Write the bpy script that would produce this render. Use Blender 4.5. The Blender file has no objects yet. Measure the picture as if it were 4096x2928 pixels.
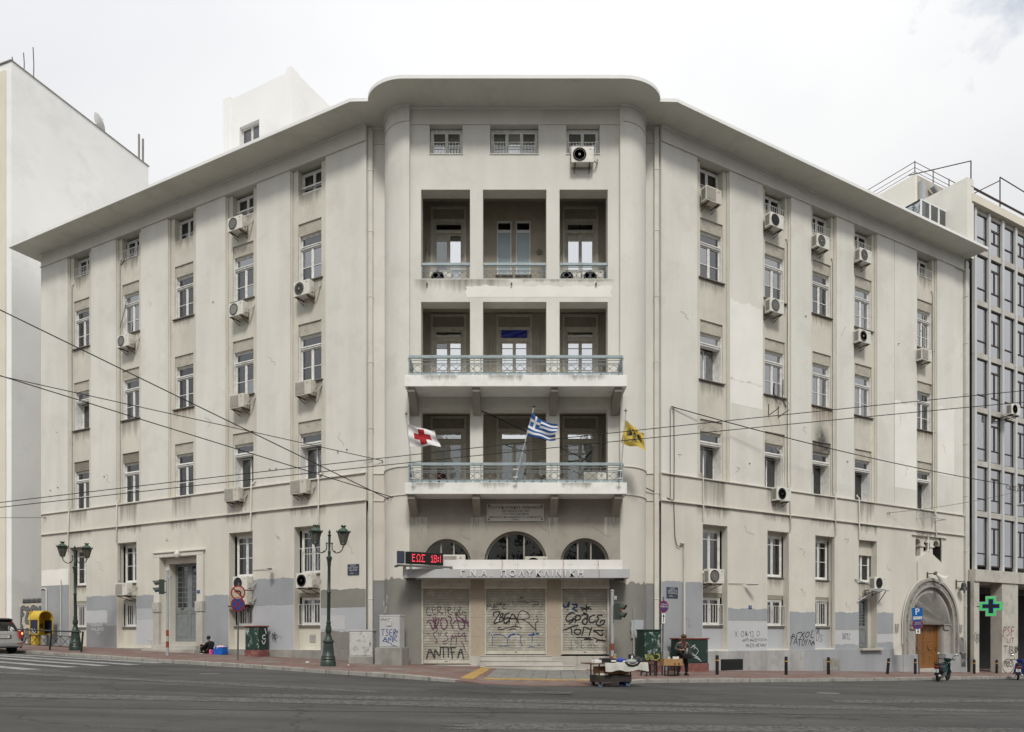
import bpy, bmesh, math, random
from mathutils import Vector, Matrix
random.seed(7)
SC = bpy.context.scene
COL = SC.collection
R_ = math.radians

# ------------------------------------------------------------------ camera
cam = bpy.data.cameras.new('camera')
cam.sensor_fit = 'HORIZONTAL'; cam.sensor_width = 36.0
cam.lens = 24.943
cam.shift_y = 0.2639
cam.clip_start = 0.1; cam.clip_end = 2000
CAM = bpy.data.objects.new('camera', cam); COL.objects.link(CAM)
CAM.location = (0, 0, 1.33); CAM.rotation_euler = (R_(90), 0, 0)
SC.camera = CAM

# ------------------------------------------------------------------ sky, sun, exposure
SUN_EL, SUN_AZ = 48, -4          # high, behind the camera, thin cloud in front of it
world = bpy.data.worlds.new('World'); SC.world = world; world.use_nodes = True
nt = world.node_tree; N = nt.nodes; LK = nt.links; N.clear()
def nd(t, **k):
    n = N.new(t)
    for a, b in k.items(): setattr(n, a, b)
    return n
sky = nd('ShaderNodeTexSky'); sky.sky_type = 'NISHITA'; sky.sun_disc = False
sky.sun_elevation = R_(SUN_EL); sky.sun_rotation = R_(180 + SUN_AZ); sky.air_density = 1.2; sky.dust_density = 2.0
bg1 = nd('ShaderNodeBackground'); bg1.inputs[1].default_value = 0.11
LK.new(sky.outputs[0], bg1.inputs[0])
tc = nd('ShaderNodeTexCoord'); sep = nd('ShaderNodeSeparateXYZ'); LK.new(tc.outputs['Generated'], sep.inputs[0])
def wm(op, a, b=None, clamp=False):
    n = nd('ShaderNodeMath', operation=op); n.use_clamp = clamp
    for i, s in enumerate((a, b)):
        if s is None: continue
        if isinstance(s, (int, float)): n.inputs[i].default_value = s
        else: LK.new(s, n.inputs[i])
    return n.outputs[0]
zc = wm('MAXIMUM', sep.outputs[2], 0.0)
den = wm('ADD', zc, 0.22)
cmb = nd('ShaderNodeCombineXYZ'); LK.new(wm('DIVIDE', sep.outputs[0], den), cmb.inputs[0]); LK.new(wm('DIVIDE', sep.outputs[1], den), cmb.inputs[1])
n1 = nd('ShaderNodeTexNoise'); n1.inputs['Scale'].default_value = 1.15; n1.inputs['Detail'].default_value = 8; n1.inputs['Roughness'].default_value = 0.58; n1.inputs['Distortion'].default_value = 0.35
mp = nd('ShaderNodeMapping'); mp.inputs['Location'].default_value = (5.39, 0.70, 0.0); LK.new(cmb.outputs[0], mp.inputs[0]); LK.new(mp.outputs[0], n1.inputs['Vector'])
n2 = nd('ShaderNodeTexNoise'); n2.inputs['Scale'].default_value = 0.9; n2.inputs['Detail'].default_value = 5
mp2 = nd('ShaderNodeMapping'); mp2.inputs['Location'].default_value = (9.4, 2.2, 0.0); LK.new(cmb.outputs[0], mp2.inputs[0]); LK.new(mp2.outputs[0], n2.inputs['Vector'])
cover = nd('ShaderNodeMapRange'); cover.inputs[1].default_value = 0.285; cover.inputs[2].default_value = 0.36; cover.clamp = True
LK.new(n1.outputs['Fac'], cover.inputs[0])
crp = nd('ShaderNodeValToRGB'); crp.color_ramp.elements[0].position = 0.36; crp.color_ramp.elements[0].color = (0.84, 0.85, 0.875, 1)
crp.color_ramp.elements[1].position = 0.60; crp.color_ramp.elements[1].color = (1.0, 1.0, 1.0, 1)
LK.new(n2.outputs['Fac'], crp.inputs[0])
grad = wm('ADD', wm('MULTIPLY', zc, 0.62), 0.66)       # overcast sky: brighter towards the zenith
bg2 = nd('ShaderNodeBackground'); LK.new(crp.outputs[0], bg2.inputs[0]); LK.new(wm('MULTIPLY', grad, 0.68), bg2.inputs[1])
mx = nd('ShaderNodeMixShader'); LK.new(cover.outputs[0], mx.inputs[0]); LK.new(bg1.outputs[0], mx.inputs[1]); LK.new(bg2.outputs[0], mx.inputs[2])
wo = nd('ShaderNodeOutputWorld'); LK.new(mx.outputs[0], wo.inputs[0])

sl = bpy.data.lights.new('sun', 'SUN'); sl.energy = 1.5; sl.angle = R_(11); sl.color = (1.0, 0.965, 0.90)
SUN = bpy.data.objects.new('sun', sl); COL.objects.link(SUN)
_d = Vector((math.sin(R_(SUN_AZ)) * math.cos(R_(SUN_EL)), math.cos(R_(SUN_AZ)) * math.cos(R_(SUN_EL)), -math.sin(R_(SUN_EL))))
SUN.rotation_euler = _d.to_track_quat('-Z', 'Y').to_euler(); SUN.location = (0, -20, 60)
SC.view_settings.view_transform = 'Standard'; SC.view_settings.look = 'None'
SC.view_settings.exposure = 0.56; SC.view_settings.gamma = 1.0
SC.cycles.use_denoising = True
SC.cycles.max_bounces = 8; SC.cycles.diffuse_bounces = 4; SC.cycles.transparent_max_bounces = 12

# ------------------------------------------------------------------ materials
MATS = {}
def mat(name, col, rough=0.8, metal=0.0, var=0.0, vs=0.6, streak=0.0, dirt=None, dirt_amt=0.0, dirt_scale=1.3, bump=0.0, bs=40.0, spec=0.35, emit=0.0, speck=0.0, alpha_worn=0.0, coat=0.0):
    """painted / mineral surface: base colour + large blotches + vertical run-off streaks + worn patches + fine relief"""
    m = bpy.data.materials.new(name); m.use_nodes = True; MATS[name] = m
    t = m.node_tree; b = t.nodes['Principled BSDF']; L = t.links
    b.inputs['Roughness'].default_value = rough; b.inputs['Metallic'].default_value = metal
    b.inputs['Specular IOR Level'].default_value = spec
    if coat: b.inputs['Coat Weight'].default_value = coat; b.inputs['Coat Roughness'].default_value = 0.08
    c4 = (col[0], col[1], col[2], 1); b.inputs['Base Color'].default_value = c4
    if emit: b.inputs['Emission Color'].default_value = c4; b.inputs['Emission Strength'].default_value = emit
    if not (var or streak or dirt_amt or bump or speck or alpha_worn): return m
    geo = t.nodes.new('ShaderNodeNewGeometry'); pos = geo.outputs['Position']
    def noise(scale, detail=4, vec=None, rgh=0.55):
        n = t.nodes.new('ShaderNodeTexNoise'); n.inputs['Scale'].default_value = scale; n.inputs['Detail'].default_value = detail; n.inputs['Roughness'].default_value = rgh
        L.new(vec or pos, n.inputs['Vector']); return n.outputs['Fac']
    def rng(v, a, b2, c, d):
        n = t.nodes.new('ShaderNodeMapRange'); n.clamp = True
        for i, q in enumerate((a, b2, c, d)): n.inputs[i + 1].default_value = q
        L.new(v, n.inputs[0]); return n.outputs[0]
    def mul(a, b2):
        n = t.nodes.new('ShaderNodeMath'); n.operation = 'MULTIPLY'
        for i, q in enumerate((a, b2)):
            if isinstance(q, float): n.inputs[i].default_value = q
            else: L.new(q, n.inputs[i])
        return n.outputs[0]
    val = None
    if var: val = rng(noise(vs, 5), 0.3, 0.7, 1 - var, 1 + var * 0.6)
    if streak:
        mpn = t.nodes.new('ShaderNodeMapping'); mpn.inputs['Scale'].default_value = (0.9, 0.9, 0.11); L.new(pos, mpn.inputs[0])
        s = rng(noise(1.3, 7, mpn.outputs[0], 0.6), 0.34, 0.58, 1 - streak, 1.0)
        val = mul(val, s) if val else s
    if speck:
        s = rng(noise(55, 2), 0.35, 0.65, 1 - speck, 1 + speck); val = mul(val, s) if val else s
    cur = None
    if val:
        mxn = t.nodes.new('ShaderNodeMix'); mxn.data_type = 'RGBA'; mxn.blend_type = 'MULTIPLY'; mxn.inputs[0].default_value = 1.0
        mxn.inputs[6].default_value = c4; L.new(val, mxn.inputs[7]); cur = mxn.outputs[2]
    if dirt_amt:
        mk = rng(noise(dirt_scale, 7, None, 0.68), 0.56 - 0.05, 0.56 + 0.06, 0.0, dirt_amt)
        mxn = t.nodes.new('ShaderNodeMix'); mxn.data_type = 'RGBA'; L.new(mk, mxn.inputs[0])
        if cur: L.new(cur, mxn.inputs[6])
        else: mxn.inputs[6].default_value = c4
        mxn.inputs[7].default_value = (*dirt, 1); cur = mxn.outputs[2]
    if cur: L.new(cur, b.inputs['Base Color'])
    if bump:
        bn = t.nodes.new('ShaderNodeBump'); bn.inputs['Strength'].default_value = bump; bn.inputs['Distance'].default_value = 0.02
        L.new(noise(bs, 4), bn.inputs['Height']); L.new(bn.outputs[0], b.inputs['Normal'])
    if alpha_worn:
        L.new(rng(noise(9, 5, None, 0.7), 0.28, 0.52, 1 - alpha_worn, 1.0), b.inputs['Alpha'])
    return m

def glass(name, tint, refl, rough=0.02, trans=0.9):
    m = bpy.data.materials.new(name); m.use_nodes = True; MATS[name] = m
    t = m.node_tree; t.nodes.clear(); L = t.links
    tr = t.nodes.new('ShaderNodeBsdfTransparent'); tr.inputs[0].default_value = (tint[0] * trans, tint[1] * trans, tint[2] * trans, 1)
    gl = t.nodes.new('ShaderNodeBsdfGlossy'); gl.inputs['Roughness'].default_value = rough; gl.inputs[0].default_value = (0.95, 0.97, 1.0, 1)
    fr = t.nodes.new('ShaderNodeFresnel'); fr.inputs[0].default_value = 1.52
    ma = t.nodes.new('ShaderNodeMath'); ma.operation = 'ADD'; ma.use_clamp = True; ma.inputs[1].default_value = refl; L.new(fr.outputs[0], ma.inputs[0])
    geo = t.nodes.new('ShaderNodeNewGeometry'); n = t.nodes.new('ShaderNodeTexNoise'); n.inputs['Scale'].default_value = 2.2; L.new(geo.outputs['Position'], n.inputs['Vector'])
    bn = t.nodes.new('ShaderNodeBump'); bn.inputs['Strength'].default_value = 0.06; bn.inputs['Distance'].default_value = 0.05; L.new(n.outputs['Fac'], bn.inputs['Height']); L.new(bn.outputs[0], gl.inputs['Normal'])
    mx = t.nodes.new('ShaderNodeMixShader'); L.new(ma.outputs[0], mx.inputs[0]); L.new(tr.outputs[0], mx.inputs[1]); L.new(gl.outputs[0], mx.inputs[2])
    o = t.nodes.new('ShaderNodeOutputMaterial'); L.new(mx.outputs[0], o.inputs[0]); return m

mat('plaster', (0.70, 0.685, 0.63), 0.9, var=0.06, vs=0.30, streak=0.07, dirt=(0.58, 0.56, 0.505), dirt_amt=0.45, dirt_scale=0.5, bump=0.25, bs=60, spec=0.15)
mat('plaster_beige', (0.62, 0.597, 0.52), 0.9, var=0.08, vs=0.5, streak=0.10, dirt=(0.47, 0.45, 0.385), dirt_amt=0.4, dirt_scale=0.8, bump=0.25, bs=60, spec=0.15)
mat('plaster_low', (0.65, 0.622, 0.555), 0.9, var=0.07, vs=0.4, streak=0.08, dirt=(0.57, 0.545, 0.485), dirt_amt=0.45, dirt_scale=0.6, bump=0.3, bs=60, spec=0.15)
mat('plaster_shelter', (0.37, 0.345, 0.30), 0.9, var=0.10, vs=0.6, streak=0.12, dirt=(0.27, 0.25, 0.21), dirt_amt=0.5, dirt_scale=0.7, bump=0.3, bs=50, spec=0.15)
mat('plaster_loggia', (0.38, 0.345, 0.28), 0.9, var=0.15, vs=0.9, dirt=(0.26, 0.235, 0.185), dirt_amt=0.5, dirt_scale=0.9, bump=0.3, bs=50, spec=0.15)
mat('plaster_white', (0.84, 0.835, 0.80), 0.9, var=0.05, vs=1.0, streak=0.06, dirt=(0.62, 0.60, 0.55), dirt_amt=0.35, dirt_scale=2.4, bump=0.35, bs=30, spec=0.15)
mat('cornice_paint', (0.68, 0.675, 0.615), 0.9, var=0.05, vs=0.5, dirt=(0.46, 0.455, 0.41), dirt_amt=0.3, dirt_scale=0.8, bump=0.2, bs=50, spec=0.15)
mat('cornice_edge', (0.80, 0.80, 0.78), 0.9, var=0.05, vs=1.0, bump=0.2, spec=0.15)
mat('repair_plaster', (0.80, 0.785, 0.735), 0.92, var=0.05, vs=0.9, bump=0.3, bs=35, spec=0.1)
mat('paint_bluegrey', (0.335, 0.35, 0.37), 0.85, var=0.07, vs=0.9, streak=0.08, bump=0.25, bs=60, spec=0.2)
mat('paint_palegrey', (0.43, 0.445, 0.47), 0.85, var=0.05, vs=0.9, bump=0.25, bs=60, spec=0.2)
mat('paint_lightgrey', (0.50, 0.51, 0.52), 0.85, var=0.05, vs=0.9, bump=0.25, bs=60, spec=0.2)
mat('paint_darkgrey', (0.26, 0.265, 0.27), 0.85, var=0.10, vs=0.9, streak=0.1, bump=0.25, bs=60, spec=0.2)
mat('paint_olive', (0.25, 0.245, 0.22), 0.85, var=0.10, vs=0.9, streak=0.1, bump=0.3, bs=50, spec=0.2)
mat('concrete', (0.33, 0.32, 0.295), 0.9, var=0.15, vs=1.6, streak=0.2, dirt=(0.18, 0.17, 0.15), dirt_amt=0.5, dirt_scale=2.2, bump=0.4, bs=40, spec=0.15)
mat('marble_white', (0.45, 0.43, 0.39), 0.55, var=0.10, vs=2.0, dirt=(0.38, 0.35, 0.30), dirt_amt=0.45, dirt_scale=1.8, bump=0.12, bs=25)
mat('marble_grey', (0.36, 0.365, 0.37), 0.5, var=0.12, vs=1.4, streak=0.2, bump=0.1, bs=25)
mat('marble_tan', (0.40, 0.335, 0.26), 0.55, var=0.10, vs=1.5, dirt=(0.31, 0.235, 0.165), dirt_amt=0.5, dirt_scale=1.5, bump=0.12, bs=40)
mat('white_wood', (0.76, 0.755, 0.725), 0.6, var=0.10, vs=6.0, dirt=(0.40, 0.37, 0.31), dirt_amt=0.35, dirt_scale=5.0, bump=0.2, bs=60)
mat('white_alu', (0.74, 0.745, 0.75), 0.4, var=0.04, vs=4.0)
mat('cream_wood', (0.50, 0.475, 0.41), 0.65, var=0.12, vs=5.0, dirt=(0.30, 0.27, 0.22), dirt_amt=0.35, dirt_scale=4.0, bump=0.2, bs=60)
mat('shutter_slat', (0.58, 0.55, 0.475), 0.7, var=0.10, vs=3.0, dirt=(0.33, 0.30, 0.25), dirt_amt=0.4, dirt_scale=2.5)
mat('shutter_dark', (0.30, 0.275, 0.225), 0.75, var=0.15, vs=3.0)
mat('burnt_slat', (0.22, 0.20, 0.17), 0.8, var=0.4, vs=3.0, dirt=(0.015, 0.014, 0.013), dirt_amt=1.0, dirt_scale=2.0)
def soot():
    m = bpy.data.materials.new('soot'); m.use_nodes = True; MATS['soot'] = m; t = m.node_tree; b = t.nodes['Principled BSDF']; L = t.links
    b.inputs['Base Color'].default_value = (0.03, 0.028, 0.025, 1); b.inputs['Roughness'].default_value = 0.95
    tc_ = t.nodes.new('ShaderNodeTexCoord'); sp = t.nodes.new('ShaderNodeSeparateXYZ'); L.new(tc_.outputs['Generated'], sp.inputs[0])
    def mth(op, a, b2, cl=False):
        n = t.nodes.new('ShaderNodeMath'); n.operation = op; n.use_clamp = cl
        for i, q in enumerate((a, b2)):
            if isinstance(q, (int, float)): n.inputs[i].default_value = q
            else: L.new(q, n.inputs[i])
        return n.outputs[0]
    gx = mth('SUBTRACT', 1.0, mth('ABSOLUTE', mth('MULTIPLY', mth('SUBTRACT', sp.outputs[0], 0.5), 2.2), 0), True)
    gzz = mth('POWER', mth('SUBTRACT', 1.0, sp.outputs[2], True), 1.6)
    n = t.nodes.new('ShaderNodeTexNoise'); n.inputs['Scale'].default_value = 3.0; n.inputs['Detail'].default_value = 6; L.new(tc_.outputs['Object'], n.inputs['Vector'])
    L.new(mth('MULTIPLY', mth('MULTIPLY', gx, gzz), mth('MULTIPLY', n.outputs['Fac'], 1.5), True), b.inputs['Alpha'])
soot()
def stain(name, col, amt, sc):
    """rain run-off below a ledge: narrow vertical tongues that thin out downwards"""
    m = bpy.data.materials.new(name); m.use_nodes = True; MATS[name] = m; t = m.node_tree; b = t.nodes['Principled BSDF']; L = t.links
    b.inputs['Base Color'].default_value = (*col, 1); b.inputs['Roughness'].default_value = 0.95; b.inputs['Specular IOR Level'].default_value = 0.1
    tc_ = t.nodes.new('ShaderNodeTexCoord'); sp = t.nodes.new('ShaderNodeSeparateXYZ'); L.new(tc_.outputs['Generated'], sp.inputs[0])
    g = t.nodes.new('ShaderNodeNewGeometry'); mp_ = t.nodes.new('ShaderNodeMapping'); mp_.inputs['Scale'].default_value = (sc, sc, 0.35); L.new(g.outputs['Position'], mp_.inputs[0])
    n = t.nodes.new('ShaderNodeTexNoise'); n.inputs['Scale'].default_value = 1.0; n.inputs['Detail'].default_value = 5; L.new(mp_.outputs[0], n.inputs['Vector'])
    def mth(op, a, b2=None, cl=False):
        q = t.nodes.new('ShaderNodeMath'); q.operation = op; q.use_clamp = cl
        for i, v in enumerate((a, b2)):
            if v is None: continue
            if isinstance(v, (int, float)): q.inputs[i].default_value = v
            else: L.new(v, q.inputs[i])
        return q.outputs[0]
    edge = mth('MULTIPLY', mth('SUBTRACT', 1.0, mth('ABSOLUTE', mth('MULTIPLY', mth('SUBTRACT', sp.outputs[0], 0.5), 2.0))), 5.0, True)
    fade = mth('SUBTRACT', mth('ADD', sp.outputs[2], mth('MULTIPLY', n.outputs['Fac'], 1.3)), 1.12, True)
    L.new(mth('MULTIPLY', mth('MULTIPLY', fade, edge), amt, True), b.inputs['Alpha'])
stain('stain_grey', (0.22, 0.205, 0.17), 0.75, 5.0); stain('stain_rust', (0.22, 0.14, 0.08), 0.8, 9.0); stain('stain_pale', (0.60, 0.58, 0.52), 1.4, 8.0)
mat('plaque_stone', (0.56, 0.545, 0.49), 0.6, var=0.06, vs=2.0, bump=0.1)
mat('crack', (0.16, 0.15, 0.13), 0.9, alpha_worn=0.6)
mat('tar', (0.022, 0.022, 0.022), 0.5, alpha_worn=0.4)
mat('road_patch', (0.062, 0.062, 0.060), 0.85, var=0.15, vs=1.2, speck=0.35, bump=0.5, bs=90, spec=0.2)
mat('road_worn', (0.105, 0.104, 0.10), 0.85, var=0.15, vs=1.2, speck=0.3, alpha_worn=1.0)
mat('stone_sill', (0.21, 0.195, 0.17), 0.8, var=0.15, vs=3.0)
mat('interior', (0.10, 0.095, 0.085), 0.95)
mat('curtain_white', (0.60, 0.60, 0.57), 0.9, var=0.08, vs=4.0)
mat('curtain_grey', (0.30, 0.31, 0.31), 0.9, var=0.10, vs=4.0)
mat('curtain_blue', (0.20, 0.29, 0.36), 0.9, var=0.10, vs=4.0)
mat('curtain_green', (0.24, 0.30, 0.275), 0.9, var=0.10, vs=4.0)
mat('curtain_ochre', (0.42, 0.32, 0.10), 0.9, var=0.10, vs=4.0)
mat('frosted_blue', (0.36, 0.45, 0.49), 0.35, var=0.06, vs=3.0, spec=0.5)
mat('tarp_blue', (0.012, 0.022, 0.30), 0.35, var=0.2, vs=5.0, spec=0.5)
glass('pane_clear', (0.80, 0.84, 0.82), 0.11)
glass('pane_bright', (0.85, 0.87, 0.86), 0.30, 0.03)
glass('pane_mirror', (0.85, 0.87, 0.86), 0.72, 0.04)
glass('pane_dark', (0.55, 0.59, 0.60), 0.075)
glass('pane_office', (0.22, 0.27, 0.31), 0.42, 0.02)
mat('rail_blue', (0.33, 0.40, 0.42), 0.45, var=0.10, vs=5.0, dirt=(0.17, 0.19, 0.19), dirt_amt=0.35, dirt_scale=4.0)
mat('rail_grey', (0.20, 0.22, 0.225), 0.5, var=0.10, vs=5.0)
mat('pipe_cream', (0.60, 0.585, 0.53), 0.6, var=0.08, vs=2.0, streak=0.1)
mat('pipe_grey', (0.36, 0.35, 0.32), 0.6, var=0.12, vs=2.0)
mat('ac_white', (0.66, 0.645, 0.59), 0.5, var=0.06, vs=3.0, dirt=(0.47, 0.44, 0.38), dirt_amt=0.35, dirt_scale=4.0)
mat('ac_cream', (0.56, 0.535, 0.465), 0.5, var=0.08, vs=3.0, dirt=(0.37, 0.34, 0.28), dirt_amt=0.4, dirt_scale=4.0)
mat('dark_grille', (0.035, 0.035, 0.035), 0.6)
mat('grey_grille', (0.24, 0.235, 0.22), 0.6)
mat('rust', (0.10, 0.065, 0.045), 0.85, var=0.3, vs=9.0)
mat('black_rubber', (0.012, 0.012, 0.012), 0.7)
mat('black_paint', (0.016, 0.017, 0.018), 0.4)
mat('ink_black', (0.012, 0.012, 0.014), 0.6, alpha_worn=0.35)
mat('ink_thin', (0.035, 0.035, 0.035), 0.6, alpha_worn=0.7)
mat('ink_purple', (0.115, 0.035, 0.08), 0.6, alpha_worn=0.75)
mat('ink_blue', (0.012, 0.06, 0.24), 0.6, alpha_worn=0.45)
mat('ink_navy', (0.012, 0.03, 0.10), 0.6, alpha_worn=0.4)
mat('ink_white', (0.66, 0.67, 0.67), 0.6, alpha_worn=0.35)
mat('ink_red', (0.20, 0.02, 0.03), 0.6, alpha_worn=0.4)
mat('ink_yellow', (0.42, 0.42, 0.03), 0.6, alpha_worn=0.3)
mat('ink_green', (0.05, 0.09, 0.055), 0.6, alpha_worn=0.55)
mat('ink_grey', (0.15, 0.155, 0.16), 0.6, alpha_worn=0.2)
mat('lamp_green', (0.018, 0.036, 0.030), 0.4, var=0.25, vs=5.0, dirt=(0.05, 0.065, 0.05), dirt_amt=0.4, dirt_scale=6.0, bump=0.15, bs=50, spec=0.5)
mat('verdigris', (0.055, 0.10, 0.07), 0.6, var=0.2, vs=6.0)
mat('lamp_glass', (0.11, 0.105, 0.09), 0.25, var=0.2, vs=5.0, spec=0.5)
mat('galvanised', (0.42, 0.44, 0.45), 0.5, metal=0.3, var=0.08, vs=6.0)
mat('pole_grey', (0.12, 0.12, 0.115), 0.6, var=0.2, vs=5.0)
mat('band_red', (0.26, 0.06, 0.03), 0.6, var=0.15, vs=8.0)
mat('signal_green', (0.045, 0.06, 0.05), 0.5, var=0.15, vs=6.0)
mat('signal_black', (0.012, 0.014, 0.013), 0.4)
mat('signal_red', (0.9, 0.03, 0.02), 0.4, emit=0.6)
mat('sign_red', (0.25, 0.02, 0.025), 0.45, var=0.15, vs=8.0)
mat('sign_blue', (0.02, 0.06, 0.22), 0.45, var=0.15, vs=8.0)
mat('sign_parkblue', (0.006, 0.11, 0.36), 0.4)
mat('sign_tan', (0.42, 0.34, 0.25), 0.5, var=0.15, vs=8.0)
mat('sign_white', (0.70, 0.70, 0.69), 0.5)
mat('plate_blue', (0.045, 0.055, 0.085), 0.5, var=0.2, vs=9.0)
mat('plate_text', (0.52, 0.53, 0.55), 0.6)
mat('cabinet_green', (0.010, 0.034, 0.024), 0.4, var=0.2, vs=4.0, spec=0.5)
mat('cabinet_posters', (0.014, 0.045, 0.032), 0.5, dirt=(0.42, 0.45, 0.44), dirt_amt=0.85, dirt_scale=4.5, bump=0.2, bs=50)
mat('cabinet_red', (0.22, 0.055, 0.045), 0.6, var=0.15, vs=4.0, dirt=(0.22, 0.08, 0.06), dirt_amt=0.4, dirt_scale=4.0)
mat('plinth_red', (0.20, 0.075, 0.065), 0.85, var=0.2, vs=4.0, dirt=(0.30, 0.20, 0.18), dirt_amt=0.5, dirt_scale=5.0, bump=0.3)
mat('cabinet_grey', (0.52, 0.52, 0.505), 0.55, var=0.06, vs=3.0, dirt=(0.24, 0.235, 0.22), dirt_amt=0.7, dirt_scale=5.5)
mat('cabinet_pale', (0.47, 0.475, 0.48), 0.55, var=0.06, vs=3.0, dirt=(0.36, 0.36, 0.355), dirt_amt=0.4, dirt_scale=3.0)
mat('door_grey', (0.185, 0.205, 0.205), 0.6, var=0.12, vs=3.0, dirt=(0.30, 0.31, 0.30), dirt_amt=0.3, dirt_scale=5.0, bump=0.15)
mat('door_wood', (0.235, 0.10, 0.024), 0.5, var=0.14, vs=2.5, streak=0.2, bump=0.12, spec=0.4)
mat('portal_stone', (0.36, 0.345, 0.315), 0.8, var=0.12, vs=1.5, dirt=(0.24, 0.225, 0.20), dirt_amt=0.4, dirt_scale=2.4, bump=0.25)
mat('portal_carving', (0.30, 0.285, 0.26), 0.8, var=0.1, vs=3.0, dirt=(0.05, 0.045, 0.04), dirt_amt=1.0, dirt_scale=9.0, bump=0.9, bs=26)
mat('portal_mosaic', (0.13, 0.10, 0.075), 0.7, var=0.3, vs=12.0)
mat('canopy_metal', (0.47, 0.475, 0.48), 0.45, var=0.06, vs=1.5, streak=0.1)
mat('canopy_panel', (0.74, 0.72, 0.69), 0.5, var=0.04, vs=1.5, streak=0.06)
mat('letter_metal', (0.72, 0.72, 0.71), 0.45)
mat('led_red', (1.0, 0.06, 0.09), 0.4, emit=0.85)
mat('led_green', (0.10, 0.75, 0.20), 0.4, emit=0.45)
mat('led_blue', (0.02, 0.06, 0.5), 0.4, emit=0.5)
mat('lit_lamp', (1.0, 0.97, 0.88), 0.4, emit=6.0)
mat('flag_white', (0.66, 0.65, 0.65), 0.85, var=0.04, vs=3.0)
mat('flag_red', (0.30, 0.012, 0.018), 0.85)
mat('flag_blue', (0.025, 0.085, 0.26), 0.85)
mat('flag_yellow', (0.50, 0.37, 0.07), 0.85)
mat('wire_black', (0.012, 0.012, 0.012), 0.6)
mat('wire_grey', (0.09, 0.09, 0.085), 0.6)
mat('nb_white', (0.86, 0.86, 0.85), 0.9, var=0.05, vs=0.25, dirt=(0.70, 0.70, 0.69), dirt_amt=0.4, dirt_scale=0.35, bump=0.15, spec=0.1)
mat('nb_cream', (0.70, 0.65, 0.55), 0.85, var=0.06, vs=0.8)
mat('office_fin', (0.56, 0.57, 0.57), 0.55, var=0.06, vs=0.7, streak=0.12)
mat('office_band', (0.50, 0.475, 0.43), 0.8, var=0.10, vs=0.9, streak=0.15)
mat('office_frame', (0.045, 0.028, 0.024), 0.5)
mat('office_marble', (0.50, 0.475, 0.42), 0.6, var=0.12, vs=1.2, dirt=(0.32, 0.30, 0.26), dirt_amt=0.5, dirt_scale=1.6)
mat('office_dark', (0.02, 0.019, 0.018), 0.8)
mat('rail_brown', (0.06, 0.042, 0.038), 0.5)
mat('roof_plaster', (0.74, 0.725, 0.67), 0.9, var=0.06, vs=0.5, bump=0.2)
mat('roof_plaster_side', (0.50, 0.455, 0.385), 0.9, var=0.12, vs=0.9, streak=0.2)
mat('car_silver', (0.48, 0.485, 0.49), 0.3, metal=0.7, coat=0.5)
mat('car_glass', (0.008, 0.009, 0.010), 0.06, spec=0.6)
mat('tail_red', (0.35, 0.02, 0.015), 0.2, spec=0.6)
mat('tail_lit', (1.0, 0.30, 0.10), 0.3, emit=2.5)
mat('plate_white', (0.68, 0.68, 0.66), 0.5)
mat('booth_yellow', (0.56, 0.38, 0.035), 0.45, var=0.08, vs=4.0, dirt=(0.36, 0.24, 0.04), dirt_amt=0.35, dirt_scale=6.0)
mat('booth_navy', (0.018, 0.020, 0.055), 0.4, var=0.2, vs=6.0)
mat('wall_graffiti', (0.52, 0.48, 0.40), 0.85, var=0.1, vs=2.0)
mat('fence_green', (0.012, 0.022, 0.018), 0.45)
mat('skin', (0.30, 0.17, 0.11), 0.6)
mat('skin_dark', (0.20, 0.11, 0.065), 0.6)
mat('hair_dark', (0.014, 0.011, 0.010), 0.6)
mat('cloth_black', (0.012, 0.012, 0.015), 0.85)
mat('cloth_tan', (0.36, 0.27, 0.17), 0.9)
mat('cloth_jacket', (0.065, 0.066, 0.062), 0.9, var=0.2, vs=14.0)
mat('cloth_trouser', (0.010, 0.010, 0.011), 0.9)
mat('cap_brown', (0.085, 0.034, 0.018), 0.9, var=0.2, vs=20.0)
mat('shirt_check', (0.13, 0.03, 0.035), 0.9, var=0.6, vs=30.0)
mat('shoe_black', (0.012, 0.011, 0.011), 0.45)
mat('bag_black', (0.016, 0.016, 0.017), 0.3, spec=0.5)
mat('bag_blue', (0.005, 0.11, 0.50), 0.35, var=0.1, vs=9.0, bump=0.5, bs=18, spec=0.5)
mat('bag_magenta', (0.50, 0.03, 0.20), 0.6, var=0.1, vs=9.0)
mat('paper_white', (0.72, 0.71, 0.69), 0.7)
mat('pink_cloth', (0.66, 0.42, 0.42), 0.9)
mat('cardboard', (0.36, 0.215, 0.10), 0.85, var=0.08, vs=6.0)
mat('cardboard_dark', (0.24, 0.135, 0.06), 0.85, var=0.08, vs=6.0)
mat('cart_steel', (0.045, 0.038, 0.033), 0.6, var=0.25, vs=7.0)
mat('cart_wood', (0.13, 0.085, 0.05), 0.8, var=0.2, vs=8.0)
mat('cart_cloth', (0.52, 0.51, 0.47), 0.9, var=0.06, vs=4.0, bump=0.3, bs=8)
mat('book_blue', (0.02, 0.06, 0.36), 0.5)
mat('stool_grey', (0.025, 0.03, 0.032), 0.5)
mat('caster_blue', (0.12, 0.20, 0.28), 0.5)
mat('bollard_black', (0.014, 0.014, 0.014), 0.5, var=0.2, vs=8.0)
mat('bollard_yellow', (0.50, 0.27, 0.02), 0.5)
mat('scooter_teal', (0.006, 0.036, 0.042), 0.25, coat=0.5)
mat('scooter_pale', (0.13, 0.28, 0.29), 0.4)
mat('scooter_blue', (0.010, 0.030, 0.20), 0.25, coat=0.5)
mat('chrome', (0.6, 0.6, 0.6), 0.15, metal=1.0)
mat('mirror_glass', (0.85, 0.86, 0.88), 0.03, metal=1.0)
mat('bell_bronze', (0.045, 0.048, 0.045), 0.5, metal=0.4)
mat('horn_white', (0.60, 0.585, 0.54), 0.6, var=0.08, vs=6.0)
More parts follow.
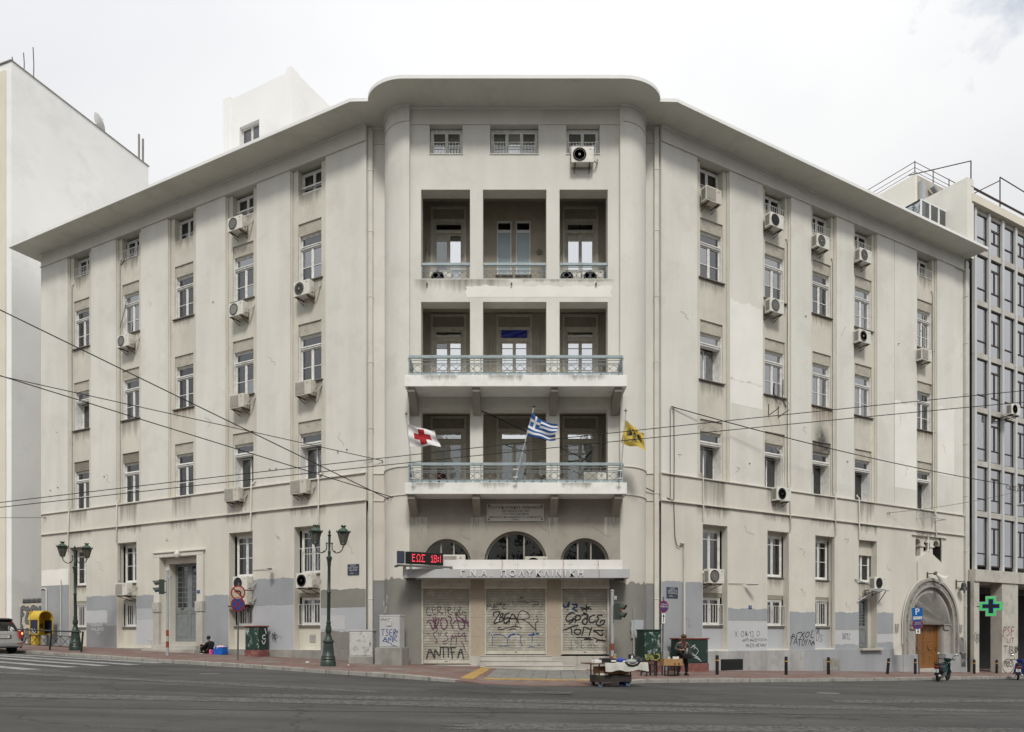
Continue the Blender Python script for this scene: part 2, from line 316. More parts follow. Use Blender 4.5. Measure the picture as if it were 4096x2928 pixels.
mat('kerb_stone', (0.32, 0.312, 0.285), 0.85, var=0.16, vs=1.8, dirt=(0.14, 0.135, 0.12), dirt_amt=0.5, dirt_scale=2.5, bump=0.4, bs=30)
mat('slab_grey', (0.20, 0.195, 0.18), 0.85, var=0.14, vs=1.2, dirt=(0.13, 0.125, 0.11), dirt_amt=0.5, dirt_scale=2.2, bump=0.3, bs=50)
mat('slab_yellow', (0.42, 0.285, 0.10), 0.85, var=0.14, vs=1.6, dirt=(0.24, 0.18, 0.09), dirt_amt=0.5, dirt_scale=2.4, bump=0.4, bs=60)
mat('road_paint', (0.30, 0.30, 0.295), 0.8, var=0.12, vs=1.5, dirt=(0.10, 0.10, 0.098), dirt_amt=0.85, dirt_scale=3.0, bump=0.3, bs=80)

def asphalt():
    m = bpy.data.materials.new('asphalt'); m.use_nodes = True; MATS['asphalt'] = m
    t = m.node_tree; b = t.nodes['Principled BSDF']; L = t.links
    g = t.nodes.new('ShaderNodeNewGeometry'); pos = g.outputs['Position']
    def ns(sc, det, vec=None, r=0.6):
        n = t.nodes.new('ShaderNodeTexNoise'); n.inputs['Scale'].default_value = sc; n.inputs['Detail'].default_value = det; n.inputs['Roughness'].default_value = r; L.new(vec or pos, n.inputs['Vector']); return n.outputs['Fac']
    def rp(v, stops):
        r = t.nodes.new('ShaderNodeValToRGB'); e = r.color_ramp.elements
        e[0].position, e[0].color = stops[0][0], (*[stops[0][1]] * 3, 1); e[1].position, e[1].color = stops[-1][0], (*[stops[-1][1]] * 3, 1)
        for p, c in stops[1:-1]:
            q = e.new(p); q.color = (c, c, c, 1)
        L.new(v, r.inputs[0]); return r.outputs[0]
    def mixm(a, b2):
        n = t.nodes.new('ShaderNodeMix'); n.data_type = 'RGBA'; n.blend_type = 'MULTIPLY'; n.inputs[0].default_value = 1; L.new(a, n.inputs[6]); L.new(b2, n.inputs[7]); return n.outputs[2]
    mp = t.nodes.new('ShaderNodeMapping'); mp.inputs['Rotation'].default_value = (0, 0, R_(12)); mp.inputs['Scale'].default_value = (0.10, 0.75, 0.5); L.new(pos, mp.inputs[0])
    a = rp(ns(0.30, 5), [(0.3, 0.060), (0.7, 0.090)])
    tr = rp(ns(1.0, 5, mp.outputs[0]), [(0.35, 0.80), (0.5, 1.0), (0.68, 1.22)])
    sp = rp(ns(70, 2), [(0.3, 0.62), (0.55, 1.0), (0.72, 1.55)])
    st = rp(ns(0.9, 7, None, 0.75), [(0.34, 0.72), (0.42, 1.0), (0.6, 1.0)])
    c = mixm(mixm(mixm(a, tr), sp), st)
    v = t.nodes.new('ShaderNodeTexVoronoi'); v.feature = 'DISTANCE_TO_EDGE'; v.inputs['Scale'].default_value = 0.16
    nz = t.nodes.new('ShaderNodeTexNoise'); nz.inputs['Scale'].default_value = 1.3; nz.inputs['Detail'].default_value = 6; L.new(pos, nz.inputs['Vector'])
    mv = t.nodes.new('ShaderNodeMix'); mv.data_type = 'RGBA'; mv.blend_type = 'LINEAR_LIGHT'; mv.inputs[0].default_value = 0.55; L.new(pos, mv.inputs[6]); L.new(nz.outputs['Color'], mv.inputs[7]); L.new(mv.outputs[2], v.inputs['Vector'])
    ck = rp(v.outputs['Distance'], [(0.0, 0.55), (0.006, 1.0), (1.0, 1.0)])
    c = mixm(c, ck)
    hue = t.nodes.new('ShaderNodeMix'); hue.data_type = 'RGBA'; hue.blend_type = 'MULTIPLY'; hue.inputs[0].default_value = 1; hue.inputs[7].default_value = (1.0, 0.99, 0.95, 1); L.new(c, hue.inputs[6])
    L.new(hue.outputs[2], b.inputs['Base Color']); b.inputs['Roughness'].default_value = 0.85; b.inputs['Specular IOR Level'].default_value = 0.25
    bn = t.nodes.new('ShaderNodeBump'); bn.inputs['Strength'].default_value = 0.5; bn.inputs['Distance'].default_value = 0.02; L.new(ns(90, 3), bn.inputs['Height']); L.new(bn.outputs[0], b.inputs['Normal'])
asphalt()

def pavers():
    m = bpy.data.materials.new('pavers'); m.use_nodes = True; MATS['pavers'] = m
    t = m.node_tree; b = t.nodes['Principled BSDF']; L = t.links
    g = t.nodes.new('ShaderNodeNewGeometry'); pos = g.outputs['Position']
    mp = t.nodes.new('ShaderNodeMapping'); mp.inputs['Rotation'].default_value = (0, 0, R_(26.7)); L.new(pos, mp.inputs[0])
    br = t.nodes.new('ShaderNodeTexBrick'); br.inputs['Scale'].default_value = 1.0; br.inputs['Brick Width'].default_value = 0.22; br.inputs['Row Height'].default_value = 0.11
    br.inputs['Mortar Size'].default_value = 0.006; br.inputs['Color1'].default_value = (0.20, 0.115, 0.095, 1); br.inputs['Color2'].default_value = (0.165, 0.095, 0.08, 1); br.inputs['Mortar'].default_value = (0.10, 0.085, 0.075, 1)
    L.new(mp.outputs[0], br.inputs['Vector'])
    def ns(sc, det, r=0.6):
        n = t.nodes.new('ShaderNodeTexNoise'); n.inputs['Scale'].default_value = sc; n.inputs['Detail'].default_value = det; n.inputs['Roughness'].default_value = r; L.new(pos, n.inputs['Vector']); return n.outputs['Fac']
    mr = t.nodes.new('ShaderNodeMapRange'); mr.inputs[1].default_value = 0.46; mr.inputs[2].default_value = 0.60; mr.inputs[3].default_value = 0; mr.inputs[4].default_value = 0.65; L.new(ns(0.7, 7, 0.7), mr.inputs[0])
    mx = t.nodes.new('ShaderNodeMix'); mx.data_type = 'RGBA'; mx.inputs[7].default_value = (0.20, 0.175, 0.155, 1); L.new(mr.outputs[0], mx.inputs[0]); L.new(br.outputs[0], mx.inputs[6])
    m2 = t.nodes.new('ShaderNodeMapRange'); m2.inputs[1].default_value = 0.3; m2.inputs[2].default_value = 0.7; m2.inputs[3].default_value = 0.72; m2.inputs[4].default_value = 1.15; L.new(ns(2.6, 5), m2.inputs[0])
    m3 = t.nodes.new('ShaderNodeMix'); m3.data_type = 'RGBA'; m3.blend_type = 'MULTIPLY'; m3.inputs[0].default_value = 1; L.new(mx.outputs[2], m3.inputs[6]); L.new(m2.outputs[0], m3.inputs[7])
    L.new(m3.outputs[2], b.inputs['Base Color']); b.inputs['Roughness'].default_value = 0.85
    bn = t.nodes.new('ShaderNodeBump'); bn.inputs['Strength'].default_value = 0.4; bn.inputs['Distance'].default_value = 0.01; L.new(br.outputs['Fac'], bn.inputs['Height']); bn.invert = True; L.new(bn.outputs[0], b.inputs['Normal'])
pavers()

# ------------------------------------------------------------------ mesh builder and scene graph
class MB:
    """collects boxes, prisms, tubes, lathes into one mesh (x right, y into the scene, z up)"""
    def __init__(s): s.v = []; s.f = []; s.m = []
    def add(s, vs, fs, m=0):
        o = len(s.v); s.v += [tuple(p) for p in vs]; s.f += [tuple(i + o for i in q) for q in fs]; s.m += [m] * len(fs); return s
    def box(s, x0, x1, y0, y1, z0, z1, m=0, skip=()):
        vs = [(x0, y0, z0), (x1, y0, z0), (x1, y1, z0), (x0, y1, z0), (x0, y0, z1), (x1, y0, z1), (x1, y1, z1), (x0, y1, z1)]
        fs = {'bot': (0, 3, 2, 1), 'top': (4, 5, 6, 7), 'front': (0, 1, 5, 4), 'right': (1, 2, 6, 5), 'back': (2, 3, 7, 6), 'left': (3, 0, 4, 7)}
        return s.add(vs, [q for k, q in fs.items() if k not in skip], m)
    def prism(s, poly, y0, y1, m=0):           # polygon in (x,z) counter-clockwise seen from the front (-y)
        n = len(poly); vs = [(p[0], y0, p[1]) for p in poly] + [(p[0], y1, p[1]) for p in poly]
        return s.add(vs, [tuple(range(n)), tuple(range(2 * n - 1, n - 1, -1))] + [(i, i + n, (i + 1) % n + n, (i + 1) % n) for i in range(n)], m)
    def plan(s, poly, z0, z1, m=0):            # polygon in (x,y) counter-clockwise from above
        n = len(poly); g = (lambda z, i: z[i] if isinstance(z, (list, tuple)) else z)
        vs = [(p[0], p[1], g(z0, i)) for i, p in enumerate(poly)] + [(p[0], p[1], g(z1, i)) for i, p in enumerate(poly)]
        return s.add(vs, [tuple(range(n - 1, -1, -1)), tuple(range(n, 2 * n))] + [(i, (i + 1) % n, (i + 1) % n + n, i + n) for i in range(n)], m)
    def side(s, poly, x0, x1, m=0):            # polygon in (y,z), extruded along x
        n = len(poly); vs = [(x0, p[0], p[1]) for p in poly] + [(x1, p[0], p[1]) for p in poly]
        return s.add(vs, [tuple(range(n - 1, -1, -1)), tuple(range(n, 2 * n))] + [(i, (i + 1) % n, (i + 1) % n + n, i + n) for i in range(n)], m)
    def tube(s, path, r, n=8, m=0, caps=True):
        P = [Vector(p) for p in path]; rr = r if isinstance(r, (list, tuple)) else [r] * len(P); rings = []
        ref = None
        for i, p in enumerate(P):
            t = (P[min(i + 1, len(P) - 1)] - P[max(i - 1, 0)]).normalized()
            if ref is None: ref = Vector((0, 0, 1)) if abs(t.z) < 0.9 else Vector((1, 0, 0))
            a = t.cross(ref).normalized(); b = a.cross(t).normalized(); ref = b
            rings.append([p + (a * math.cos(2 * math.pi * k / n) + b * math.sin(2 * math.pi * k / n)) * rr[i] for k in range(n)])
        vs = [q for g in rings for q in g]; fs = []
        for i in range(len(P) - 1):
            for k in range(n): fs.append((i * n + k, i * n + (k + 1) % n, (i + 1) * n + (k + 1) % n, (i + 1) * n + k))
        if caps: fs += [tuple(range(n - 1, -1, -1)), tuple(range((len(P) - 1) * n, len(P) * n))]
        return s.add(vs, fs, m)
    def lathe(s, prof, n=16, c=(0, 0, 0), m=0, axis='z'):
        vs = []; fs = []; k = len(prof)
        for j in range(n):
            a = 2 * math.pi * j / n; ca, sa = math.cos(a), math.sin(a)
            for r, h in prof:
                p = (r * ca, r * sa, h) if axis == 'z' else ((r * ca, h, r * sa) if axis == 'y' else (h, r * ca, r * sa))
                vs.append((p[0] + c[0], p[1] + c[1], p[2] + c[2]))
        for j in range(n):
            q = (j + 1) % n
            for i in range(k - 1): fs.append((j * k + i, q * k + i, q * k + i + 1, j * k + i + 1))
        if prof[0][0] > 1e-6: fs.append(tuple(j * k for j in range(n - 1, -1, -1)))
        if prof[-1][0] > 1e-6: fs.append(tuple(j * k + k - 1 for j in range(n)))
        return s.add(vs, fs, m)
    def ball(s, c, r, n=10, m=0, sc=(1, 1, 1)):
        k = max(4, n // 2); pr = [(math.sin(math.pi * i / k), -math.cos(math.pi * i / k)) for i in range(k + 1)]
        o = MB(); o.lathe([(max(a, 1e-7) * r, b * r) for a, b in pr], n)
        return s.add([(p[0] * sc[0] + c[0], p[1] * sc[1] + c[1], p[2] * sc[2] + c[2]) for p in o.v], o.f, m)
    def grid(s, fn, nu, nv, m=0, mf=None):
        vs = [fn(i / nu, j / nv) for j in range(nv + 1) for i in range(nu + 1)]; o = len(s.v); s.v += [tuple(p) for p in vs]
        for j in range(nv):
            for i in range(nu):
                a = o + j * (nu + 1) + i; s.f.append((a, a + 1, a + nu + 2, a + nu + 1)); s.m.append(mf((i + .5) / nu, (j + .5) / nv) if mf else m)
        return s
    def ribbon(s, pts, w, y=0.0, m=0, fn=None):  # flat brush stroke in (x,z) with round ends
        P = [Vector((p[0], p[1])) for p in pts]
        Q = [P[0]]
        for i in range(1, len(P)):               # smooth once
            Q.append(P[i])
        f = fn or (lambda x, z: (x, y, z)); n = len(Q); L = []; Rr = []
        for i, p in enumerate(Q):
            t = (Q[min(i + 1, n - 1)] - Q[max(i - 1, 0)])
            if t.length < 1e-9: t = Vector((1, 0))
            t.normalize(); o = Vector((-t.y, t.x)) * w / 2; L.append(p + o); Rr.append(p - o)
        t0 = (Q[1] - Q[0]).normalized() * w / 2; t1 = (Q[-1] - Q[-2]).normalized() * w / 2
        poly = [Q[0] - t0] + []
        vs = [f(*(Q[0] - t0))] + [f(*q) for pr in zip(L, Rr) for q in pr] + [f(*(Q[-1] + t1))]
        fs = [(0, 2, 1)] + [(1 + 2 * i, 2 + 2 * i, 4 + 2 * i, 3 + 2 * i) for i in range(n - 1)] + [(2 * n - 1, 2 * n, 2 * n + 1)]
        return s.add(vs, fs, m)
    def mesh(s, name, mats, bev=0.0, smooth=None, fix=True):
        me = bpy.data.meshes.new(name); me.from_pydata(s.v, [], s.f)
        for mm in ([mats] if isinstance(mats, str) else mats): me.materials.append(MATS[mm])
        me.polygons.foreach_set('material_index', s.m)
        if fix or bev:
            bm = bmesh.new(); bm.from_mesh(me)
            if fix: bmesh.ops.recalc_face_normals(bm, faces=bm.faces)
            if bev: bmesh.ops.bevel(bm, geom=list(bm.edges), offset=bev, segments=2, profile=0.6, affect='EDGES', clamp_overlap=True)
            bm.to_mesh(me); bm.free()
        if smooth:
            me.polygons.foreach_set('use_smooth', [True] * len(me.polygons)); me.set_sharp_from_angle(angle=R_(smooth))
        me.update(); return me

W = {}
def place(o, parent, M):
    W[o.name] = M
    if parent is not None:
        o.parent = parent; o.matrix_basis = W[parent.name].inverted() @ M
    else: o.matrix_basis = M
I4 = Matrix.Identity(4)
def T(x, y, z): return Matrix.Translation((x, y, z))
def RZ(d): return Matrix.Rotation(R_(d), 4, 'Z')
def RX(d): return Matrix.Rotation(R_(d), 4, 'X')
def RY(d): return Matrix.Rotation(R_(d), 4, 'Y')
def tag(o, label, cat, group=None):
    o['label'] = label; o['category'] = cat
    if group: o['group'] = group
    return o
def thing(name, label, cat, M, group=None):
    o = bpy.data.objects.new(name, None); COL.objects.link(o); o.empty_display_size = 0.2
    place(o, None, M); return tag(o, label, cat, group)
def ob(name, me, parent=None, M=None, rel=True, label=None):
    """link a mesh as an object; M is relative to the parent unless rel is False"""
    o = bpy.data.objects.new(name, me); COL.objects.link(o)
    Mw = M or I4
    if parent is not None and rel:
        root = parent
        while root.parent is not None: root = root.parent      # M is given in the frame of the whole thing
        Mw = W[root.name] @ Mw
    place(o, parent, Mw)
    if label: o['label'] = label
    return o
def structure(o): o['kind'] = 'structure'; return o
def copy_tree(o, M, label=None, group=None):
    """copy a thing with its parts and sub-parts to a new place"""
    def rec(src, parent, Mw):
        c = src.copy(); COL.objects.link(c); c.parent = None; place(c, parent, Mw)
        for ch in [q for q in bpy.data.objects if q.parent == src]:
            rec(ch, c, Mw @ (W[src.name].inverted() @ W[ch.name]))
        return c
    c = rec(o, None, M)
    if label: c['label'] = label
    if group: c['group'] = group
    return c
def text_me(body, size, ext, m, align='CENTER', sx=1.0, space=1.0):
    cu = bpy.data.curves.new('lettering', 'FONT'); cu.body = body; cu.size = size; cu.extrude = ext; cu.align_x = align; cu.align_y = 'CENTER'; cu.space_character = space; cu.resolution_u = 3
    o = bpy.data.objects.new('lettering_tmp', cu); COL.objects.link(o)
    me = bpy.data.meshes.new_from_object(o.evaluated_get(bpy.context.evaluated_depsgraph_get())); bpy.data.objects.remove(o); bpy.data.curves.remove(cu)
    me.transform(Matrix.Diagonal((sx, 1, 1, 1))); me.transform(RX(90)); me.materials.clear(); me.materials.append(MATS[m]); me.name = 'lettering'
    return me

# ------------------------------------------------------------------ ground: the street falls gently to the right
def gz(x): return -0.0293 * max(-45.0, min(45.0, x))
road = MB()
xs = [-600, -45, -30, -15, 0, 15, 30, 45, 600]; ys = [-600, -40, 0, 20, 40, 60, 600]
for i in range(len(xs) - 1):
    for j in range(len(ys) - 1):
        road.add([(x, y, gz(x) - 0.13) for x, y in ((xs[i], ys[j]), (xs[i + 1], ys[j]), (xs[i + 1], ys[j + 1]), (xs[i], ys[j + 1]))], [(0, 1, 2, 3)])
ROAD = structure(ob('road', road.mesh('road', 'asphalt', fix=False)))

KW = [((-46, 44.9), (-43.5, 50)), ((-30, 36.75), (-27.3, 42.2)), ((-23, 33.1), (-20.3, 38.5)), ((-18.6, 30.75), (-16.0, 36.1)), ((-14.95, 28.75), (-12.4, 34.1)), ((-10.9, 26.75), (-8.7, 32.3)),
      ((-8.15, 25.3), (-5.9, 31.0)), ((-5.47, 23.85), (-4.8, 30.8)), ((-3.45, 22.65), (-3.0, 30.0)), ((-1.71, 21.65), (-1.6, 29.8)), ((-0.9, 21.25), (-0.8, 29.8)), ((0.6, 21.0), (0.6, 29.8)),
      ((2.3, 21.7), (2.2, 29.8)), ((3.4, 23.0), (3.6, 30.0)), ((4.6, 24.3), (5.6, 31.0)), ((7.03, 25.5), (7.2, 31.3)), ((9.8, 27.0), (9.8, 32.9)), ((15.5, 30.4), (15.0, 35.9)), ((27.4, 38.0), (24.5, 45.5)), ((40, 46), (35, 54))]
RAMP = (10, 11, 12)
def kz(i): return gz(KW[i][0][0]) - (0.115 if i in RAMP else (0.05 if i in (9, 13) else 0.0))
PTRI = []
pv = MB(); NR = 6
for i in range(len(KW) - 1):
    for r in range(NR):
        q = []
        for ii, rr in ((i, r), (i + 1, r), (i + 1, r + 1), (i, r + 1)):
            (kx, ky), (wx, wy) = KW[ii]; t = rr / NR; X = kx + (wx - kx) * t; Y = ky + (wy - ky) * t
            zw = gz(wx) + 0.087; q.append((X, Y, kz(ii) + (gz(X) - gz(kx)) * 0 + (zw - kz(ii)) * t))
        pv.add(q, [(0, 1, 2, 3)]); PTRI += [(q[0], q[1], q[2]), (q[0], q[2], q[3])]
    a, b = KW[i][0], KW[i + 1][0]
    pv.add([(a[0], a[1], kz(i) - 0.3), (b[0], b[1], kz(i + 1) - 0.3), (b[0], b[1], kz(i + 1)), (a[0], a[1], kz(i))], [(0, 1, 2, 3)])
PAVEMENT = structure(ob('pavement', pv.mesh('pavement', 'pavers', fix=False)))
def pz(x, y):
    """height of the pavement (or of the road beyond the kerb)"""
    for a, b, c in PTRI:
        d = (b[1] - c[1]) * (a[0] - c[0]) + (c[0] - b[0]) * (a[1] - c[1])
        if abs(d) < 1e-9: continue
        u = ((b[1] - c[1]) * (x - c[0]) + (c[0] - b[0]) * (y - c[1])) / d; v = ((c[1] - a[1]) * (x - c[0]) + (a[0] - c[0]) * (y - c[1])) / d
        if u >= -1e-6 and v >= -1e-6 and u + v <= 1 + 1e-6: return a[2] * u + b[2] * v + c[2] * (1 - u - v)
    return gz(x) - 0.13

# kerb stones, one by one along the edge
KL = 0.93
kst = [MB().box(0.018, KL - 0.018, 0.0, 0.22, -0.28, 0.0).mesh('kerb_stone', 'kerb_stone', bev=0.018) for _ in range(1)]
def kerb_run(pts):
    acc = []
    for (a, za), (b, zb) in zip(pts[:-1], pts[1:]):
        va = Vector((a[0], a[1], za)); vb = Vector((b[0], b[1], zb)); n = max(1, round((vb - va).length / KL))
        for k in range(n):
            p = va.lerp(vb, k / n); q = va.lerp(vb, (k + 1) / n); d = q - p
            M = T(p.x, p.y, p.z + 0.006 + random.uniform(-0.008, 0.006)) @ RZ(math.degrees(math.atan2(d.y, d.x)) + random.uniform(-0.6, 0.6)) @ RY(-math.degrees(math.asin(d.z / d.length))) @ Matrix.Diagonal((d.length / KL, 1, 1, 1)) @ T(0, random.uniform(-0.035, -0.02), 0)
            ob('kerb_stone', kst[0], PAVEMENT, M, rel=False)
kerb_run([(KW[i][0], kz(i)) for i in range(1, 10)])
kerb_run([(KW[i][0], kz(i)) for i in range(13, 19)])

# corner paving: grey slabs and yellow tactile tiles
def paver(name, x, y, w, l, me):
    zz = pz(x, y); sx = (pz(x + 0.2, y) - pz(x - 0.2, y)) / 0.4; sy = (pz(x, y + 0.2) - pz(x, y - 0.2)) / 0.4
    ob(name, me, PAVEMENT, T(x, y, zz + random.uniform(0.0, 0.006)) @ RY(-math.degrees(math.atan(sx))) @ RX(math.degrees(math.atan(sy))) @ RZ(random.uniform(-0.6, 0.6)), rel=False)
slab_me = MB().box(-0.242, 0.242, -0.242, 0.242, -0.03, 0.012).mesh('paving_slab', 'slab_grey', bev=0.006)
tile_mb = MB().box(-0.194, 0.194, -0.194, 0.194, -0.03, 0.012)
for k in range(4): tile_mb.box(-0.17, 0.17, -0.165 + k * 0.09, -0.115 + k * 0.09, 0.011, 0.018)
tile_me = tile_mb.mesh('tactile_tile', 'slab_yellow')
for r in range(9):
    for c in range(8):
        x = -0.62 + c * 0.5 + 0.03 * r; y = 23.45 + r * 0.5
        if x < 2.2 + 0.25 * r and not (y < 24.2 and x > 2.6): paver('paving_slab', x, y, .5, .5, slab_me)
for c in range(10): paver('tactile_tile', -0.72 + c * 0.4 , 22.95 + 0.012 * c * c, .4, .4, tile_me)
for r in range(14): paver('tactile_tile', -1.42 + 0.03 * r, 22.55 + r * 0.4, .4, .4, tile_me)

# worn zebra crossing in the left street
def stripe(a, b, w):
    a = Vector(a); b = Vector(b); d = (b - a).normalized(); n = Vector((-d.y, d.x)) * w / 2; m = MB()
    def fn(u, v):
        p = a + (b - a) * u + n * (2 * v - 1) + n * 0.10 * math.sin(u * 37 + v * 9); return (p.x, p.y, gz(p.x) - 0.13 + 0.004)
    m.grid(fn, 14, 2); return m.mesh('crossing_stripe', 'road_paint', fix=False)
for a, b in (((-24.5, 32.3), (-20.5, 30.5)), ((-22.5, 31.7), (-13.83, 27.82)), ((-23.0, 30.7), (-13.91, 26.14)), ((-22.5, 29.17), (-14.29, 24.9)), ((-22.0, 27.2), (-14.63, 23.56)), ((-20.5, 24.86), (-14.75, 21.83))):
    ob('crossing_stripe', stripe(a, b, 0.52), ROAD, rel=False)
structure(ob('lane_line', stripe((15.2, 19.2), (20.5, 19.9), 0.16), None))
# drain grate and patch in the roadway
g = MB()
for k in range(30): g.box(-1.3 + k * 0.085, -1.255 + k * 0.085, -0.30, 0.30, 0.0, 0.012)
g.box(-1.32, 1.32, -0.33, -0.30, 0, 0.012); g.box(-1.32, 1.32, 0.30, 0.33, 0, 0.012)
dg = ob('drain_grate', g.mesh('drain_grate', 'pole_grey'), None, T(0.35, 18.6, gz(0.35) - 0.128) @ RZ(-14)); tag(dg, 'iron drain grate sunk in the asphalt in front of the corner', 'drain grate')

# ------------------------------------------------------------------ street's other side: unseen blocks added to shade lower floors and fill window reflections
def added_block(x0, x1, y0, y1, h, m, label):
    o = thing('added_opposite_block', label, 'building', T((x0 + x1) / 2, y1, 0), 'unseen blocks added across the street')
    ob('wall', MB().box(x0, x1, y0, y1, -2, h).mesh('wall', m), o, I4, rel=False)
    w = MB(); z = 1.0
    while z < h - 2.5:
        x = x0 + 1.2
        while x < x1 - 2: w.box(x, x + 1.6, y1, y1 + 0.04, z, z + 1.9); x += 3.1
        z += 3.3
    q = ob('window_panes', w.mesh('window_panes', 'office_dark'), o, I4, rel=False); q['kind'] = 'stuff'
    ob('balcony_bands', MB().box(x0, x1, y1, y1 + 0.9, h * .33, h * .33 + .9).mesh('balcony_bands', m), o, I4, rel=False)
added_block(-52, -7, -24, -10, 22, 'nb_cream', 'pale unseen block added across the street to shade the left side and mirror in its windows')
added_block(9, 55, -26, -10, 26, 'concrete', 'grey unseen block added across the street to shade the right side and mirror in its windows')
added_block(-16, 18, -80, -66, 25, 'office_band', 'distant unseen block added behind the viewpoint for shade and reflections')

# ------------------------------------------------------------------ the corner building
ML = T(-6.22, 30.19, 0) @ RZ(-26.7)
MR = T(6.37, 30.23, 0) @ RZ(28.5)
MC = T(0, 29.26, 0)
Z_S1, Z_S2, Z_FR, Z_SOF = 7.13, 8.29, 22.44, 23.10
BLD = thing('corner_building', 'large pale corner building with wide curved cornice, pilasters and three tiers of central loggias', 'building', T(0, 29.3, 0))
def part(name, mb, mats, M, bev=0.0, smooth=None, parent=None, label=None):
    return ob(name, mb.mesh(name, mats, bev=bev, smooth=smooth), parent or BLD, M, rel=False, label=label)

def wall_holes(mb, x0, x1, z0, z1, y, holes, depth, m=0, rm=None):
    X = sorted(set([x0, x1] + [q for h in holes for q in h[:2]])); Z = sorted(set([z0, z1] + [q for h in holes for q in h[2:4]]))
    for a, b in zip(X[:-1], X[1:]):
        for c, d in zip(Z[:-1], Z[1:]):
            cx, cz = (a + b) / 2, (c + d) / 2
            if any(h[0] < cx < h[1] and h[2] < cz < h[3] for h in holes): continue
            mb.add([(a, y, c), (b, y, c), (b, y, d), (a, y, d)], [(0, 1, 2, 3)], m)
    for h in holes:
        a, b, c, d = h[:4]; dp = h[4] if len(h) > 4 else depth; k = m if rm is None else rm
        mb.add([(a, y, c), (a, y + dp, c), (a, y + dp, d), (a, y, d)], [(3, 2, 1, 0)], k); mb.add([(b, y, c), (b, y + dp, c), (b, y + dp, d), (b, y, d)], [(0, 1, 2, 3)], k)
        mb.add([(a, y, c), (b, y, c), (b, y + dp, c), (a, y + dp, c)], [(0, 1, 2, 3)], k); mb.add([(a, y, d), (b, y, d), (b, y + dp, d), (a, y + dp, d)], [(3, 2, 1, 0)], k)
    return mb
def part_raw(name, mb, mats, M, parent=None):
    return ob(name, mb.mesh(name, mats, fix=False), parent or BLD, M, rel=False)

# ---- window kit (origin: bottom centre of the opening, on the wall face; y goes in)
WW, WH = 1.36, 2.66
def slats_mesh(w, h, n, m, y0=0.06, y1=0.2):
    mb = MB(); p = h / n
    prof = []
    for k in range(n): prof += [(y0 + 0.014, k * p), (y0, k * p + p * 0.25), (y0, k * p + p * 0.8), (y0 + 0.014, k * p + p * 0.98)]
    prof += [(y1, h), (y1, 0)]
    mb.side(prof, -w / 2, w / 2); return mb.mesh('shutter_slats', m)
def casement(mb, x0, x1, z0, z1, y0, y1, st=0.055, bars=()):
    mb.box(x0, x0 + st, y0, y1, z0, z1); mb.box(x1 - st, x1, y0, y1, z0, z1); mb.box(x0 + st, x1 - st, y0, y1, z0, z0 + st * 1.3); mb.box(x0 + st, x1 - st, y0, y1, z1 - st, z1)
    out = []; zs = [z0 + st * 1.3] + list(bars) + [z1 - st]
    for b in bars: mb.box(x0 + st, x1 - st, y0 + 0.006, y1 - 0.006, b - 0.014, b + 0.014)
    for a, b in zip(zs[:-1], zs[1:]): out.append((x0 + st, x1 - st, a, b))
    return out
def pane_mesh(r, y, m): return MB().box(r[0] - 0.004, r[1] + 0.004, y, y + 0.006, r[2] - 0.004, r[3] + 0.004).mesh('pane', m)
def curtain_mesh(x0, x1, z0, z1, y, m, amp=0.03, fr=26):
    mb = MB(); mb.grid(lambda u, v: (x0 + (x1 - x0) * u, y + amp * math.sin(u * fr * (x1 - x0)) + amp * .4 * math.sin(u * 3 * fr * (x1 - x0) + 1), z0 + (z1 - z0) * v), 26, 1)
    return mb.mesh('curtain', m, smooth=60, fix=False)
KIT = {}
def kit_A():
    h = WW / 2; f = MB(); zc, zt, zf = 1.55, 1.66, 2.14
    for s in (-1, 1): f.box(min(s * h, s * (h - 0.035)), max(s * h, s * (h - 0.035)), 0.07, 0.30, 0, zf)
    f.box(-h + 0.035, h - 0.035, 0.16, 0.30, zf - 0.05, zf); f.box(-h + 0.035, h - 0.035, 0.13, 0.30, zc, zt); f.box(-h + 0.035, h - 0.035, 0.10, 0.14, zt - 0.045, zt - 0.005); f.box(-h + 0.035, h - 0.035, 0.2, 0.30, 0, 0.04)
    pn = casement(f, -h + 0.04, -0.012, 0.04, zc, 0.19, 0.24, bars=(0.74,)) + casement(f, 0.012, h - 0.04, 0.04, zc, 0.19, 0.24, bars=(0.74,)); f.box(-0.03, 0.03, 0.175, 0.19, 0.04, zc)
    pn += casement(f, -h + 0.05, h - 0.05, zt, zf - 0.05, 0.20, 0.25, st=0.045)
    return f, pn, 0.225
def kit_B():            # outer casements gone: a deep reveal with a newer inner window
    h = WW / 2; f = MB(); zc, zt, zf = 1.58, 1.70, 2.14
    for s in (-1, 1): f.box(min(s * h, s * (h - 0.035)), max(s * h, s * (h - 0.035)), 0.07, 0.62, 0, zf)
    f.box(-h + 0.035, h - 0.035, 0.16, 0.62, zf - 0.05, zf); f.box(-h + 0.035, h - 0.035, 0.13, 0.40, zc, zt); f.box(-h + 0.035, h - 0.035, 0.10, 0.14, zt - 0.045, zt - 0.005); f.box(-h + 0.035, h - 0.035, 0.2, 0.60, 0, 0.03)
    pn = casement(f, -h + 0.05, h - 0.05, zt, zf - 0.05, 0.20, 0.25, st=0.045)
    pn2 = casement(f, -h + 0.035, 0.02, 0.03, zc, 0.50, 0.55, st=0.06) + casement(f, -0.02, h - 0.035, 0.03, zc, 0.555, 0.60, st=0.06)
    return f, pn, 0.225, pn2, 0.53
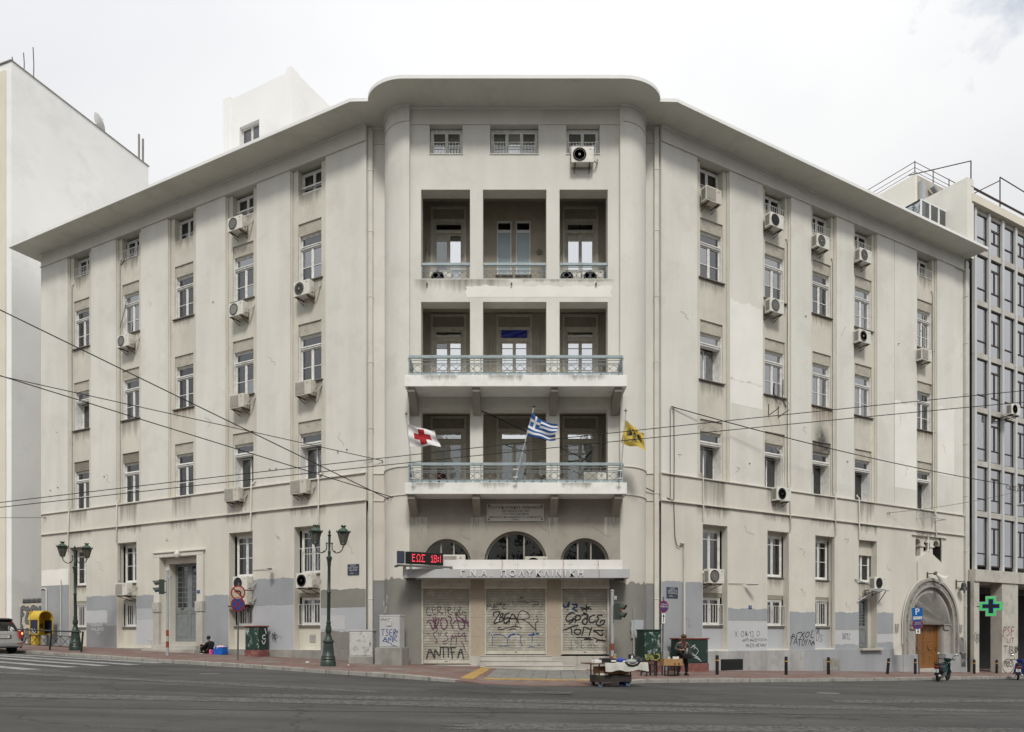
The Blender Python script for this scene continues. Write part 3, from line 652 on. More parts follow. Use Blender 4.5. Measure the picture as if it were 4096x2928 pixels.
def kit_top():
    h = WW / 2; f = MB(); zf = 1.12
    f.box(-h, -h + 0.05, 0.28, 0.40, 0, zf); f.box(h - 0.05, h, 0.28, 0.40, 0, zf); f.box(-h + 0.05, h - 0.05, 0.28, 0.40, zf - 0.05, zf); f.box(-h + 0.05, h - 0.05, 0.28, 0.40, 0, 0.05)
    pn = casement(f, -h + 0.05, -0.01, 0.05, zf - 0.05, 0.31, 0.36, bars=(0.45,)) + casement(f, 0.01, h - 0.05, 0.05, zf - 0.05, 0.31, 0.36, bars=(0.45,))
    return f, pn, 0.335
def kit_ground(w=1.30, zf=1.97, bars=(0.9, 1.6)):
    h = w / 2; f = MB()
    f.box(-h, -h + 0.06, 0.0, 0.14, 0, zf); f.box(h - 0.06, h, 0.0, 0.14, 0, zf); f.box(-h + 0.06, h - 0.06, 0.0, 0.14, zf - 0.06, zf); f.box(-h + 0.06, h - 0.06, -0.03, 0.14, 0, 0.06)
    pn = casement(f, -h + 0.06, -0.012, 0.06, zf - 0.06, 0.02, 0.07, bars=bars) + casement(f, 0.012, h - 0.06, 0.06, zf - 0.06, 0.02, 0.07, bars=bars)
    return f, pn, 0.045
def finish_kit(key, k, fm='white_wood'):
    e = {'frame': k[0].mesh('window_frame', fm), 'panes': [(r, k[2]) for r in k[1]]}
    if len(k) > 3: e['panes'] += [(r, k[4]) for r in k[3]]
    KIT[key] = e
finish_kit('A', kit_A()); finish_kit('B', kit_B()); finish_kit('T', kit_top()); finish_kit('G', kit_ground()); finish_kit('G2', kit_ground(bars=(1.55,))); finish_kit('S', kit_ground(1.30, 1.26, ()), 'white_wood')
PANES = {}; MESHC = {}
def cached(key, fn):
    if key not in MESHC: MESHC[key] = fn()
    return MESHC[key]
SLAT = {m: slats_mesh(WW - 0.02, 0.52, 9, m) for m in ('shutter_slat', 'shutter_dark', 'burnt_slat')}
SILL = MB().box(-WW / 2 - 0.10, WW / 2 + 0.10, -0.09, 0.20, -0.045, 0.0).mesh('sill', 'stone_sill', bev=0.008)
def guard_mesh(w, h, n, proj=0.10, m='white_wood'):
    mb = MB(); r = 0.011
    for zz in (0.03, h): mb.box(-w / 2, w / 2, -proj - r, -proj + r, zz - r, zz + r)
    for s in (-1, 1):
        for zz in (0.03, h): mb.box(s * w / 2 - r, s * w / 2 + r, -proj + r, 0.05, zz - r, zz + r)
    for k in range(n + 1):
        x = -w / 2 + w * k / n; mb.box(x - r * .8, x + r * .8, -proj - r * .8, -proj + r * .8, 0.03 + r, h - r)
    return mb.mesh('guard_rail', m)
def window(kit, M, pane='pane_clear', slat=None, sill=True, curtain=None, cy=None, cz=None, label=None, guard=None):
    w = ob('window', KIT[kit]['frame'], BLD, M, rel=False, label=label)
    for i, (r, y) in enumerate(KIT[kit]['panes']):
        pm = pane if isinstance(pane, str) else pane[i % len(pane)]
        ob('pane', cached(('pane', kit, i, pm), lambda: pane_mesh(r, y, pm)), w, M, rel=False)
    if slat: ob('roller_shutter', SLAT[slat], w, M @ T(0, 0, 2.14), rel=False)
    if sill: ob('sill', SILL, w, M, rel=False)
    if curtain:
        top = {'A': 2.1, 'B': 1.6, 'T': 1.1, 'G': 1.95, 'G2': 1.95, 'S': 1.24}[kit] if cz is None else cz; y = cy or {'A': 0.40, 'B': 0.68, 'T': 0.5, 'G': 0.24, 'G2': 0.24, 'S': 0.24}[kit]
        for k, c in enumerate(curtain):
            if not c: continue
            a = -0.62 + k * 1.24 / len(curtain); b = -0.62 + (k + 1) * 1.24 / len(curtain)
            ob('curtain', cached(('cur', kit, k, len(curtain), c, top), lambda: curtain_mesh(a, b, 0.03, top, y, c)), w, M, rel=False)
    if guard: ob('guard_rail', guard, w, M, rel=False)
    return w
G_TOP = guard_mesh(1.28, 0.50, 9, 0.02, 'white_wood'); G_TOP2 = MB()
for zz in (0.16, 0.42): G_TOP2.box(-0.66, 0.66, 0.2, 0.225, zz, zz + 0.07)
G_TOP2 = G_TOP2.mesh('guard_rail', 'white_wood'); G_BAR = guard_mesh(1.42, 0.95, 9, 0.16); G_BARH = guard_mesh(1.42, 1.28, 9, 0.06); G_GR = guard_mesh(1.42, 1.15, 9, 0.12)
SILLS = (17.27, 12.74, 8.33)

def wavy_patch(x0, x1, z0, z1, y, m, M, amp=0.035, sides=0.0):
    mb = MB(); n = max(6, int((x1 - x0) / 0.12)); ph = random.uniform(0, 9)
    def fn(u, v):
        x = x0 + (x1 - x0) * u; e = amp * (0.6 * math.sin(x * 5 + ph) + 0.4 * math.sin(x * 17 + ph * 2) + 0.25 * math.sin(x * 41 + ph)) if v > 0.5 else 0
        if sides and (u < 1e-6 or u > 1 - 1e-6): x += sides * math.sin(v * 9 + ph)
        return (x, y, z0 + (z1 - z0) * v + e)
    mb.grid(fn, n, 4 if sides else 1); return ob('paint_patch', mb.mesh('paint_patch', m, fix=False), BLD, M, rel=False)

CUR = {'w': 'curtain_white', 'g': 'curtain_grey', 'b': 'curtain_blue', 'n': 'curtain_green', 'o': 'curtain_ochre', '-': None}
def cset(s): return [CUR[c] for c in s] if s else None

def wing(M, bays, segs, x_end, gbays, spec, topspec, gspec):
    lo, hi = min(0, x_end), max(0, x_end)
    for (a, b, y) in segs:
        part('pilaster', MB().box(a, b, y, 0.6, Z_S2 - 0.01, Z_FR), 'plaster', M, bev=0.012)
    for bi, (a, b) in enumerate(bays):
        c = (a + b) / 2; mb = MB(); holes = [(c - WW / 2, c + WW / 2, s, s + WH) for s in SILLS[:2]] + [(c - WW / 2, c + WW / 2, SILLS[2] - 0.02, SILLS[2] + WH), (c - WW / 2, c + WW / 2, 21.20, Z_FR - 0.02, 0.42)]
        wall_holes(mb, a, b, Z_S2, Z_FR, 0.14, holes, 0.34)
        part_raw('bay_panel', mb, 'plaster_beige', M)
        st = MB(); st.box(a, a + 0.075, 0.075, 0.139, Z_S2, Z_FR - 0.001); st.box(b - 0.075, b, 0.075, 0.139, Z_S2, Z_FR - 0.001); part('bay_moulding', st, 'plaster_beige', M)
        for fl in range(3):
            kit, pane, slat, cur = spec[bi][fl]
            window(kit, M @ T(c, 0.14, SILLS[fl]), pane, slat, fl < 2, cset(cur))
        pane, cur, gd = topspec[bi]
        window('T', M @ T(c, 0.14, 21.20), pane, None, False, cset(cur), guard=gd)
    # plain band between the two string courses, lower wall, plinth, frieze
    part('wall_band', MB().box(lo, hi, 0.0, 0.6, Z_S1, Z_S2 - 0.012), 'plaster_low', M, bev=0.01)
    for z in (Z_S1, Z_S2):
        part('string_course', MB().box(lo, hi, -0.07, 0.3, z - 0.025, z + 0.025), 'plaster_low', M, bev=0.008)
    part('frieze', MB().box(lo, hi, -0.012, 0.6, Z_FR + 0.01, Z_SOF), 'plaster', M, bev=0.01)
    part('frieze_moulding', MB().box(lo, hi, -0.07, 0.3, Z_FR - 0.03, Z_FR + 0.015), 'plaster', M, bev=0.008)
    part('cove_moulding', MB().box(lo, hi, -0.07, 0.0, Z_SOF - 0.06, Z_SOF + 0.002), 'cornice_edge', M, bev=0.02)

def flip(lst): return [(-b, -a) for a, b in lst]
L_bays = flip([(2.21, 4.29), (6.36, 8.40), (10.44, 12.48), (14.54, 16.56), (18.68, 20.75)])
L_segs = [(-b, -a, 0.0) for a, b in ((0, 2.21), (4.29, 6.36), (8.40, 10.44), (12.48, 14.54), (16.56, 18.68), (20.75, 23.23))]
c_, d_, b_ = 'pane_clear', 'pane_dark', 'pane_bright'
L_spec = [[('A', [c_, b_, b_, b_, c_], 'shutter_slat', 'bb'), ('A', c_, 'shutter_slat', 'wog'), ('B', c_, 'shutter_slat', '-g')],
          [('A', [c_, c_, b_, c_, b_], 'shutter_slat', 'gb'), ('A', [c_, c_, b_], 'shutter_slat', 'ww'), ('B', c_, 'shutter_slat', '-g')],
          [('A', d_, 'shutter_slat', 'gg'), ('A', d_, 'shutter_slat', 'g-'), ('A', d_, 'shutter_slat', 'g-')],
          [('A', b_, 'shutter_slat', 'ww'), ('A', c_, 'shutter_slat', 'nn'), ('A', d_, 'shutter_dark', 'nn')],
          [('A', d_, 'shutter_slat', 'gg'), ('B', c_, 'shutter_slat', 'n-'), ('A', d_, 'shutter_dark', 'nn')]]
L_top = [(d_, 'g-', G_TOP2), (c_, '-w', G_TOP2), (d_, None, None), (d_, '-g', G_TOP), (d_, 'g-', G_TOP)]
wing(ML, L_bays, L_segs, -23.23, None, L_spec, L_top, None)
R_bays = [(2.03, 3.97), (6.09, 8.0), (9.42, 11.31), (12.64, 14.53), (17.94, 19.83)]
R_segs = [(0, 2.03, 0.0), (3.97, 6.09, 0.0), (8.0, 9.42, 0.0), (11.31, 12.64, 0.0), (14.53, 15.955, 0.0), (15.985, 17.94, 0.0), (19.83, 21.5, 0.0), (21.5, 22.42, 0.05)]
R_spec = [[('A', [c_, b_, c_, c_, c_], 'shutter_slat', 'gb'), ('B', b_, 'shutter_slat', '-b'), ('B', c_, 'shutter_slat', '-g')],
          [('A', [c_, b_, c_, b_, b_], 'shutter_slat', 'bb'), ('A', b_, 'shutter_slat', '-b'), ('B', c_, 'shutter_slat', 'b-')],
          [('A', c_, 'shutter_slat', 'bb'), ('A', b_, 'shutter_slat', 'w-'), ('B', d_, 'burnt_slat', '--')],
          [('A', b_, 'shutter_slat', 'ww'), ('A', b_, 'shutter_slat', 'gw'), ('B', d_, 'shutter_slat', 'g-')],
          [('A', b_, 'shutter_slat', 'gg'), ('A', c_, 'shutter_slat', 'og'), ('B', d_, 'shutter_slat', '--')]]
R_top = [(d_, None, None), (d_, 'w-', G_TOP), (d_, 'w-', G_TOP), (d_, 'w-', G_TOP), (d_, '-g', G_TOP)]
wing(MR, R_bays, R_segs, 22.42, None, R_spec, R_top, None)
part('wall_groove', MB().box(15.955, 15.985, 0.03, 0.4, 7.2, Z_FR), 'plaster_beige', MR)

# ---- ground storey of the two wings
Z_PL = 0.72
def low_wall(M, x0, x1, openings, y=0.02):
    mb = MB(); wall_holes(mb, x0, x1, -1.4, Z_S1, y, openings, 0.36); part_raw('lower_wall', mb, 'plaster_low', M)
Lg = flip([(2.53, 4.05), (6.63, 8.17), (14.92, 16.46), (19.10, 20.59)])
L_door = (-13.0, -10.28)
low_wall(ML, -23.23, 0, [(a, b, Z_PL + 0.01, 6.25) for a, b in Lg] + [(L_door[0], L_door[1], 1.0, 5.30, 0.75)])
def opening_fill(M, a, b, z_top=6.25, low=True, pane='pane_dark', cur='g-', guard=None, apron='plaster_beige', topcur='w-', kit='G', tg=None):
    c = (a + b) / 2
    for z0, z1 in ((3.28, 4.16), (6.13, z_top + 0.05)) + (((Z_PL - 0.2, 1.80),) if low else ()): part('apron_wall', MB().box(a, b, 0.36, 0.62, z0, z1), apron, M, bev=0.006)
    window(kit, M @ T(c, 0.40, 4.16), pane, None, False, cset(topcur), guard=tg)
    part('sill', MB().box(a + 0.01, b - 0.01, 0.30, 0.40, 4.115, 4.16), 'stone_sill', M)
    if low:
        window('S', M @ T(c, 0.40, 1.82), 'pane_dark', None, False, cset(cur), guard=guard)
        part('roller_shutter', MB().box(a + 0.03, b - 0.03, 0.37, 0.44, 3.09, 3.27), 'shutter_dark', M)
        part('sill', MB().box(a + 0.01, b - 0.01, 0.27, 0.40, 1.765, 1.81), 'stone_sill', M)
opening_fill(ML, *Lg[0], guard=G_BAR, cur='og', topcur='wb-', tg=G_GR)
opening_fill(ML, *Lg[1], guard=G_BARH, cur='-g', topcur='b-w')
opening_fill(ML, *Lg[2], guard=G_BARH, cur='g-', topcur='ww')
opening_fill(ML, *Lg[3], guard=G_BARH, cur='g-', topcur='ww')
part('plinth', MB().box(-23.23, 0.0, -0.07, 0.02, -1.5, Z_PL), 'concrete', ML, bev=0.015)
Rg = [(2.36, 3.85), (6.41, 7.87), (9.74, 11.17), (13.05, 14.52)]
low_wall(MR, 0, 14.9, [(a, b, Z_PL + 0.01, 6.3) for a, b in Rg])
opening_fill(MR, *Rg[0], z_top=6.3, guard=G_BAR, apron='plaster_beige', cur='--', topcur='-w', kit='G2', pane='pane_clear')
opening_fill(MR, *Rg[1], z_top=6.3, guard=G_BAR, cur='--', topcur='-g', kit='G2')
opening_fill(MR, *Rg[2], z_top=6.3, guard=G_BARH, cur='--', topcur='-g')
opening_fill(MR, *Rg[3], z_top=6.3, low=False, topcur='g-')
mat('plinth_grey', (0.40, 0.40, 0.395), 0.85, var=0.10, vs=1.2, streak=0.25, dirt=(0.25, 0.25, 0.245), dirt_amt=0.5, dirt_scale=2.5, bump=0.3, bs=50, spec=0.2)
part('plinth', MB().box(0, 8.8, -0.12, 0.02, -1.5, 0.67), 'plinth_grey', MR, bev=0.012)
part('plinth', MB().box(8.8, 15.75, -0.122, 0.02, -1.5, 0.68), 'paint_bluegrey', MR, bev=0.012)
part('roller_shutter', MB().box(13.07, 14.5, 0.30, 0.42, 5.55, 6.28), 'shutter_slat', MR)
# basement vent and glass blocks in the right plinth
v = MB()
for k in range(7): v.box(3.35, 4.62, -0.145, -0.11, -0.16 + k * 0.065, -0.125 + k * 0.065)
v.box(3.3, 4.67, -0.124, -0.118, -0.2, 0.30); part('basement_vent', v, 'black_paint', MR)
v = MB()
for k in range(6):
    for j in range(3): v.box(10.15 + k * 0.21, 10.34 + k * 0.21, -0.14, -0.118, -0.36 + j * 0.21, -0.17 + j * 0.21)
part('glass_block_panel', v, 'concrete', MR, bev=0.01); 

# painted-over zones on the lower walls
for s0, s1, z0, z1, m in ((20.62, 23.22, Z_PL, 4.2, 'paint_bluegrey'), (16.5, 19.08, 1.92, 3.5, 'paint_bluegrey'), (16.5, 19.08, Z_PL, 1.92, 'paint_darkgrey'), (13.45, 14.9, 2.2, 3.45, 'paint_bluegrey'), (13.45, 14.9, 0.9, 2.2, 'paint_lightgrey'),
                           (8.2, 9.82, Z_PL, 3.32, 'paint_bluegrey'), (4.08, 6.6, 2.75, 3.98, 'paint_bluegrey'), (4.08, 6.6, Z_PL, 2.75, 'paint_palegrey'), (0.02, 2.5, 2.57, 3.37, 'paint_olive'), (0.02, 2.5, 1.54, 2.57, 'paint_palegrey'), (0.02, 2.5, Z_PL, 1.54, 'paint_olive')):
    wavy_patch(-s1, -s0, z0, z1, 0.016, m, ML)
wavy_patch(-19.08, -17.3, 2.06, 2.72, 0.012, 'paint_lightgrey', ML, 0.02, 0.02); wavy_patch(-2.5, -1.15, 1.64, 2.24, 0.012, 'paint_lightgrey', ML, 0.02, 0.03); wavy_patch(-23.2, -20.7, 4.2, 5.1, 0.012, 'repair_plaster', ML, 0.03)
wavy_patch(-14.9, -13.45, 2.2, 2.76, 0.012, 'paint_palegrey', ML, 0.02)
for s0, s1, z0, z1, m in ((0.02, 2.34, 0.67, 3.7, 'paint_bluegrey'), (3.88, 6.39, 2.04, 2.6, 'paint_bluegrey'), (3.88, 6.39, 0.67, 2.04, 'paint_lightgrey'), (7.9, 9.72, 0.67, 2.5, 'paint_bluegrey'), (11.2, 13.03, 1.64, 2.54, 'paint_bluegrey'), (11.2, 13.03, 0.92, 1.64, 'paint_lightgrey'), (11.2, 13.03, 0.67, 0.92, 'paint_bluegrey'),
                           (14.54, 15.9, 1.46, 2.58, 'paint_bluegrey'), (14.54, 15.9, 1.0, 1.46, 'paint_lightgrey'), (14.54, 15.9, 0.67, 1.0, 'paint_bluegrey')):
    wavy_patch(s0, s1, z0, z1, 0.016, m, MR)
for a, b in Rg[:3]: wavy_patch(a + 0.01, b - 0.01, 0.72, 1.74, 0.355, 'paint_palegrey', MR, 0.01)
wavy_patch(1.85, 2.34, 0.9, 1.3, 0.012, 'paint_palegrey', MR, 0.01)
# repaired plaster on the upper pilasters
wavy_patch(3.99, 6.07, 13.0, 16.6, -0.004, 'repair_plaster', MR, 0.09); wavy_patch(4.0, 6.05, 11.9, 13.0, -0.004, 'repair_plaster', MR, 0.1, 0.02)
wavy_patch(16.0, 17.9, 9.3, 13.9, -0.004, 'repair_plaster', MR, 0.12); wavy_patch(19.86, 21.45, 10.4, 14.2, -0.004, 'repair_plaster', MR, 0.1)
# soot above the burnt window
so = MB(); so.grid(lambda u, v: (10.365 + (u - .5) * 1.5, 0.135, 11.0 + v * 1.7), 10, 10)
ob('soot_stain', so.mesh('soot_stain', 'soot', fix=False), BLD, MR, rel=False)

# ---- grey double door in the left wing with its stone surround and steps
dc = (L_door[0] + L_door[1]) / 2; xa, xb = L_door
for x0, x1, y0, y1, z0, z1 in ((-13.42, xa, -0.10, 0.02, 0.7, 5.31), (xb, -9.84, -0.10, 0.02, 0.7, 5.31), (-13.42, -9.84, -0.10, 0.02, 5.31, 5.52), (-13.5, -9.76, -0.16, 0.02, 5.521, 5.60), (xa, xa + 0.3, 0.25, 0.74, 1.0, 5.29), (xb - 0.3, xb, 0.25, 0.74, 1.0, 5.29), (xa + 0.3, xb - 0.3, 0.25, 0.74, 5.0, 5.29)):
    part('door_surround', MB().box(x0, x1, y0, y1, z0, z1), 'plaster_low', ML, bev=0.02)
for x0, x1 in ((-13.43, xa + 0.005), (xb - 0.005, -9.83)): part('marble_pier', MB().box(x0, x1, -0.13, 0.0, 0.7, 2.55).box(x0 - 0.03, x1 + 0.03, -0.17, -0.01, 2.55, 3.05).box(x0 + 0.14, x1 - 0.14, -0.185, -0.16, 2.65, 2.95), 'marble_white', ML, bev=0.012)
for k, (w_, y_, zt) in enumerate(((0.0, -0.02, 1.06), (0.25, -0.35, 0.88), (0.55, -0.68, 0.70))):
    part('door_step', MB().box(xa - w_, xb + w_, y_, 0.7 if k == 0 else y_ + 0.36, -0.2, zt), 'marble_white', ML, bev=0.015)
def leaf(w, h, m, gl):
    mb = MB(); p = []
    mb.box(0, 0.09, 0, 0.06, 0, h); mb.box(w - 0.09, w, 0, 0.06, 0, h); mb.box(0.09, w - 0.09, 0, 0.06, 0, 0.14); mb.box(0.09, w - 0.09, 0, 0.06, h - 0.12, h)
    mb.box(0.09, w - 0.09, 0, 0.06, h * 0.36, h * 0.44); mb.box(0.09, w - 0.09, 0.02, 0.05, 0.14, h * 0.36); mb.box(0.15, w - 0.15, 0.005, 0.02, 0.22, h * 0.33)
    g0, g1 = h * 0.44, h - 0.12; mb.box(0.09, 0.17, 0.01, 0.05, g0, g1); mb.box(w - 0.17, w - 0.09, 0.01, 0.05, g0, g1)
    for k in range(1, 8): z = g0 + (g1 - g0) * k / 8; mb.box(0.17, w - 0.17, 0.015, 0.045, z - 0.012, z + 0.012)
    mb.box(w / 2 - 0.012, w / 2 + 0.012, 0.012, 0.048, g0, g1); mb.box(0.2, w - 0.2, -0.015, 0, h * 0.385, h * 0.40)
    return mb.mesh('door_leaf', m, bev=0.004), MB().box(0.17, w - 0.17, 0.03, 0.034, g0, g1).mesh('pane', gl)
lw = (xb - xa - 0.6) / 2; lm, lp = leaf(lw, 3.92, 'door_grey', 'pane_dark')
for k in range(2):
    d = ob('door_leaf', lm, BLD, ML @ T(xa + 0.3 + k * lw, 0.62, 1.07), rel=False); ob('pane', lp, d, ML @ T(xa + 0.3 + k * lw, 0.62, 1.07), rel=False)
    ob('letter_slot', cached('slot', lambda: MB().box(lw / 2 - 0.13, lw / 2 + 0.13, -0.02, 0.0, 1.62, 1.69).mesh('letter_slot', 'rust')), d, ML @ T(xa + 0.3 + k * lw, 0.62, 1.07), rel=False)
lamp = MB(); lamp.lathe([(0.001, 0.0), (0.10, 0.02), (0.15, 0.12), (0.14, 0.24), (0.07, 0.33), (0.05, 0.36)], 14); part('door_lamp', lamp, 'horn_white', ML @ T(-11.55, -0.18, 5.22), smooth=50)
# narrow grey door in the right wing
lm2, lp2 = leaf(1.0, 2.55, 'door_grey', 'pane_dark')
d = ob('door_leaf', lm2, BLD, MR @ T(13.25, 0.40, 0.75), rel=False); ob('pane', lp2, d, MR @ T(13.25, 0.40, 0.75), rel=False)
for x0, x1, z1 in ((13.06, 13.24, 3.28), (14.26, 14.51, 3.28), (13.242, 14.258, 0.75)): part('door_surround', MB().box(x0, x1, 0.36 if z1 > 1 else 0.45, 0.6, 0.7, z1), 'plaster_beige', MR)
part('door_step', MB().box(12.95, 14.62, -0.30, 0.5, 0.60, 0.73), 'marble_white', MR, bev=0.012)

# ---- chapel portal and little belfry at the far end of the right wing
PC, PS = 19.20, 2.0            # arch centre along the wall, springing height
def arc(r, a0=0.0, a1=180.0, n=28, cx=PC, cz=PS): return [(cx + r * math.cos(R_(a0 + (a1 - a0) * k / n)), cz + r * math.sin(R_(a0 + (a1 - a0) * k / n))) for k in range(n + 1)]
pw = [(14.9, -1.4), (PC - 2.12, -1.4)] + arc(2.12)[::-1] + [(PC + 2.12, -1.4), (22.42, -1.4), (22.42, 5.2), (14.9, 5.2)]
part('lower_wall', MB().prism(pw, 0.02, 0.5), 'plaster_low', MR)
up = MB(); up.box(14.9, 17.85, 0.02, 0.5, 5.2, Z_S1); up.box(20.3, 22.42, 0.02, 0.5, 5.2, Z_S1); up.box(17.85, 20.3, 0.02, 0.5, 6.86, Z_S1)
up.prism([(17.85, 5.2), (20.3, 5.2), (20.3, 5.45), (19.08, 6.08), (17.85, 5.45)], 0.02, 0.5); part('lower_wall', up, 'plaster_low', MR)
def arch_band(name, r0, r1, y0, y1, m, zb=0.34, bev=0.0):
    o = [(PC + r1, zb)] + arc(r1) + [(PC - r1, zb), (PC - r0, zb)] + arc(r0)[::-1] + [(PC + r0, zb)]
    return part(name, MB().prism(o, y0, y1), m, MR, bev=bev)
arch_band('portal_arch', 2.40, 2.56, -0.12, 0.06, 'portal_stone', bev=0.015)
arch_band('carved_band', 2.15, 2.399, -0.05, 0.2, 'portal_carving')
arch_band('portal_arch', 2.05, 2.149, -0.085, 0.25, 'portal_stone', bev=0.01)
arch_band('portal_arch', 1.86, 2.049, 0.10, 0.4, 'portal_stone')
arch_band('portal_arch', 1.74, 1.859, 0.02, 0.4, 'portal_stone', zb=2.02, bev=0.01)
arch_band('carved_band', 1.54, 1.739, 0.07, 0.4, 'portal_carving', zb=2.02)
arch_band('portal_arch', 1.47, 1.539, 0.04, 0.4, 'portal_stone', zb=2.02, bev=0.008)
arch_band('mosaic_band', 1.30, 1.469, 0.13, 0.42, 'portal_mosaic', zb=2.02)
arch_band('portal_arch', 1.22, 1.299, 0.10, 0.45, 'portal_stone', bev=0.008)
for sg in (-1, 1):
    c = PC + sg * 1.58; col = MB(); col.box(c - 0.26, c + 0.26, 0.06, 0.45, 0.3, 1.68); part('portal_column', col, 'portal_stone', MR, bev=0.03)
    cap = MB(); cap.prism([(c - 0.24, 1.68), (c + 0.24, 1.68), (c + 0.34, 1.94), (c - 0.34, 1.94)], 0.0, 0.44); cap.box(c - 0.37, c + 0.37, -0.04, 0.44, 1.94, 2.02); part('capital', cap, 'portal_carving', MR, bev=0.012)
for sg in (-1, 1): part('marble_dado', MB().box(*sorted((PC + sg * 1.24, PC + sg * 2.62)), -0.12, 0.3, -1.5, 0.34), 'marble_grey', MR, bev=0.01)
part('marble_dado', MB().box(21.84, 22.42, -0.10, 0.1, -1.5, 0.32), 'marble_grey', MR, bev=0.01); part('marble_dado', MB().box(15.76, 16.56, -0.115, 0.1, -1.5, 0.33), 'marble_grey', MR, bev=0.01)
part('portal_floor', MB().box(PC - 1.24, PC + 1.24, -0.1, 0.5, -1.5, -0.46), 'marble_white', MR)
ty = [(PC + 1.22, 2.2)] + [p for p in arc(1.22) if p[1] > 2.2] + [(PC - 1.22, 2.2)]
part('tympanum', MB().prism(ty, 0.40, 0.46), 'pane_dark', MR); part('tympanum_back', MB().box(PC - 1.3, PC + 1.3, 0.6, 0.7, -0.5, 3.4), 'interior', MR)
wd = MB(); wd.box(PC - 1.22, PC - 1.08, 0.30, 0.46, -0.46, 2.2); wd.box(PC + 1.08, PC + 1.22, 0.30, 0.46, -0.46, 2.2); wd.box(PC - 1.08, PC + 1.08, 0.30, 0.46, 2.06, 2.2); part('door_frame', wd, 'door_wood', MR, bev=0.012)
lf = MB(); lf.box(0, 1.07, 0.02, 0.07, 0, 2.5)
for a, b in ((0.0, 0.12), (0.95, 1.07)): lf.box(a, b, 0.0, 0.02, 0, 2.5)
for a, b in ((0.0, 0.16), (0.86, 0.94), (1.46, 1.54), (2.36, 2.5)): lf.box(0.12, 0.95, 0.0, 0.02, a, b)
lf.lathe([(0.10, -0.012), (0.17, -0.03), (0.24, -0.012), (0.24, 0.02), (0.10, 0.02)], 20, (0.535, 0.0, 1.2), axis='y'); lf.ball((0.535, 0.01, 1.2), 0.08, sc=(1, .4, 1.2))
for z in (0.52, 1.98): lf.box(0.52, 0.55, 0.005, 0.02, z - 0.2, z + 0.2); lf.box(0.44, 0.63, 0.005, 0.02, z + 0.05, z + 0.08)
lfm = lf.mesh('door_leaf', 'door_wood', bev=0.004)
for k in range(2):
    d = ob('door_leaf', lfm, BLD, MR @ T(PC - 1.08 + k * 1.08, 0.34, -0.45), rel=False)
ob('door_handle', MB().tube([(0.94, -0.03, 0.95), (0.94, -0.06, 1.0), (0.94, -0.06, 1.12), (0.94, -0.03, 1.17)], 0.014).mesh('door_handle', 'rust'), d, MR @ T(PC, 0.34, -0.45), rel=False)
for dx in (-0.25, 0.12): part('portal_lamp', MB().ball((0, 0, 0), 0.07, sc=(1.3, 1, 1)), 'lit_lamp', MR @ T(PC + 0.15 + dx, 0.33, 3.0))
# belfry: shallow recess with deep shade painted in, two pillars with capitals, three arches, cross
bl = MB()
tops = [(17.85, 6.30), (17.85, 6.86), (20.3, 6.86), (20.3, 6.30)][::-1]
cs = (18.22, 19.08, 19.95); poly = [(17.85, 6.86)] + [(17.85, 6.40)]
for c in cs: poly += [(c - 0.28, 6.40)] + arc(0.28, 180, 0, 12, c, 6.42) + [(c + 0.28, 6.40)]
poly += [(20.3, 6.40), (20.3, 6.86)]
bl.prism(poly, 0.14, 0.40); part('belfry_arches', bl, 'plaster_low', MR)
for c in (18.65, 19.51):
    part('belfry_pillar', MB().box(c - 0.14, c + 0.14, 0.15, 0.40, 5.3, 6.28).box(c - 0.2, c + 0.2, 0.09, 0.41, 6.28, 6.395), 'plaster_low', MR, bev=0.015)
part('belfry_jamb', MB().box(20.27, 20.299, 0.08, 0.5, 5.42, 6.84), 'office_dark', MR)  # thin dark panel: soot and the shade of a deeper opening in one colour
part('belfry_back', MB().box(17.8, 20.35, 0.55, 0.6, 5.0, 6.9), 'office_dark', MR)  # near-black colour stands in for the shade of a deeper recess
part('belfry_cross', MB().box(19.04, 19.13, 0.04, 0.12, 6.05, 6.84).box(18.86, 19.04, 0.04, 0.12, 6.52, 6.62).box(19.13, 19.31, 0.04, 0.12, 6.52, 6.62).box(18.92, 19.25, 0.02, 0.14, 5.98, 6.10), 'plaster', MR, bev=0.008)
for a, b in ((17.5, 17.86), (20.29, 20.65)): part('belfry_moulding', MB().box(a, b, -0.07, 0.02, 6.83, 6.90), 'plaster_low', MR, bev=0.008)
# small stone niche by the portal
ni = [(0.28, 0.42), (0.28, 1.05)] + arc(0.28, 0, 180, 10, 0, 1.05) + [(-0.28, 1.05), (-0.28, 0.42), (-0.19, 0.42), (-0.19, 1.05)] + arc(0.19, 180, 0, 10, 0, 1.05) + [(0.19, 1.05), (0.19, 0.42)]
part('niche_frame', MB().prism(ni, -0.05, 0.03), 'marble_white', MR @ T(22.12, 0, 0), bev=0.008)
part('niche_back', MB().box(-0.19, 0.19, 0.0, 0.03, 0.42, 1.2), 'marble_grey', MR @ T(22.12, 0, 0)); part('niche_basin', MB().prism([(-0.2, 0.34), (0.2, 0.34), (0.32, 0.43), (-0.32, 0.43)], -0.2, 0.02), 'marble_white', MR @ T(22.12, 0, 0), bev=0.01)

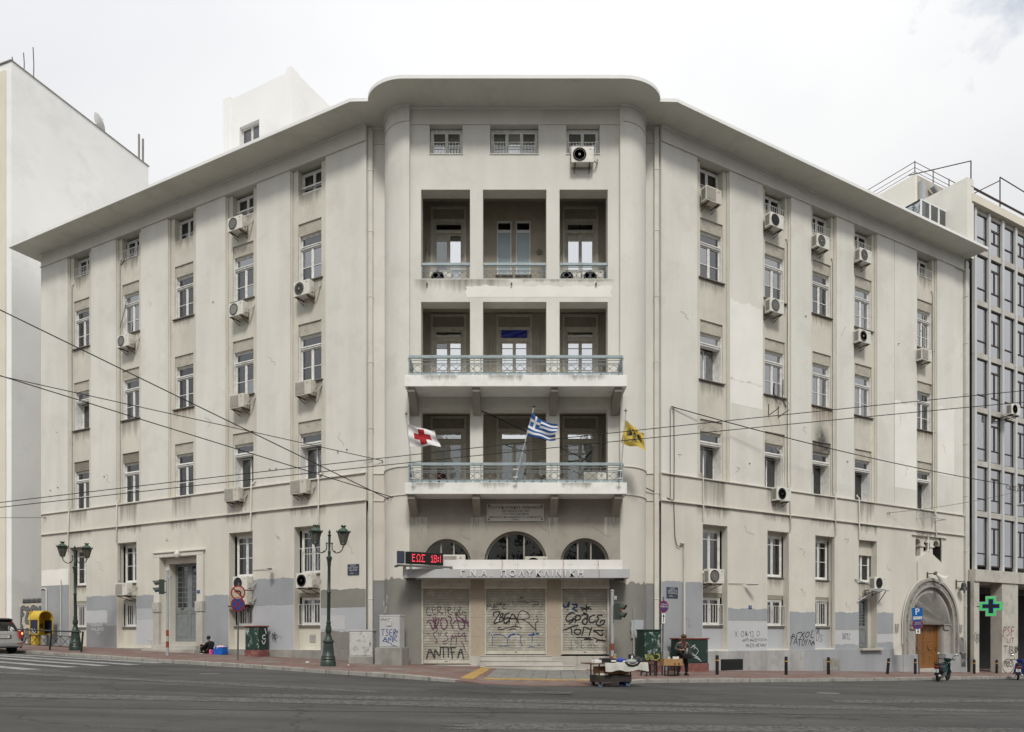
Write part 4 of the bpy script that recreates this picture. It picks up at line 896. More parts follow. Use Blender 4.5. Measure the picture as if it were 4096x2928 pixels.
# ---- the centre: curved piers, loggias, balconies
def pier_curve(side, n=14):
    if side < 0: cx, cyy, rx, ry = -4.20, 30.43, 1.236, 1.39
    else: cx, cyy, rx, ry = 4.43, 30.38, 1.28, 1.34
    return [(cx + side * rx * math.cos(R_(90 * k / n)), cyy - ry * math.sin(R_(90 * k / n))) for k in range(n + 1)]     # from recess to front
PL = pier_curve(-1); PR = pier_curve(1)
def plan_wall(name, pts, z0, z1, m, smooth=None, M=I4):
    mb = MB(); n = len(pts)
    mb.add([(p[0], p[1], z0) for p in pts] + [(p[0], p[1], z1) for p in pts], [(i, i + 1, i + 1 + n, i + n) for i in range(n - 1)])
    return ob(name, mb.mesh(name, m, smooth=smooth, fix=False), BLD, M, rel=False)
def offset_strip(name, pts, z0, z1, d, m):
    mb = MB(); P = [Vector(p) for p in pts]; O = []
    for i, p in enumerate(P):
        t = (P[min(i + 1, len(P) - 1)] - P[max(i - 1, 0)]).normalized(); O.append(p + Vector((t.y, -t.x)) * d)
    n = len(P); vs = [(p.x, p.y, z) for z in (z0, z1) for p in O] + [(p.x, p.y, z) for z in (z0, z1) for p in P]
    fs = []
    for i in range(n - 1): fs += [(i, i + 1, n + i + 1, n + i), (n + i, n + i + 1, 3 * n + i + 1, 3 * n + i), (i, 2 * n + i, 2 * n + i + 1, i + 1)]
    mb.add(vs, fs); return ob(name, mb.mesh(name, m, fix=False), BLD, I4, rel=False)
LPTS = [(-6.14, 30.62), (-6.14, 30.43), (-5.436, 30.43)] + PL[1:]            # left recess + curved pier
RPTS = PR[::-1] + [(6.30, 30.38), (6.30, 30.62)]
for pts, zg, gm1, gm2, rec in ((LPTS, 3.72, 'paint_olive', 'paint_darkgrey', slice(0, 3)), (RPTS, 3.53, 'paint_olive', 'paint_darkgrey', slice(-3, None))):
    full = ([(-6.45, 30.62)] + pts + [(-4.2, 29.5)]) if pts is LPTS else ([(4.43, 29.5)] + pts + [(6.6, 30.62)])
    plan_wall('curved_pier', full, Z_S2, Z_SOF, 'plaster', 40); plan_wall('curved_pier', full, -1.4, Z_S2, 'plaster_low', 40)
    for z in (Z_S1, Z_S2, Z_FR): offset_strip('string_course', pts[1:-1] if pts is RPTS else pts[1:], z - 0.02, z + 0.02, 0.035, 'plaster_low' if z < 20 else 'plaster')
    offset_strip('cove_moulding', pts, Z_SOF - 0.07, Z_SOF + 0.001, 0.06, 'cornice_edge')
    # grey paint on the foot of the pier, its top edge ragged
    P = pts[1:] if pts is LPTS else pts[:-1]; mb = MB(); n = len(P); V = [Vector(p) for p in P]; O = []
    for i, p in enumerate(V):
        t = (V[min(i + 1, n - 1)] - V[max(i - 1, 0)]).normalized(); O.append(p + Vector((t.y, -t.x)) * 0.006)
    mb.add([(p.x, p.y, -0.6) for p in O] + [(p.x, p.y, zg + 0.06 * math.sin(i * 2.3) + 0.04 * math.sin(i * 5.1)) for i, p in enumerate(O)], [(i, i + 1, i + 1 + n, i + n) for i in range(n - 1)])
    ob('paint_patch', mb.mesh('paint_patch', 'paint_olive', smooth=40, fix=False), BLD, I4, rel=False)
part('paint_patch', MB().box(0, 0.71, -0.006, -0.004, -0.6, 3.6), 'paint_darkgrey', T(-6.14, 30.42, 0)); part('paint_patch', MB().box(0, 0.58, -0.006, -0.004, -0.6, 3.5), 'paint_darkgrey', T(5.72, 30.37, 0))
# front wall with its openings
XS = [(-3.75, -1.73), (-1.20, 1.42), (1.96, 3.95)]
holes = [(a, b, z0, z1) for z0, z1 in ((16.08, 19.75), (11.65, 15.12), (7.40, 10.71)) for a, b in XS]
TW = [(-3.40, -2.04), (-0.90, 1.09), (2.24, 3.62)]
holes += [(a, b, 21.22, Z_FR - 0.01, 0.5) for a, b in TW]
mb = MB(); wall_holes(mb, -4.2, 4.43, 6.9, Z_SOF, 0.0, holes, 0.60); part_raw('front_wall', mb, 'plaster', MC)
part('frieze', MB().box(-4.2, 4.43, -0.02, 0.0, Z_FR + 0.01, Z_SOF), 'plaster', MC); part('frieze_moulding', MB().box(-4.2, 4.43, -0.04, 0.02, Z_FR - 0.02, Z_FR + 0.02), 'plaster', MC, bev=0.006)
part('cove_moulding', MB().box(-4.2, 4.43, -0.09, 0.0, Z_SOF - 0.06, Z_SOF + 0.002), 'cornice_edge', MC, bev=0.02)
wavy_patch(-1.9, 4.1, 15.32, 15.78, -0.004, 'repair_plaster', MC, 0.05, 0.05)
for x in (-3.5, -0.02, 3.46): part('wall_spout', MB().tube([(x, -0.12, 15.83), (x, 0.02, 15.86)], 0.035), 'pole_grey', MC)
# top-floor windows of the centre
def top_window(a, b, n, pane, cur, guard=True):
    w = b - a; h = 1.18; f = MB(); hw = w / 2 - 0.02
    f.box(-hw, -hw + 0.06, 0.28, 0.42, 0, h); f.box(hw - 0.06, hw, 0.28, 0.42, 0, h); f.box(-hw + 0.06, hw - 0.06, 0.28, 0.42, h - 0.09, h); f.box(-hw + 0.06, hw - 0.06, 0.26, 0.42, 0, 0.06); ps = []
    cw = (2 * hw - 0.12) / n
    for k in range(n): ps += casement(f, -hw + 0.06 + k * cw + 0.005, -hw + 0.06 + (k + 1) * cw - 0.005, 0.06, h - 0.09, 0.30, 0.35, bars=(0.52,))
    M = MC @ T((a + b) / 2, 0, 21.22); o = ob('window', f.mesh('window_frame', 'white_wood'), BLD, M, rel=False)
    for i, r in enumerate(ps): ob('pane', pane_mesh(r, 0.325, pane if isinstance(pane, str) else pane[i % len(pane)]), o, M, rel=False)
    for k, c in enumerate(cur):
        if CUR[c]: ob('curtain', curtain_mesh(-hw + 2 * hw * k / len(cur), -hw + 2 * hw * (k + 1) / len(cur), 0.05, 0.95, 0.48, CUR[c]), o, M, rel=False)
    ob('sill', MB().box(-w / 2 - 0.02, w / 2 + 0.02, -0.03, 0.3, -0.03, 0.004).mesh('sill', 'plaster'), o, M, rel=False)
    if guard: ob('guard_rail', guard_mesh(w - 0.08, 0.56, int(w / 0.13), -0.12), o, M, rel=False)
top_window(*TW[0], 2, ['pane_bright', 'pane_clear', 'pane_clear', 'pane_clear'], '-o'); top_window(*TW[1], 3, ['pane_clear', 'pane_clear', 'pane_bright', 'pane_bright', 'pane_clear', 'pane_clear'], 'w-o'); top_window(*TW[2], 2, ['pane_bright', 'pane_clear'], '--')
# loggia interior: floors, sides, back wall with the balcony doors
DX = [(-3.57, -1.99), (-0.70, 0.90), (2.19, 3.80)]
FL = [(16.05, 20.35), (11.65, 15.48), (7.40, 11.0)]
lg = MB()
for z0, z1 in ((15.50, 16.05), (11.02, 11.64), (6.75, 7.39), (20.36, 20.6)): lg.box(-4.3, 4.5, 0.602, 1.95, z0, z1)
lg.box(-4.35, -4.17, 0.602, 1.95, 6.75, 20.6); lg.box(4.40, 4.58, 0.602, 1.95, 6.75, 20.6)
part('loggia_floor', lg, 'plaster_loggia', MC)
for zi, (z0, z1) in enumerate(FL):
    dz = (z0 + 0.30) if zi == 0 else z0; hh = 3.78 if zi == 0 else (3.76 if zi == 1 else 3.56)
    hl = [(a + 0.02, b - 0.02, dz, dz + hh) for a, b in DX]
    if zi == 0: hl[1] = (-0.66, -0.02, 17.14, 19.52); hl.append((0.17, 0.81, 17.14, 19.52))
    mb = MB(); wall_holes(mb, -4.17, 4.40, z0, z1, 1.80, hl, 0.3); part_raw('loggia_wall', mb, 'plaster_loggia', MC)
def balcony_door(M, h, panes, cur=None, slat='shutter_dark'):
    w = 1.56; f = MB(); hw = w / 2
    f.box(-hw, -hw + 0.09, -0.05, 0.2, 0, h); f.box(hw - 0.09, hw, -0.05, 0.2, 0, h); f.box(-hw + 0.09, hw - 0.09, -0.05, 0.2, h - 0.09, h); f.box(-hw + 0.09, hw - 0.09, -0.02, 0.2, h - 0.68, h - 0.54)
    f.box(-hw + 0.09, -hw + 0.19, 0.03, 0.2, 0, h - 0.68); f.box(hw - 0.19, hw - 0.09, 0.03, 0.2, 0, h - 0.68); x0, x1 = -hw + 0.19, hw - 0.19
    f.box(x0, x1, -0.01, 0.2, h - 1.16, h - 1.03); ps = casement(f, x0, x1, h - 1.03, h - 0.68, 0.08, 0.13, st=0.05)
    for a, b in ((x0, -0.006), (0.006, x1)): ps += casement(f, a, b, 0.02, h - 1.16, 0.08, 0.13, st=0.065, bars=(0.55, 1.35, h - 1.45))
    f.box(-0.03, 0.03, 0.065, 0.08, 0.02, h - 1.16)
    o = ob('balcony_door', f.mesh('balcony_door', 'cream_wood'), BLD, M, rel=False)
    for i, r in enumerate(ps): ob('pane', pane_mesh(r, 0.10, panes[i % len(panes)]), o, M, rel=False)
    ob('roller_shutter', slats_mesh(w - 0.18, 0.45, 10, slat, 0.0, 0.12), o, M @ T(0, 0, h - 0.54), rel=False)
    for k, c in enumerate(cur or ''):
        if CUR[c]: ob('curtain', curtain_mesh(-0.6 + 1.2 * k / len(cur), -0.6 + 1.2 * (k + 1) / len(cur), 0.05, h - 1.2, 0.26, CUR[c]), o, M, rel=False)
    return o
mi = 'pane_mirror'
dx = [(a + b) / 2 for a, b in DX]
balcony_door(MC @ T(dx[0], 1.80, 16.35), 3.78, ['pane_clear', 'pane_clear', 'pane_clear', 'pane_clear', mi, mi, 'pane_bright', mi, 'pane_clear'], 'gw'); balcony_door(MC @ T(dx[2], 1.80, 16.35), 3.78, ['pane_bright', 'pane_bright', mi, mi, mi, 'pane_bright', mi, mi, mi], 'ww')
for k in range(3): balcony_door(MC @ T(dx[k], 1.80, 11.65), 3.76, [mi if k != 1 else 'pane_dark', mi, mi, mi, mi if k else 'pane_clear', mi, mi, mi, mi], None)
for k in range(3): balcony_door(MC @ T(dx[k], 1.80, 7.40), 3.56, [mi if k else 'pane_bright', 'pane_clear', 'pane_clear', 'pane_clear', 'pane_clear'], 'ww' if k else 'gg')
part('blue_tarpaulin', MB().grid(lambda u, v: (-0.55 + 1.1 * u, 1.79 + 0.03 * math.sin(9 * u + 6 * v) * math.cos(14 * v), 14.41 + 0.33 * v), 18, 6), 'tarp_blue', MC @ T(0.10, 0, 0), smooth=60)
for x in (-0.34, 0.49):   # the two tall frosted lights in the middle of the upper loggia
    f = MB(); f.box(-0.32, -0.27, 0.05, 0.2, 0, 2.38); f.box(0.27, 0.32, 0.05, 0.2, 0, 2.38); f.box(-0.27, 0.27, 0.05, 0.2, 2.33, 2.38); f.box(-0.27, 0.27, 0.04, 0.2, 1.88, 2.0); f.box(-0.27, 0.27, 0.05, 0.2, 0, 0.05)
    M = MC @ T(x, 1.80, 17.14); o = ob('window', f.mesh('window_frame', 'white_alu'), BLD, M, rel=False)
    ob('pane', MB().box(-0.27, 0.27, 0.1, 0.11, 2.0, 2.33).mesh('pane', 'pane_dark'), o, M, rel=False); ob('pane', MB().box(-0.27, 0.27, 0.1, 0.11, 0.05, 1.88).mesh('pane', 'frosted_blue'), o, M, rel=False)
    ob('sill', MB().box(-0.38, 0.38, -0.08, 0.1, -0.05, 0).mesh('sill', 'stone_sill'), o, M, rel=False)
part('wall_alarm', MB().lathe([(0.001, -0.10), (0.06, -0.10), (0.07, -0.06), (0.12, -0.05), (0.13, 0.0)], 16, axis='y'), 'stone_sill', MC @ T(1.20, 1.80, 18.15), smooth=40)
# conduits on the loggia back walls
for x, z0, z1 in ((-0.95, 11.65, 14.3), (1.15, 11.65, 14.7), (-1.78, 7.4, 10.1), (-3.72, 16.05, 18.7), (2.03, 7.4, 9.9), (3.9, 7.4, 10.3)):
    part('wall_conduit', MB().tube([(x + 0.04, 1.74, z0), (x - 0.02, 1.74, (z0 + z1) / 2), (x + 0.05, 1.74, z1)], 0.035), 'pipe_grey', MC, smooth=60)
part('wall_conduit', MB().tube([(1.75, 0.7, 9.0), (2.1, 1.2, 9.14), (3.2, 1.3, 9.2), (3.55, 1.6, 9.55)], 0.04), 'pipe_grey', MC, smooth=60)
# balconies
for bz0, bz1 in ((11.20, 11.65), (6.95, 7.40)):
    sl_ = part('balcony', MB().box(-4.24, 4.54, -1.24, 0.0, bz0, bz1 + 0.002), 'plaster_white', MC, bev=0.015)
    for x in (-4.0, -1.43, 1.69, 4.22):
        br = MB().side([(-0.002, bz0), (-1.12, bz0), (-1.12, bz0 - 0.16), (-0.95, bz0 - 0.30), (-0.25, bz0 - 0.72), (-0.002, bz0 - 0.78)][::-1], x - 0.15, x + 0.15)
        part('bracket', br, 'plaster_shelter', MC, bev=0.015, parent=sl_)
def railing(M, L, h=0.80, ends=0.0, strip=True, cell=0.335):
    """wrought-iron railing along +x: broad handrail, three rods, a row of crossed bars with bosses, pierced foot strip"""
    root = ob('railing', MB().box(0, L, -0.05, 0.05, h - 0.11, h).mesh('handrail', 'rail_blue', bev=0.008), BLD, M, rel=False)
    mb = MB(); zb = 0.13 if strip else 0.03; zt = zb + 0.30
    for z in (zb, zt, zt + 0.06, zt + 0.18): mb.box(0, L, -0.011, 0.011, z - 0.011, z + 0.011)
    n = max(2, round(L / cell)); cw = L / n
    for k in range(n):
        a, b = k * cw, (k + 1) * cw
        mb.tube([(a, 0, zb), (b, 0, zt)], 0.010, 5, caps=False); mb.tube([(a, 0, zt), (b, 0, zb)], 0.010, 5, caps=False)
        mb.ball(((a + b) / 2, 0, (zb + zt) / 2), 0.026, 6); mb.ball((a, 0, zb), 0.024, 6); mb.ball((a, 0, zt), 0.024, 6)
        if k % 2 == 0: mb.box((a + b) / 2 - 0.008, (a + b) / 2 + 0.008, -0.008, 0.008, zb, zt + 0.06)
    for k in range(int(L / 0.95) + 1): mb.box(k * 0.95 - 0.008, k * 0.95 + 0.008, -0.008, 0.008, zt + 0.06, h - 0.11)
    ob('lattice', mb.mesh('lattice', 'rail_grey'), root, M, rel=False)
    posts = [0.0, L] if L < 4 else [0, L * 0.305, L * 0.335, L * 0.665, L * 0.695, L]
    for p in posts: ob('post', cached(('post', h), lambda: MB().box(-0.018, 0.018, -0.018, 0.018, 0, h - 0.11).mesh('post', 'rail_blue')), root, M @ T(p, 0, 0), rel=False)
    if strip:
        f = MB(); nn = max(2, round(L / cell)); x = 0
        for k in range(nn):
            c = (k + .5) * L / nn; f.box(x, c - 0.035, -0.006, 0.006, 0.0, 0.115); f.box(c - 0.035, c + 0.035, -0.006, 0.006, 0.0, 0.025); f.box(c - 0.035, c + 0.035, -0.006, 0.006, 0.09, 0.115); x = c + 0.035
        f.box(x, L, -0.006, 0.006, 0.0, 0.115); ob('foot_strip', f.mesh('foot_strip', 'rail_blue'), root, M, rel=False)
for z in (11.653, 7.403):
    railing(MC @ T(-4.08, -1.14, z), 8.46); railing(MC @ T(-4.10, -1.02, z) @ RZ(90), 0.98); railing(MC @ T(4.40, -1.02, z) @ RZ(90), 0.98)
for a, b in XS: railing(MC @ T(a + 0.015, 0.10, 16.085), b - a - 0.03, 0.68, strip=False, cell=0.30)

# ---- entrance storey of the centre
MF = T(0, 29.04, 0)
SHX = [(-3.71, -1.68, 0.19), (-1.13, 1.44, 0.575), (2.0, 3.98, 0.575)]
AR = [(-2.66, 0.97), (0.15, 1.287), (2.98, 1.0)]
ZA = 4.30
poly = [(-4.2, ZA)]
for c, r in AR: poly += arc(r, 180, 0, 20, c, ZA + 0.05)
poly += [(4.43, ZA), (4.43, 6.949), (-4.2, 6.949)]
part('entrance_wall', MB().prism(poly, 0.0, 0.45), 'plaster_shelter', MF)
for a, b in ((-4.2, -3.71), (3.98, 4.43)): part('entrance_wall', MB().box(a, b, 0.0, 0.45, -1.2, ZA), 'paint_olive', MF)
part('entrance_lintel', MB().box(-3.71, 3.98, 0.02, 0.45, 3.66, ZA), 'plaster_shelter', MF)
for a, b in ((-1.68, -1.13), (1.44, 2.0)):
    for k in range(4): part('stone_slab', MB().box(a, b, -0.03, 0.4, 0.52 + k * 0.79, 0.52 + (k + 1) * 0.79 - 0.004), 'marble_tan', MF, bev=0.004)
    for k in range(4): part('slab_rivet', MB().ball(((a + b) / 2, -0.03, 0.9 + k * 0.79), 0.014), 'black_paint', MF)
part('stone_slab', MB().box(-1.68, -1.28, -0.10, 0.4, -0.3, 0.515), 'marble_white', MF, bev=0.008); part('stone_slab', MB().box(1.62, 2.0, -0.10, 0.4, -0.3, 0.515), 'marble_white', MF, bev=0.008)
for k in range(3):
    for j in range(2): part('stone_slab', MB().box(2.004 + k * 0.66, 2.004 + k * 0.66 + 0.652, -0.05, 0.3, -0.22 + j * 0.37, -0.22 + j * 0.37 + 0.364), 'marble_white', MF, bev=0.006)
part('shutter_sill', MB().box(-3.95, -1.4, -0.38, 0.3, -0.2, 0.165), 'marble_white', MF, bev=0.008)
# fanlights
for c, r in AR:
    ri = r - 0.10; f = MB(); o = arc(r - 0.001, 180, 0, 20, c, ZA + 0.05); i = arc(ri, 180, 0, 20, c, ZA + 0.05)
    f.prism(o + i[::-1], 0.22, 0.30); 
    for t in (-0.27, 0.27): f.box(c + t * r - 0.03, c + t * r + 0.03, 0.21, 0.30, ZA - 0.3, ZA + 0.05 + ri * math.sqrt(1 - (t * r / ri) ** 2) + 0.02)
    f.box(c - r, c + r, 0.2, 0.3, ZA - 0.02, ZA + 0.06)
    fw = part('fanlight', f, 'plaster_shelter', MF)
    for a0, a1 in ((-1.0, -0.27), (-0.27, 0.27), (0.27, 1.0)):
        xs_ = [max(-ri, a0 * r) + (min(ri, a1 * r) - max(-ri, a0 * r)) * k / 8 for k in range(9)]
        pl = [(c + xs_[0], ZA)] + [(c + x, ZA + 0.05 + math.sqrt(max(0, ri * ri - x * x))) for x in xs_] + [(c + xs_[-1], ZA)]
        part('pane', MB().prism(pl[::-1], 0.255, 0.262), 'pane_dark', MF, parent=fw)
part('curtain', MB().grid(lambda u, v: (-0.22 + 0.75 * u, 0.36 + 0.03 * math.sin(u * 18), 4.2 + 1.35 * v), 16, 1), 'curtain_blue', MF)
# roller shutters, slat by slat
def roller(a, b, zb, n):
    w = b - a; zt = 3.27
    box = MB(); box.box(a, b, -0.10, 0.3, 3.27, 3.405); box.box(a, b, -0.09, 0.3, 3.408, 3.535); box.box(a, b, -0.10, 0.3, 3.538, 3.66)
    root = part('roller_shutter', box, 'shutter_slat', MF, bev=0.008)
    ob('guide_rail', MB().box(a + 0.002, a + 0.075, 0.0, 0.2, zb, 3.268).mesh('guide_rail', 'cream_wood', bev=0.006), root, MF, rel=False); ob('guide_rail', MB().box(b - 0.075, b - 0.002, 0.0, 0.2, zb, 3.268).mesh('guide_rail', 'cream_wood', bev=0.006), root, MF, rel=False)
    p = (zt - zb - 0.17) / n; hw = w / 2 - 0.076
    me = MB().side([(0.012, 0.0), (0.0, 0.010), (-0.002, p * 0.5), (0.0, p - 0.018), (0.016, p - 0.012), (0.016, p - 0.001), (0.03, p - 0.001), (0.03, 0.0)], -hw, hw).mesh('slat', 'metal_slat')
    for k in range(n): ob('slat', me, root, MF @ T((a + b) / 2, 0.09, zb + 0.17 + k * p), rel=False)
    bt = ob('bottom_bar', MB().box(a + 0.077, b - 0.077, 0.07, 0.13, zb + 0.015, zb + 0.166).mesh('bottom_bar', 'cream_wood', bev=0.01), root, MF, rel=False)
    ob('shutter_handle', MB().box((a + b) / 2 - 0.05, (a + b) / 2 + 0.05, 0.06, 0.07, zb + 0.09, zb + 0.115).mesh('shutter_handle', 'black_paint'), root, MF, rel=False)
    return root
mat('metal_slat', (0.34, 0.325, 0.275), 0.55, var=0.12, vs=2.5, dirt=(0.50, 0.485, 0.43), dirt_amt=0.7, dirt_scale=3.2, spec=0.4)
SHUT = [roller(*SHX[0], 27), roller(*SHX[1], 24), roller(*SHX[2], 24)]
# steps of the middle doorway
for k, (x0, x1, y0, y1, zt) in enumerate(((-1.28, 1.62, -0.32, 0.3, 0.56), (-1.28, 2.05, -0.66, -0.32, 0.37), (-1.05, 2.45, -1.0, -0.66, 0.18), (-0.4, 2.9, -1.34, -1.0, 0.03))):
    n = 3
    for j in range(n): part('entrance_step', MB().box(x0 + (x1 - x0) * j / n + 0.001, x0 + (x1 - x0) * (j + 1) / n - 0.002, y0, y1, -0.4, zt - 0.035).box(x0 + (x1 - x0) * j / n + 0.001, x0 + (x1 - x0) * (j + 1) / n - 0.002, y0 - 0.02, y1 - 0.001, zt - 0.033, zt), 'marble_white', MF, bev=0.005)
# canopy with its fascia, panel board and raised letters
cp = part('canopy', MB().box(-4.33, 4.67, -0.90, -0.002, 3.65, 3.985), 'canopy_metal', MF, bev=0.008)
for a, b in ((-4.331, -1.72), (-1.715, -0.4), (-0.395, 2.05), (2.055, 4.671)): ob('fascia_panel', MB().box(a, b, -0.912, -0.902, 3.645, 3.992).mesh('fascia_panel', 'canopy_metal', bev=0.003), cp, MF, rel=False)
xs_ = [-4.0 + k * 1.055 for k in range(9)]
for a in xs_[:8]: ob('board_panel', MB().box(a, a + 1.049, -0.56, -0.53, 4.02, 4.40).mesh('board_panel', 'canopy_panel', bev=0.003), cp, MF, rel=False)
for a in xs_[:8]:
    for dx_ in (0.06, 0.98): ob('rivet', cached('rivet', lambda: MB().ball((0, 0, 0), 0.013, 6).mesh('rivet', 'black_paint')), cp, MF @ T(a + dx_, -0.562, 4.20), rel=False)
ob('board_frame', MB().box(-4.0, 4.42, -0.53, -0.49, 3.99, 4.38).mesh('board_frame', 'concrete'), cp, MF, rel=False)
x = -2.06
for ch, adv in (('Γ', .27), ('.', .10), ('Ν', .33), ('.', .10), ('Α', .36), ('.', .38), ('Π', .34), ('Ο', .36), ('Λ', .31), ('Υ', .33), ('Κ', .31), ('Λ', .30), ('Ι', .16), ('Ν', .34), ('Ι', .18), ('Κ', .32), ('Η', .30)):
    ob('letter', text_me(ch, 0.315, 0.022, 'letter_metal', 'LEFT', 1.12), cp, MF @ T(x, -0.937, 3.815), rel=False); x += adv * 1.035
for x in (-4.05, 4.3): ob('canopy_lamp', MB().box(x - 0.18, x + 0.18, -0.7, -0.3, 3.56, 3.64).mesh('canopy_lamp', 'pole_grey', bev=0.02), cp, MF, rel=False)
for x in (-0.4, 2.05, 3.45): ob('red_wire', MB().tube([(x, -0.575, 4.40), (x + 0.02, -0.58, 4.2), (x - 0.01, -0.6, 4.02), (x, -0.925, 3.98), (x + 0.01, -0.925, 3.66)], 0.008, 5).mesh('red_wire', 'band_red'), cp, MF, rel=False)

# ---- cornice and roof
EV = 1.30
def wl(M, x, y): p = M @ Vector((x, y, 0)); return (p.x, p.y)
eave = [wl(ML, -23.95, -EV), wl(ML, 0.24, -EV), (-5.84, 28.90)]
eave += [(-4.2 - 1.66 * math.cos(R_(t)), 29.06 - 1.34 * math.sin(R_(t))) for t in (10, 18, 26, 34, 42, 50, 58, 66, 74, 82, 90)]
eave += [(4.32 + 1.72 * math.cos(R_(t)), 29.06 - 1.34 * math.sin(R_(t))) for t in (90, 82, 74, 66, 58, 50, 42, 34, 26, 18, 10)]
eave += [(6.0, 28.92), wl(MR, -0.30, -EV), wl(MR, 22.64, -EV + 0.12)]
back = [wl(MR, 22.64, 11.0), (0, 46), wl(ML, -23.95, 11.0)]
cor = ob('cornice', MB().plan(eave + back, Z_SOF, Z_SOF + 0.10).mesh('cornice', 'cornice_paint'), BLD, I4, rel=False)
fasc = MB(); n = len(eave)
P = [Vector(p) for p in eave]; O = []; In = []
for i, p in enumerate(P):
    t = (P[min(i + 1, n - 1)] - P[max(i - 1, 0)]).normalized(); nn = Vector((t.y, -t.x)); O.append(p + nn * 0.02); In.append(p - nn * 0.35)
vs = [(p.x, p.y, z) for z in (Z_SOF + 0.012, Z_SOF + 0.15) for p in O] + [(p.x, p.y, z) for z in (Z_SOF + 0.012, Z_SOF + 0.15) for p in In]
fs = []
for i in range(n - 1): fs += [(i, i + 1, n + i + 1, n + i), (n + i, n + i + 1, 3 * n + i + 1, 3 * n + i), (i, 2 * n + i, 2 * n + i + 1, i + 1)]
fasc.add(vs, fs + [(0, n, 3 * n, 2 * n), (n - 1, 3 * n - 1, 4 * n - 1, 2 * n - 1)]); ob('cornice_edge', fasc.mesh('cornice_edge', 'cornice_edge', fix=False), cor, I4, rel=False)
# interior shell behind the windows (dark rooms) and end walls
sh = [wl(ML, -23.2, 0.3), wl(ML, -23.2, 2.4), wl(ML, 1.2, 2.4), (-4.6, 33.4), (4.8, 33.4), wl(MR, -1.2, 2.4), wl(MR, 22.4, 2.4), wl(MR, 22.4, 0.3)]
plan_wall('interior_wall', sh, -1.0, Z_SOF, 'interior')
fl = MB()
for z in (3.7, 7.6, 12.1, 16.6, 20.6):
    for M, a, b in ((ML, -23.2, -0.2), (MR, 0.2, 22.4)):
        fl.add([(*wl(M, a, 0.62), z), (*wl(M, b, 0.62), z), (*wl(M, b, 2.4), z), (*wl(M, a, 2.4), z)], [(0, 1, 2, 3)])
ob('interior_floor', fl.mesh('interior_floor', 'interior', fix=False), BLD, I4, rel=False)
part('end_wall', MB().box(-23.22, -23.0, 0.6, 12.0, -1.4, Z_SOF), 'plaster', ML)
part('roof_mast', MB().tube([(0, 0, 23.2), (0.02, 0, 25.0)], 0.03), 'pole_grey', T(0.02, 30.2, 0)); part('roof_mast', MB().ball((0, 0, 25.0), 0.06), 'pole_grey', T(0.02, 30.2, 0))
for x in (7.6, 12.2): part('roof_mast', MB().tube([(x, 0.4, 23.1), (x, 0.4, 24.0)], 0.02), 'pole_grey', MR)
# roof hut
hut = MB(); hut.box(-12.48, -7.54, 3.5, 3.8, 23.1, 30.55, skip=()); hu = MB(); wall_holes(hu, -12.48, -7.9, 23.1, 30.6, 3.5, [(-11.3, -9.85, 26.9, 28.85)], 0.4)
hu.box(-7.9, -7.54, 3.44, 3.98, 23.1, 30.79); hu.box(-12.52, -12.0, 3.46, 3.7, 23.1, 30.75); hu.box(-7.56, -7.541, 3.98, 9.2, 23.1, 30.70); hu.box(-12.48, -7.56, 3.9, 9.2, 30.58, 30.64)
ht = part('roof_hut', hu, 'nb_white', ML)
hf = MB(); hps = casement(hf, -0.70, -0.01, 0.0, 1.9, 0.2, 0.26) + casement(hf, 0.01, 0.70, 0.0, 1.9, 0.2, 0.26)
hw_ = part('window', hf, 'white_wood', ML @ T(-10.575, 3.5, 26.92), parent=ht)
for r in hps: ob('pane', pane_mesh(r, 0.23, 'pane_clear'), hw_, ML @ T(-10.575, 3.5, 26.92), rel=False) if False else None
for r in hps: part('pane', MB().box(r[0], r[1], 0.23, 0.236, r[2], r[3]), 'pane_clear', ML @ T(-10.575, 3.5, 26.92), parent=ht)
part('hut_back', MB().box(-11.6, -9.5, 4.6, 4.7, 26.5, 29.2), 'interior', ML, parent=ht)

# ---- rainwater pipes
def pipe(M, pts, r=0.035, m='pipe_cream', n=8):
    part('drainpipe', MB().tube(pts, r, n), m, M, smooth=50)
for x, y in ((-6.04, 30.36), (6.16, 30.30)):
    part('downpipe', MB().box(-0.095, 0.095, -0.10, 0.09, -0.3, 23.05), 'pipe_cream', T(x, y, 0), bev=0.02)
    for z in (2.9, 7.4, 10.2, 13.0, 15.8, 18.6, 21.2): part('pipe_collar', MB().box(-0.108, 0.108, -0.112, 0.09, z, z + 0.05), 'pipe_cream', T(x, y, 0), bev=0.01)
part('downpipe', MB().box(22.46, 22.66, -0.10, 0.1, -0.9, 23.0), 'pipe_cream', MR, bev=0.02); part('downpipe', MB().box(22.75, 22.9, -0.05, 0.1, -0.9, 22.6), 'pipe_cream', MR, bev=0.02)
for z in (3.0, 6.2, 9.4, 12.4, 15.3, 18.2, 20.9): part('pipe_collar', MB().box(22.44, 22.68, -0.115, 0.1, z, z + 0.06), 'pipe_cream', MR, bev=0.01)
part('party_wall', MB().box(22.42, 23.1, 0.1, 0.5, -1.4, 23.1), 'plaster_beige', MR)
def bay_pipe(M, x, zt, zb, jog, xl, zl):   # runs down the bay, crosses the band in front, ends over the ground window
    pipe(M, [(x + jog, 0.12, zt), (x, 0.06, zt - 0.12), (x, 0.06, Z_S2 + 0.25), (x, -0.07, Z_S2 + 0.12), (xl, -0.07, zb)] + ([(xl, 0.1, zb - 0.15), (xl, 0.1, zl)] if zl else []), 0.032)
    z = zb + 0.4
    while z < zt - 0.3: part('pipe_clip', MB().lathe([(0.042, -0.02), (0.042, 0.02)], 8), 'pipe_cream', M @ T(x if z > Z_S2 else xl, 0.06 if z > Z_S2 + 0.2 else -0.07, z)); z += 1.9
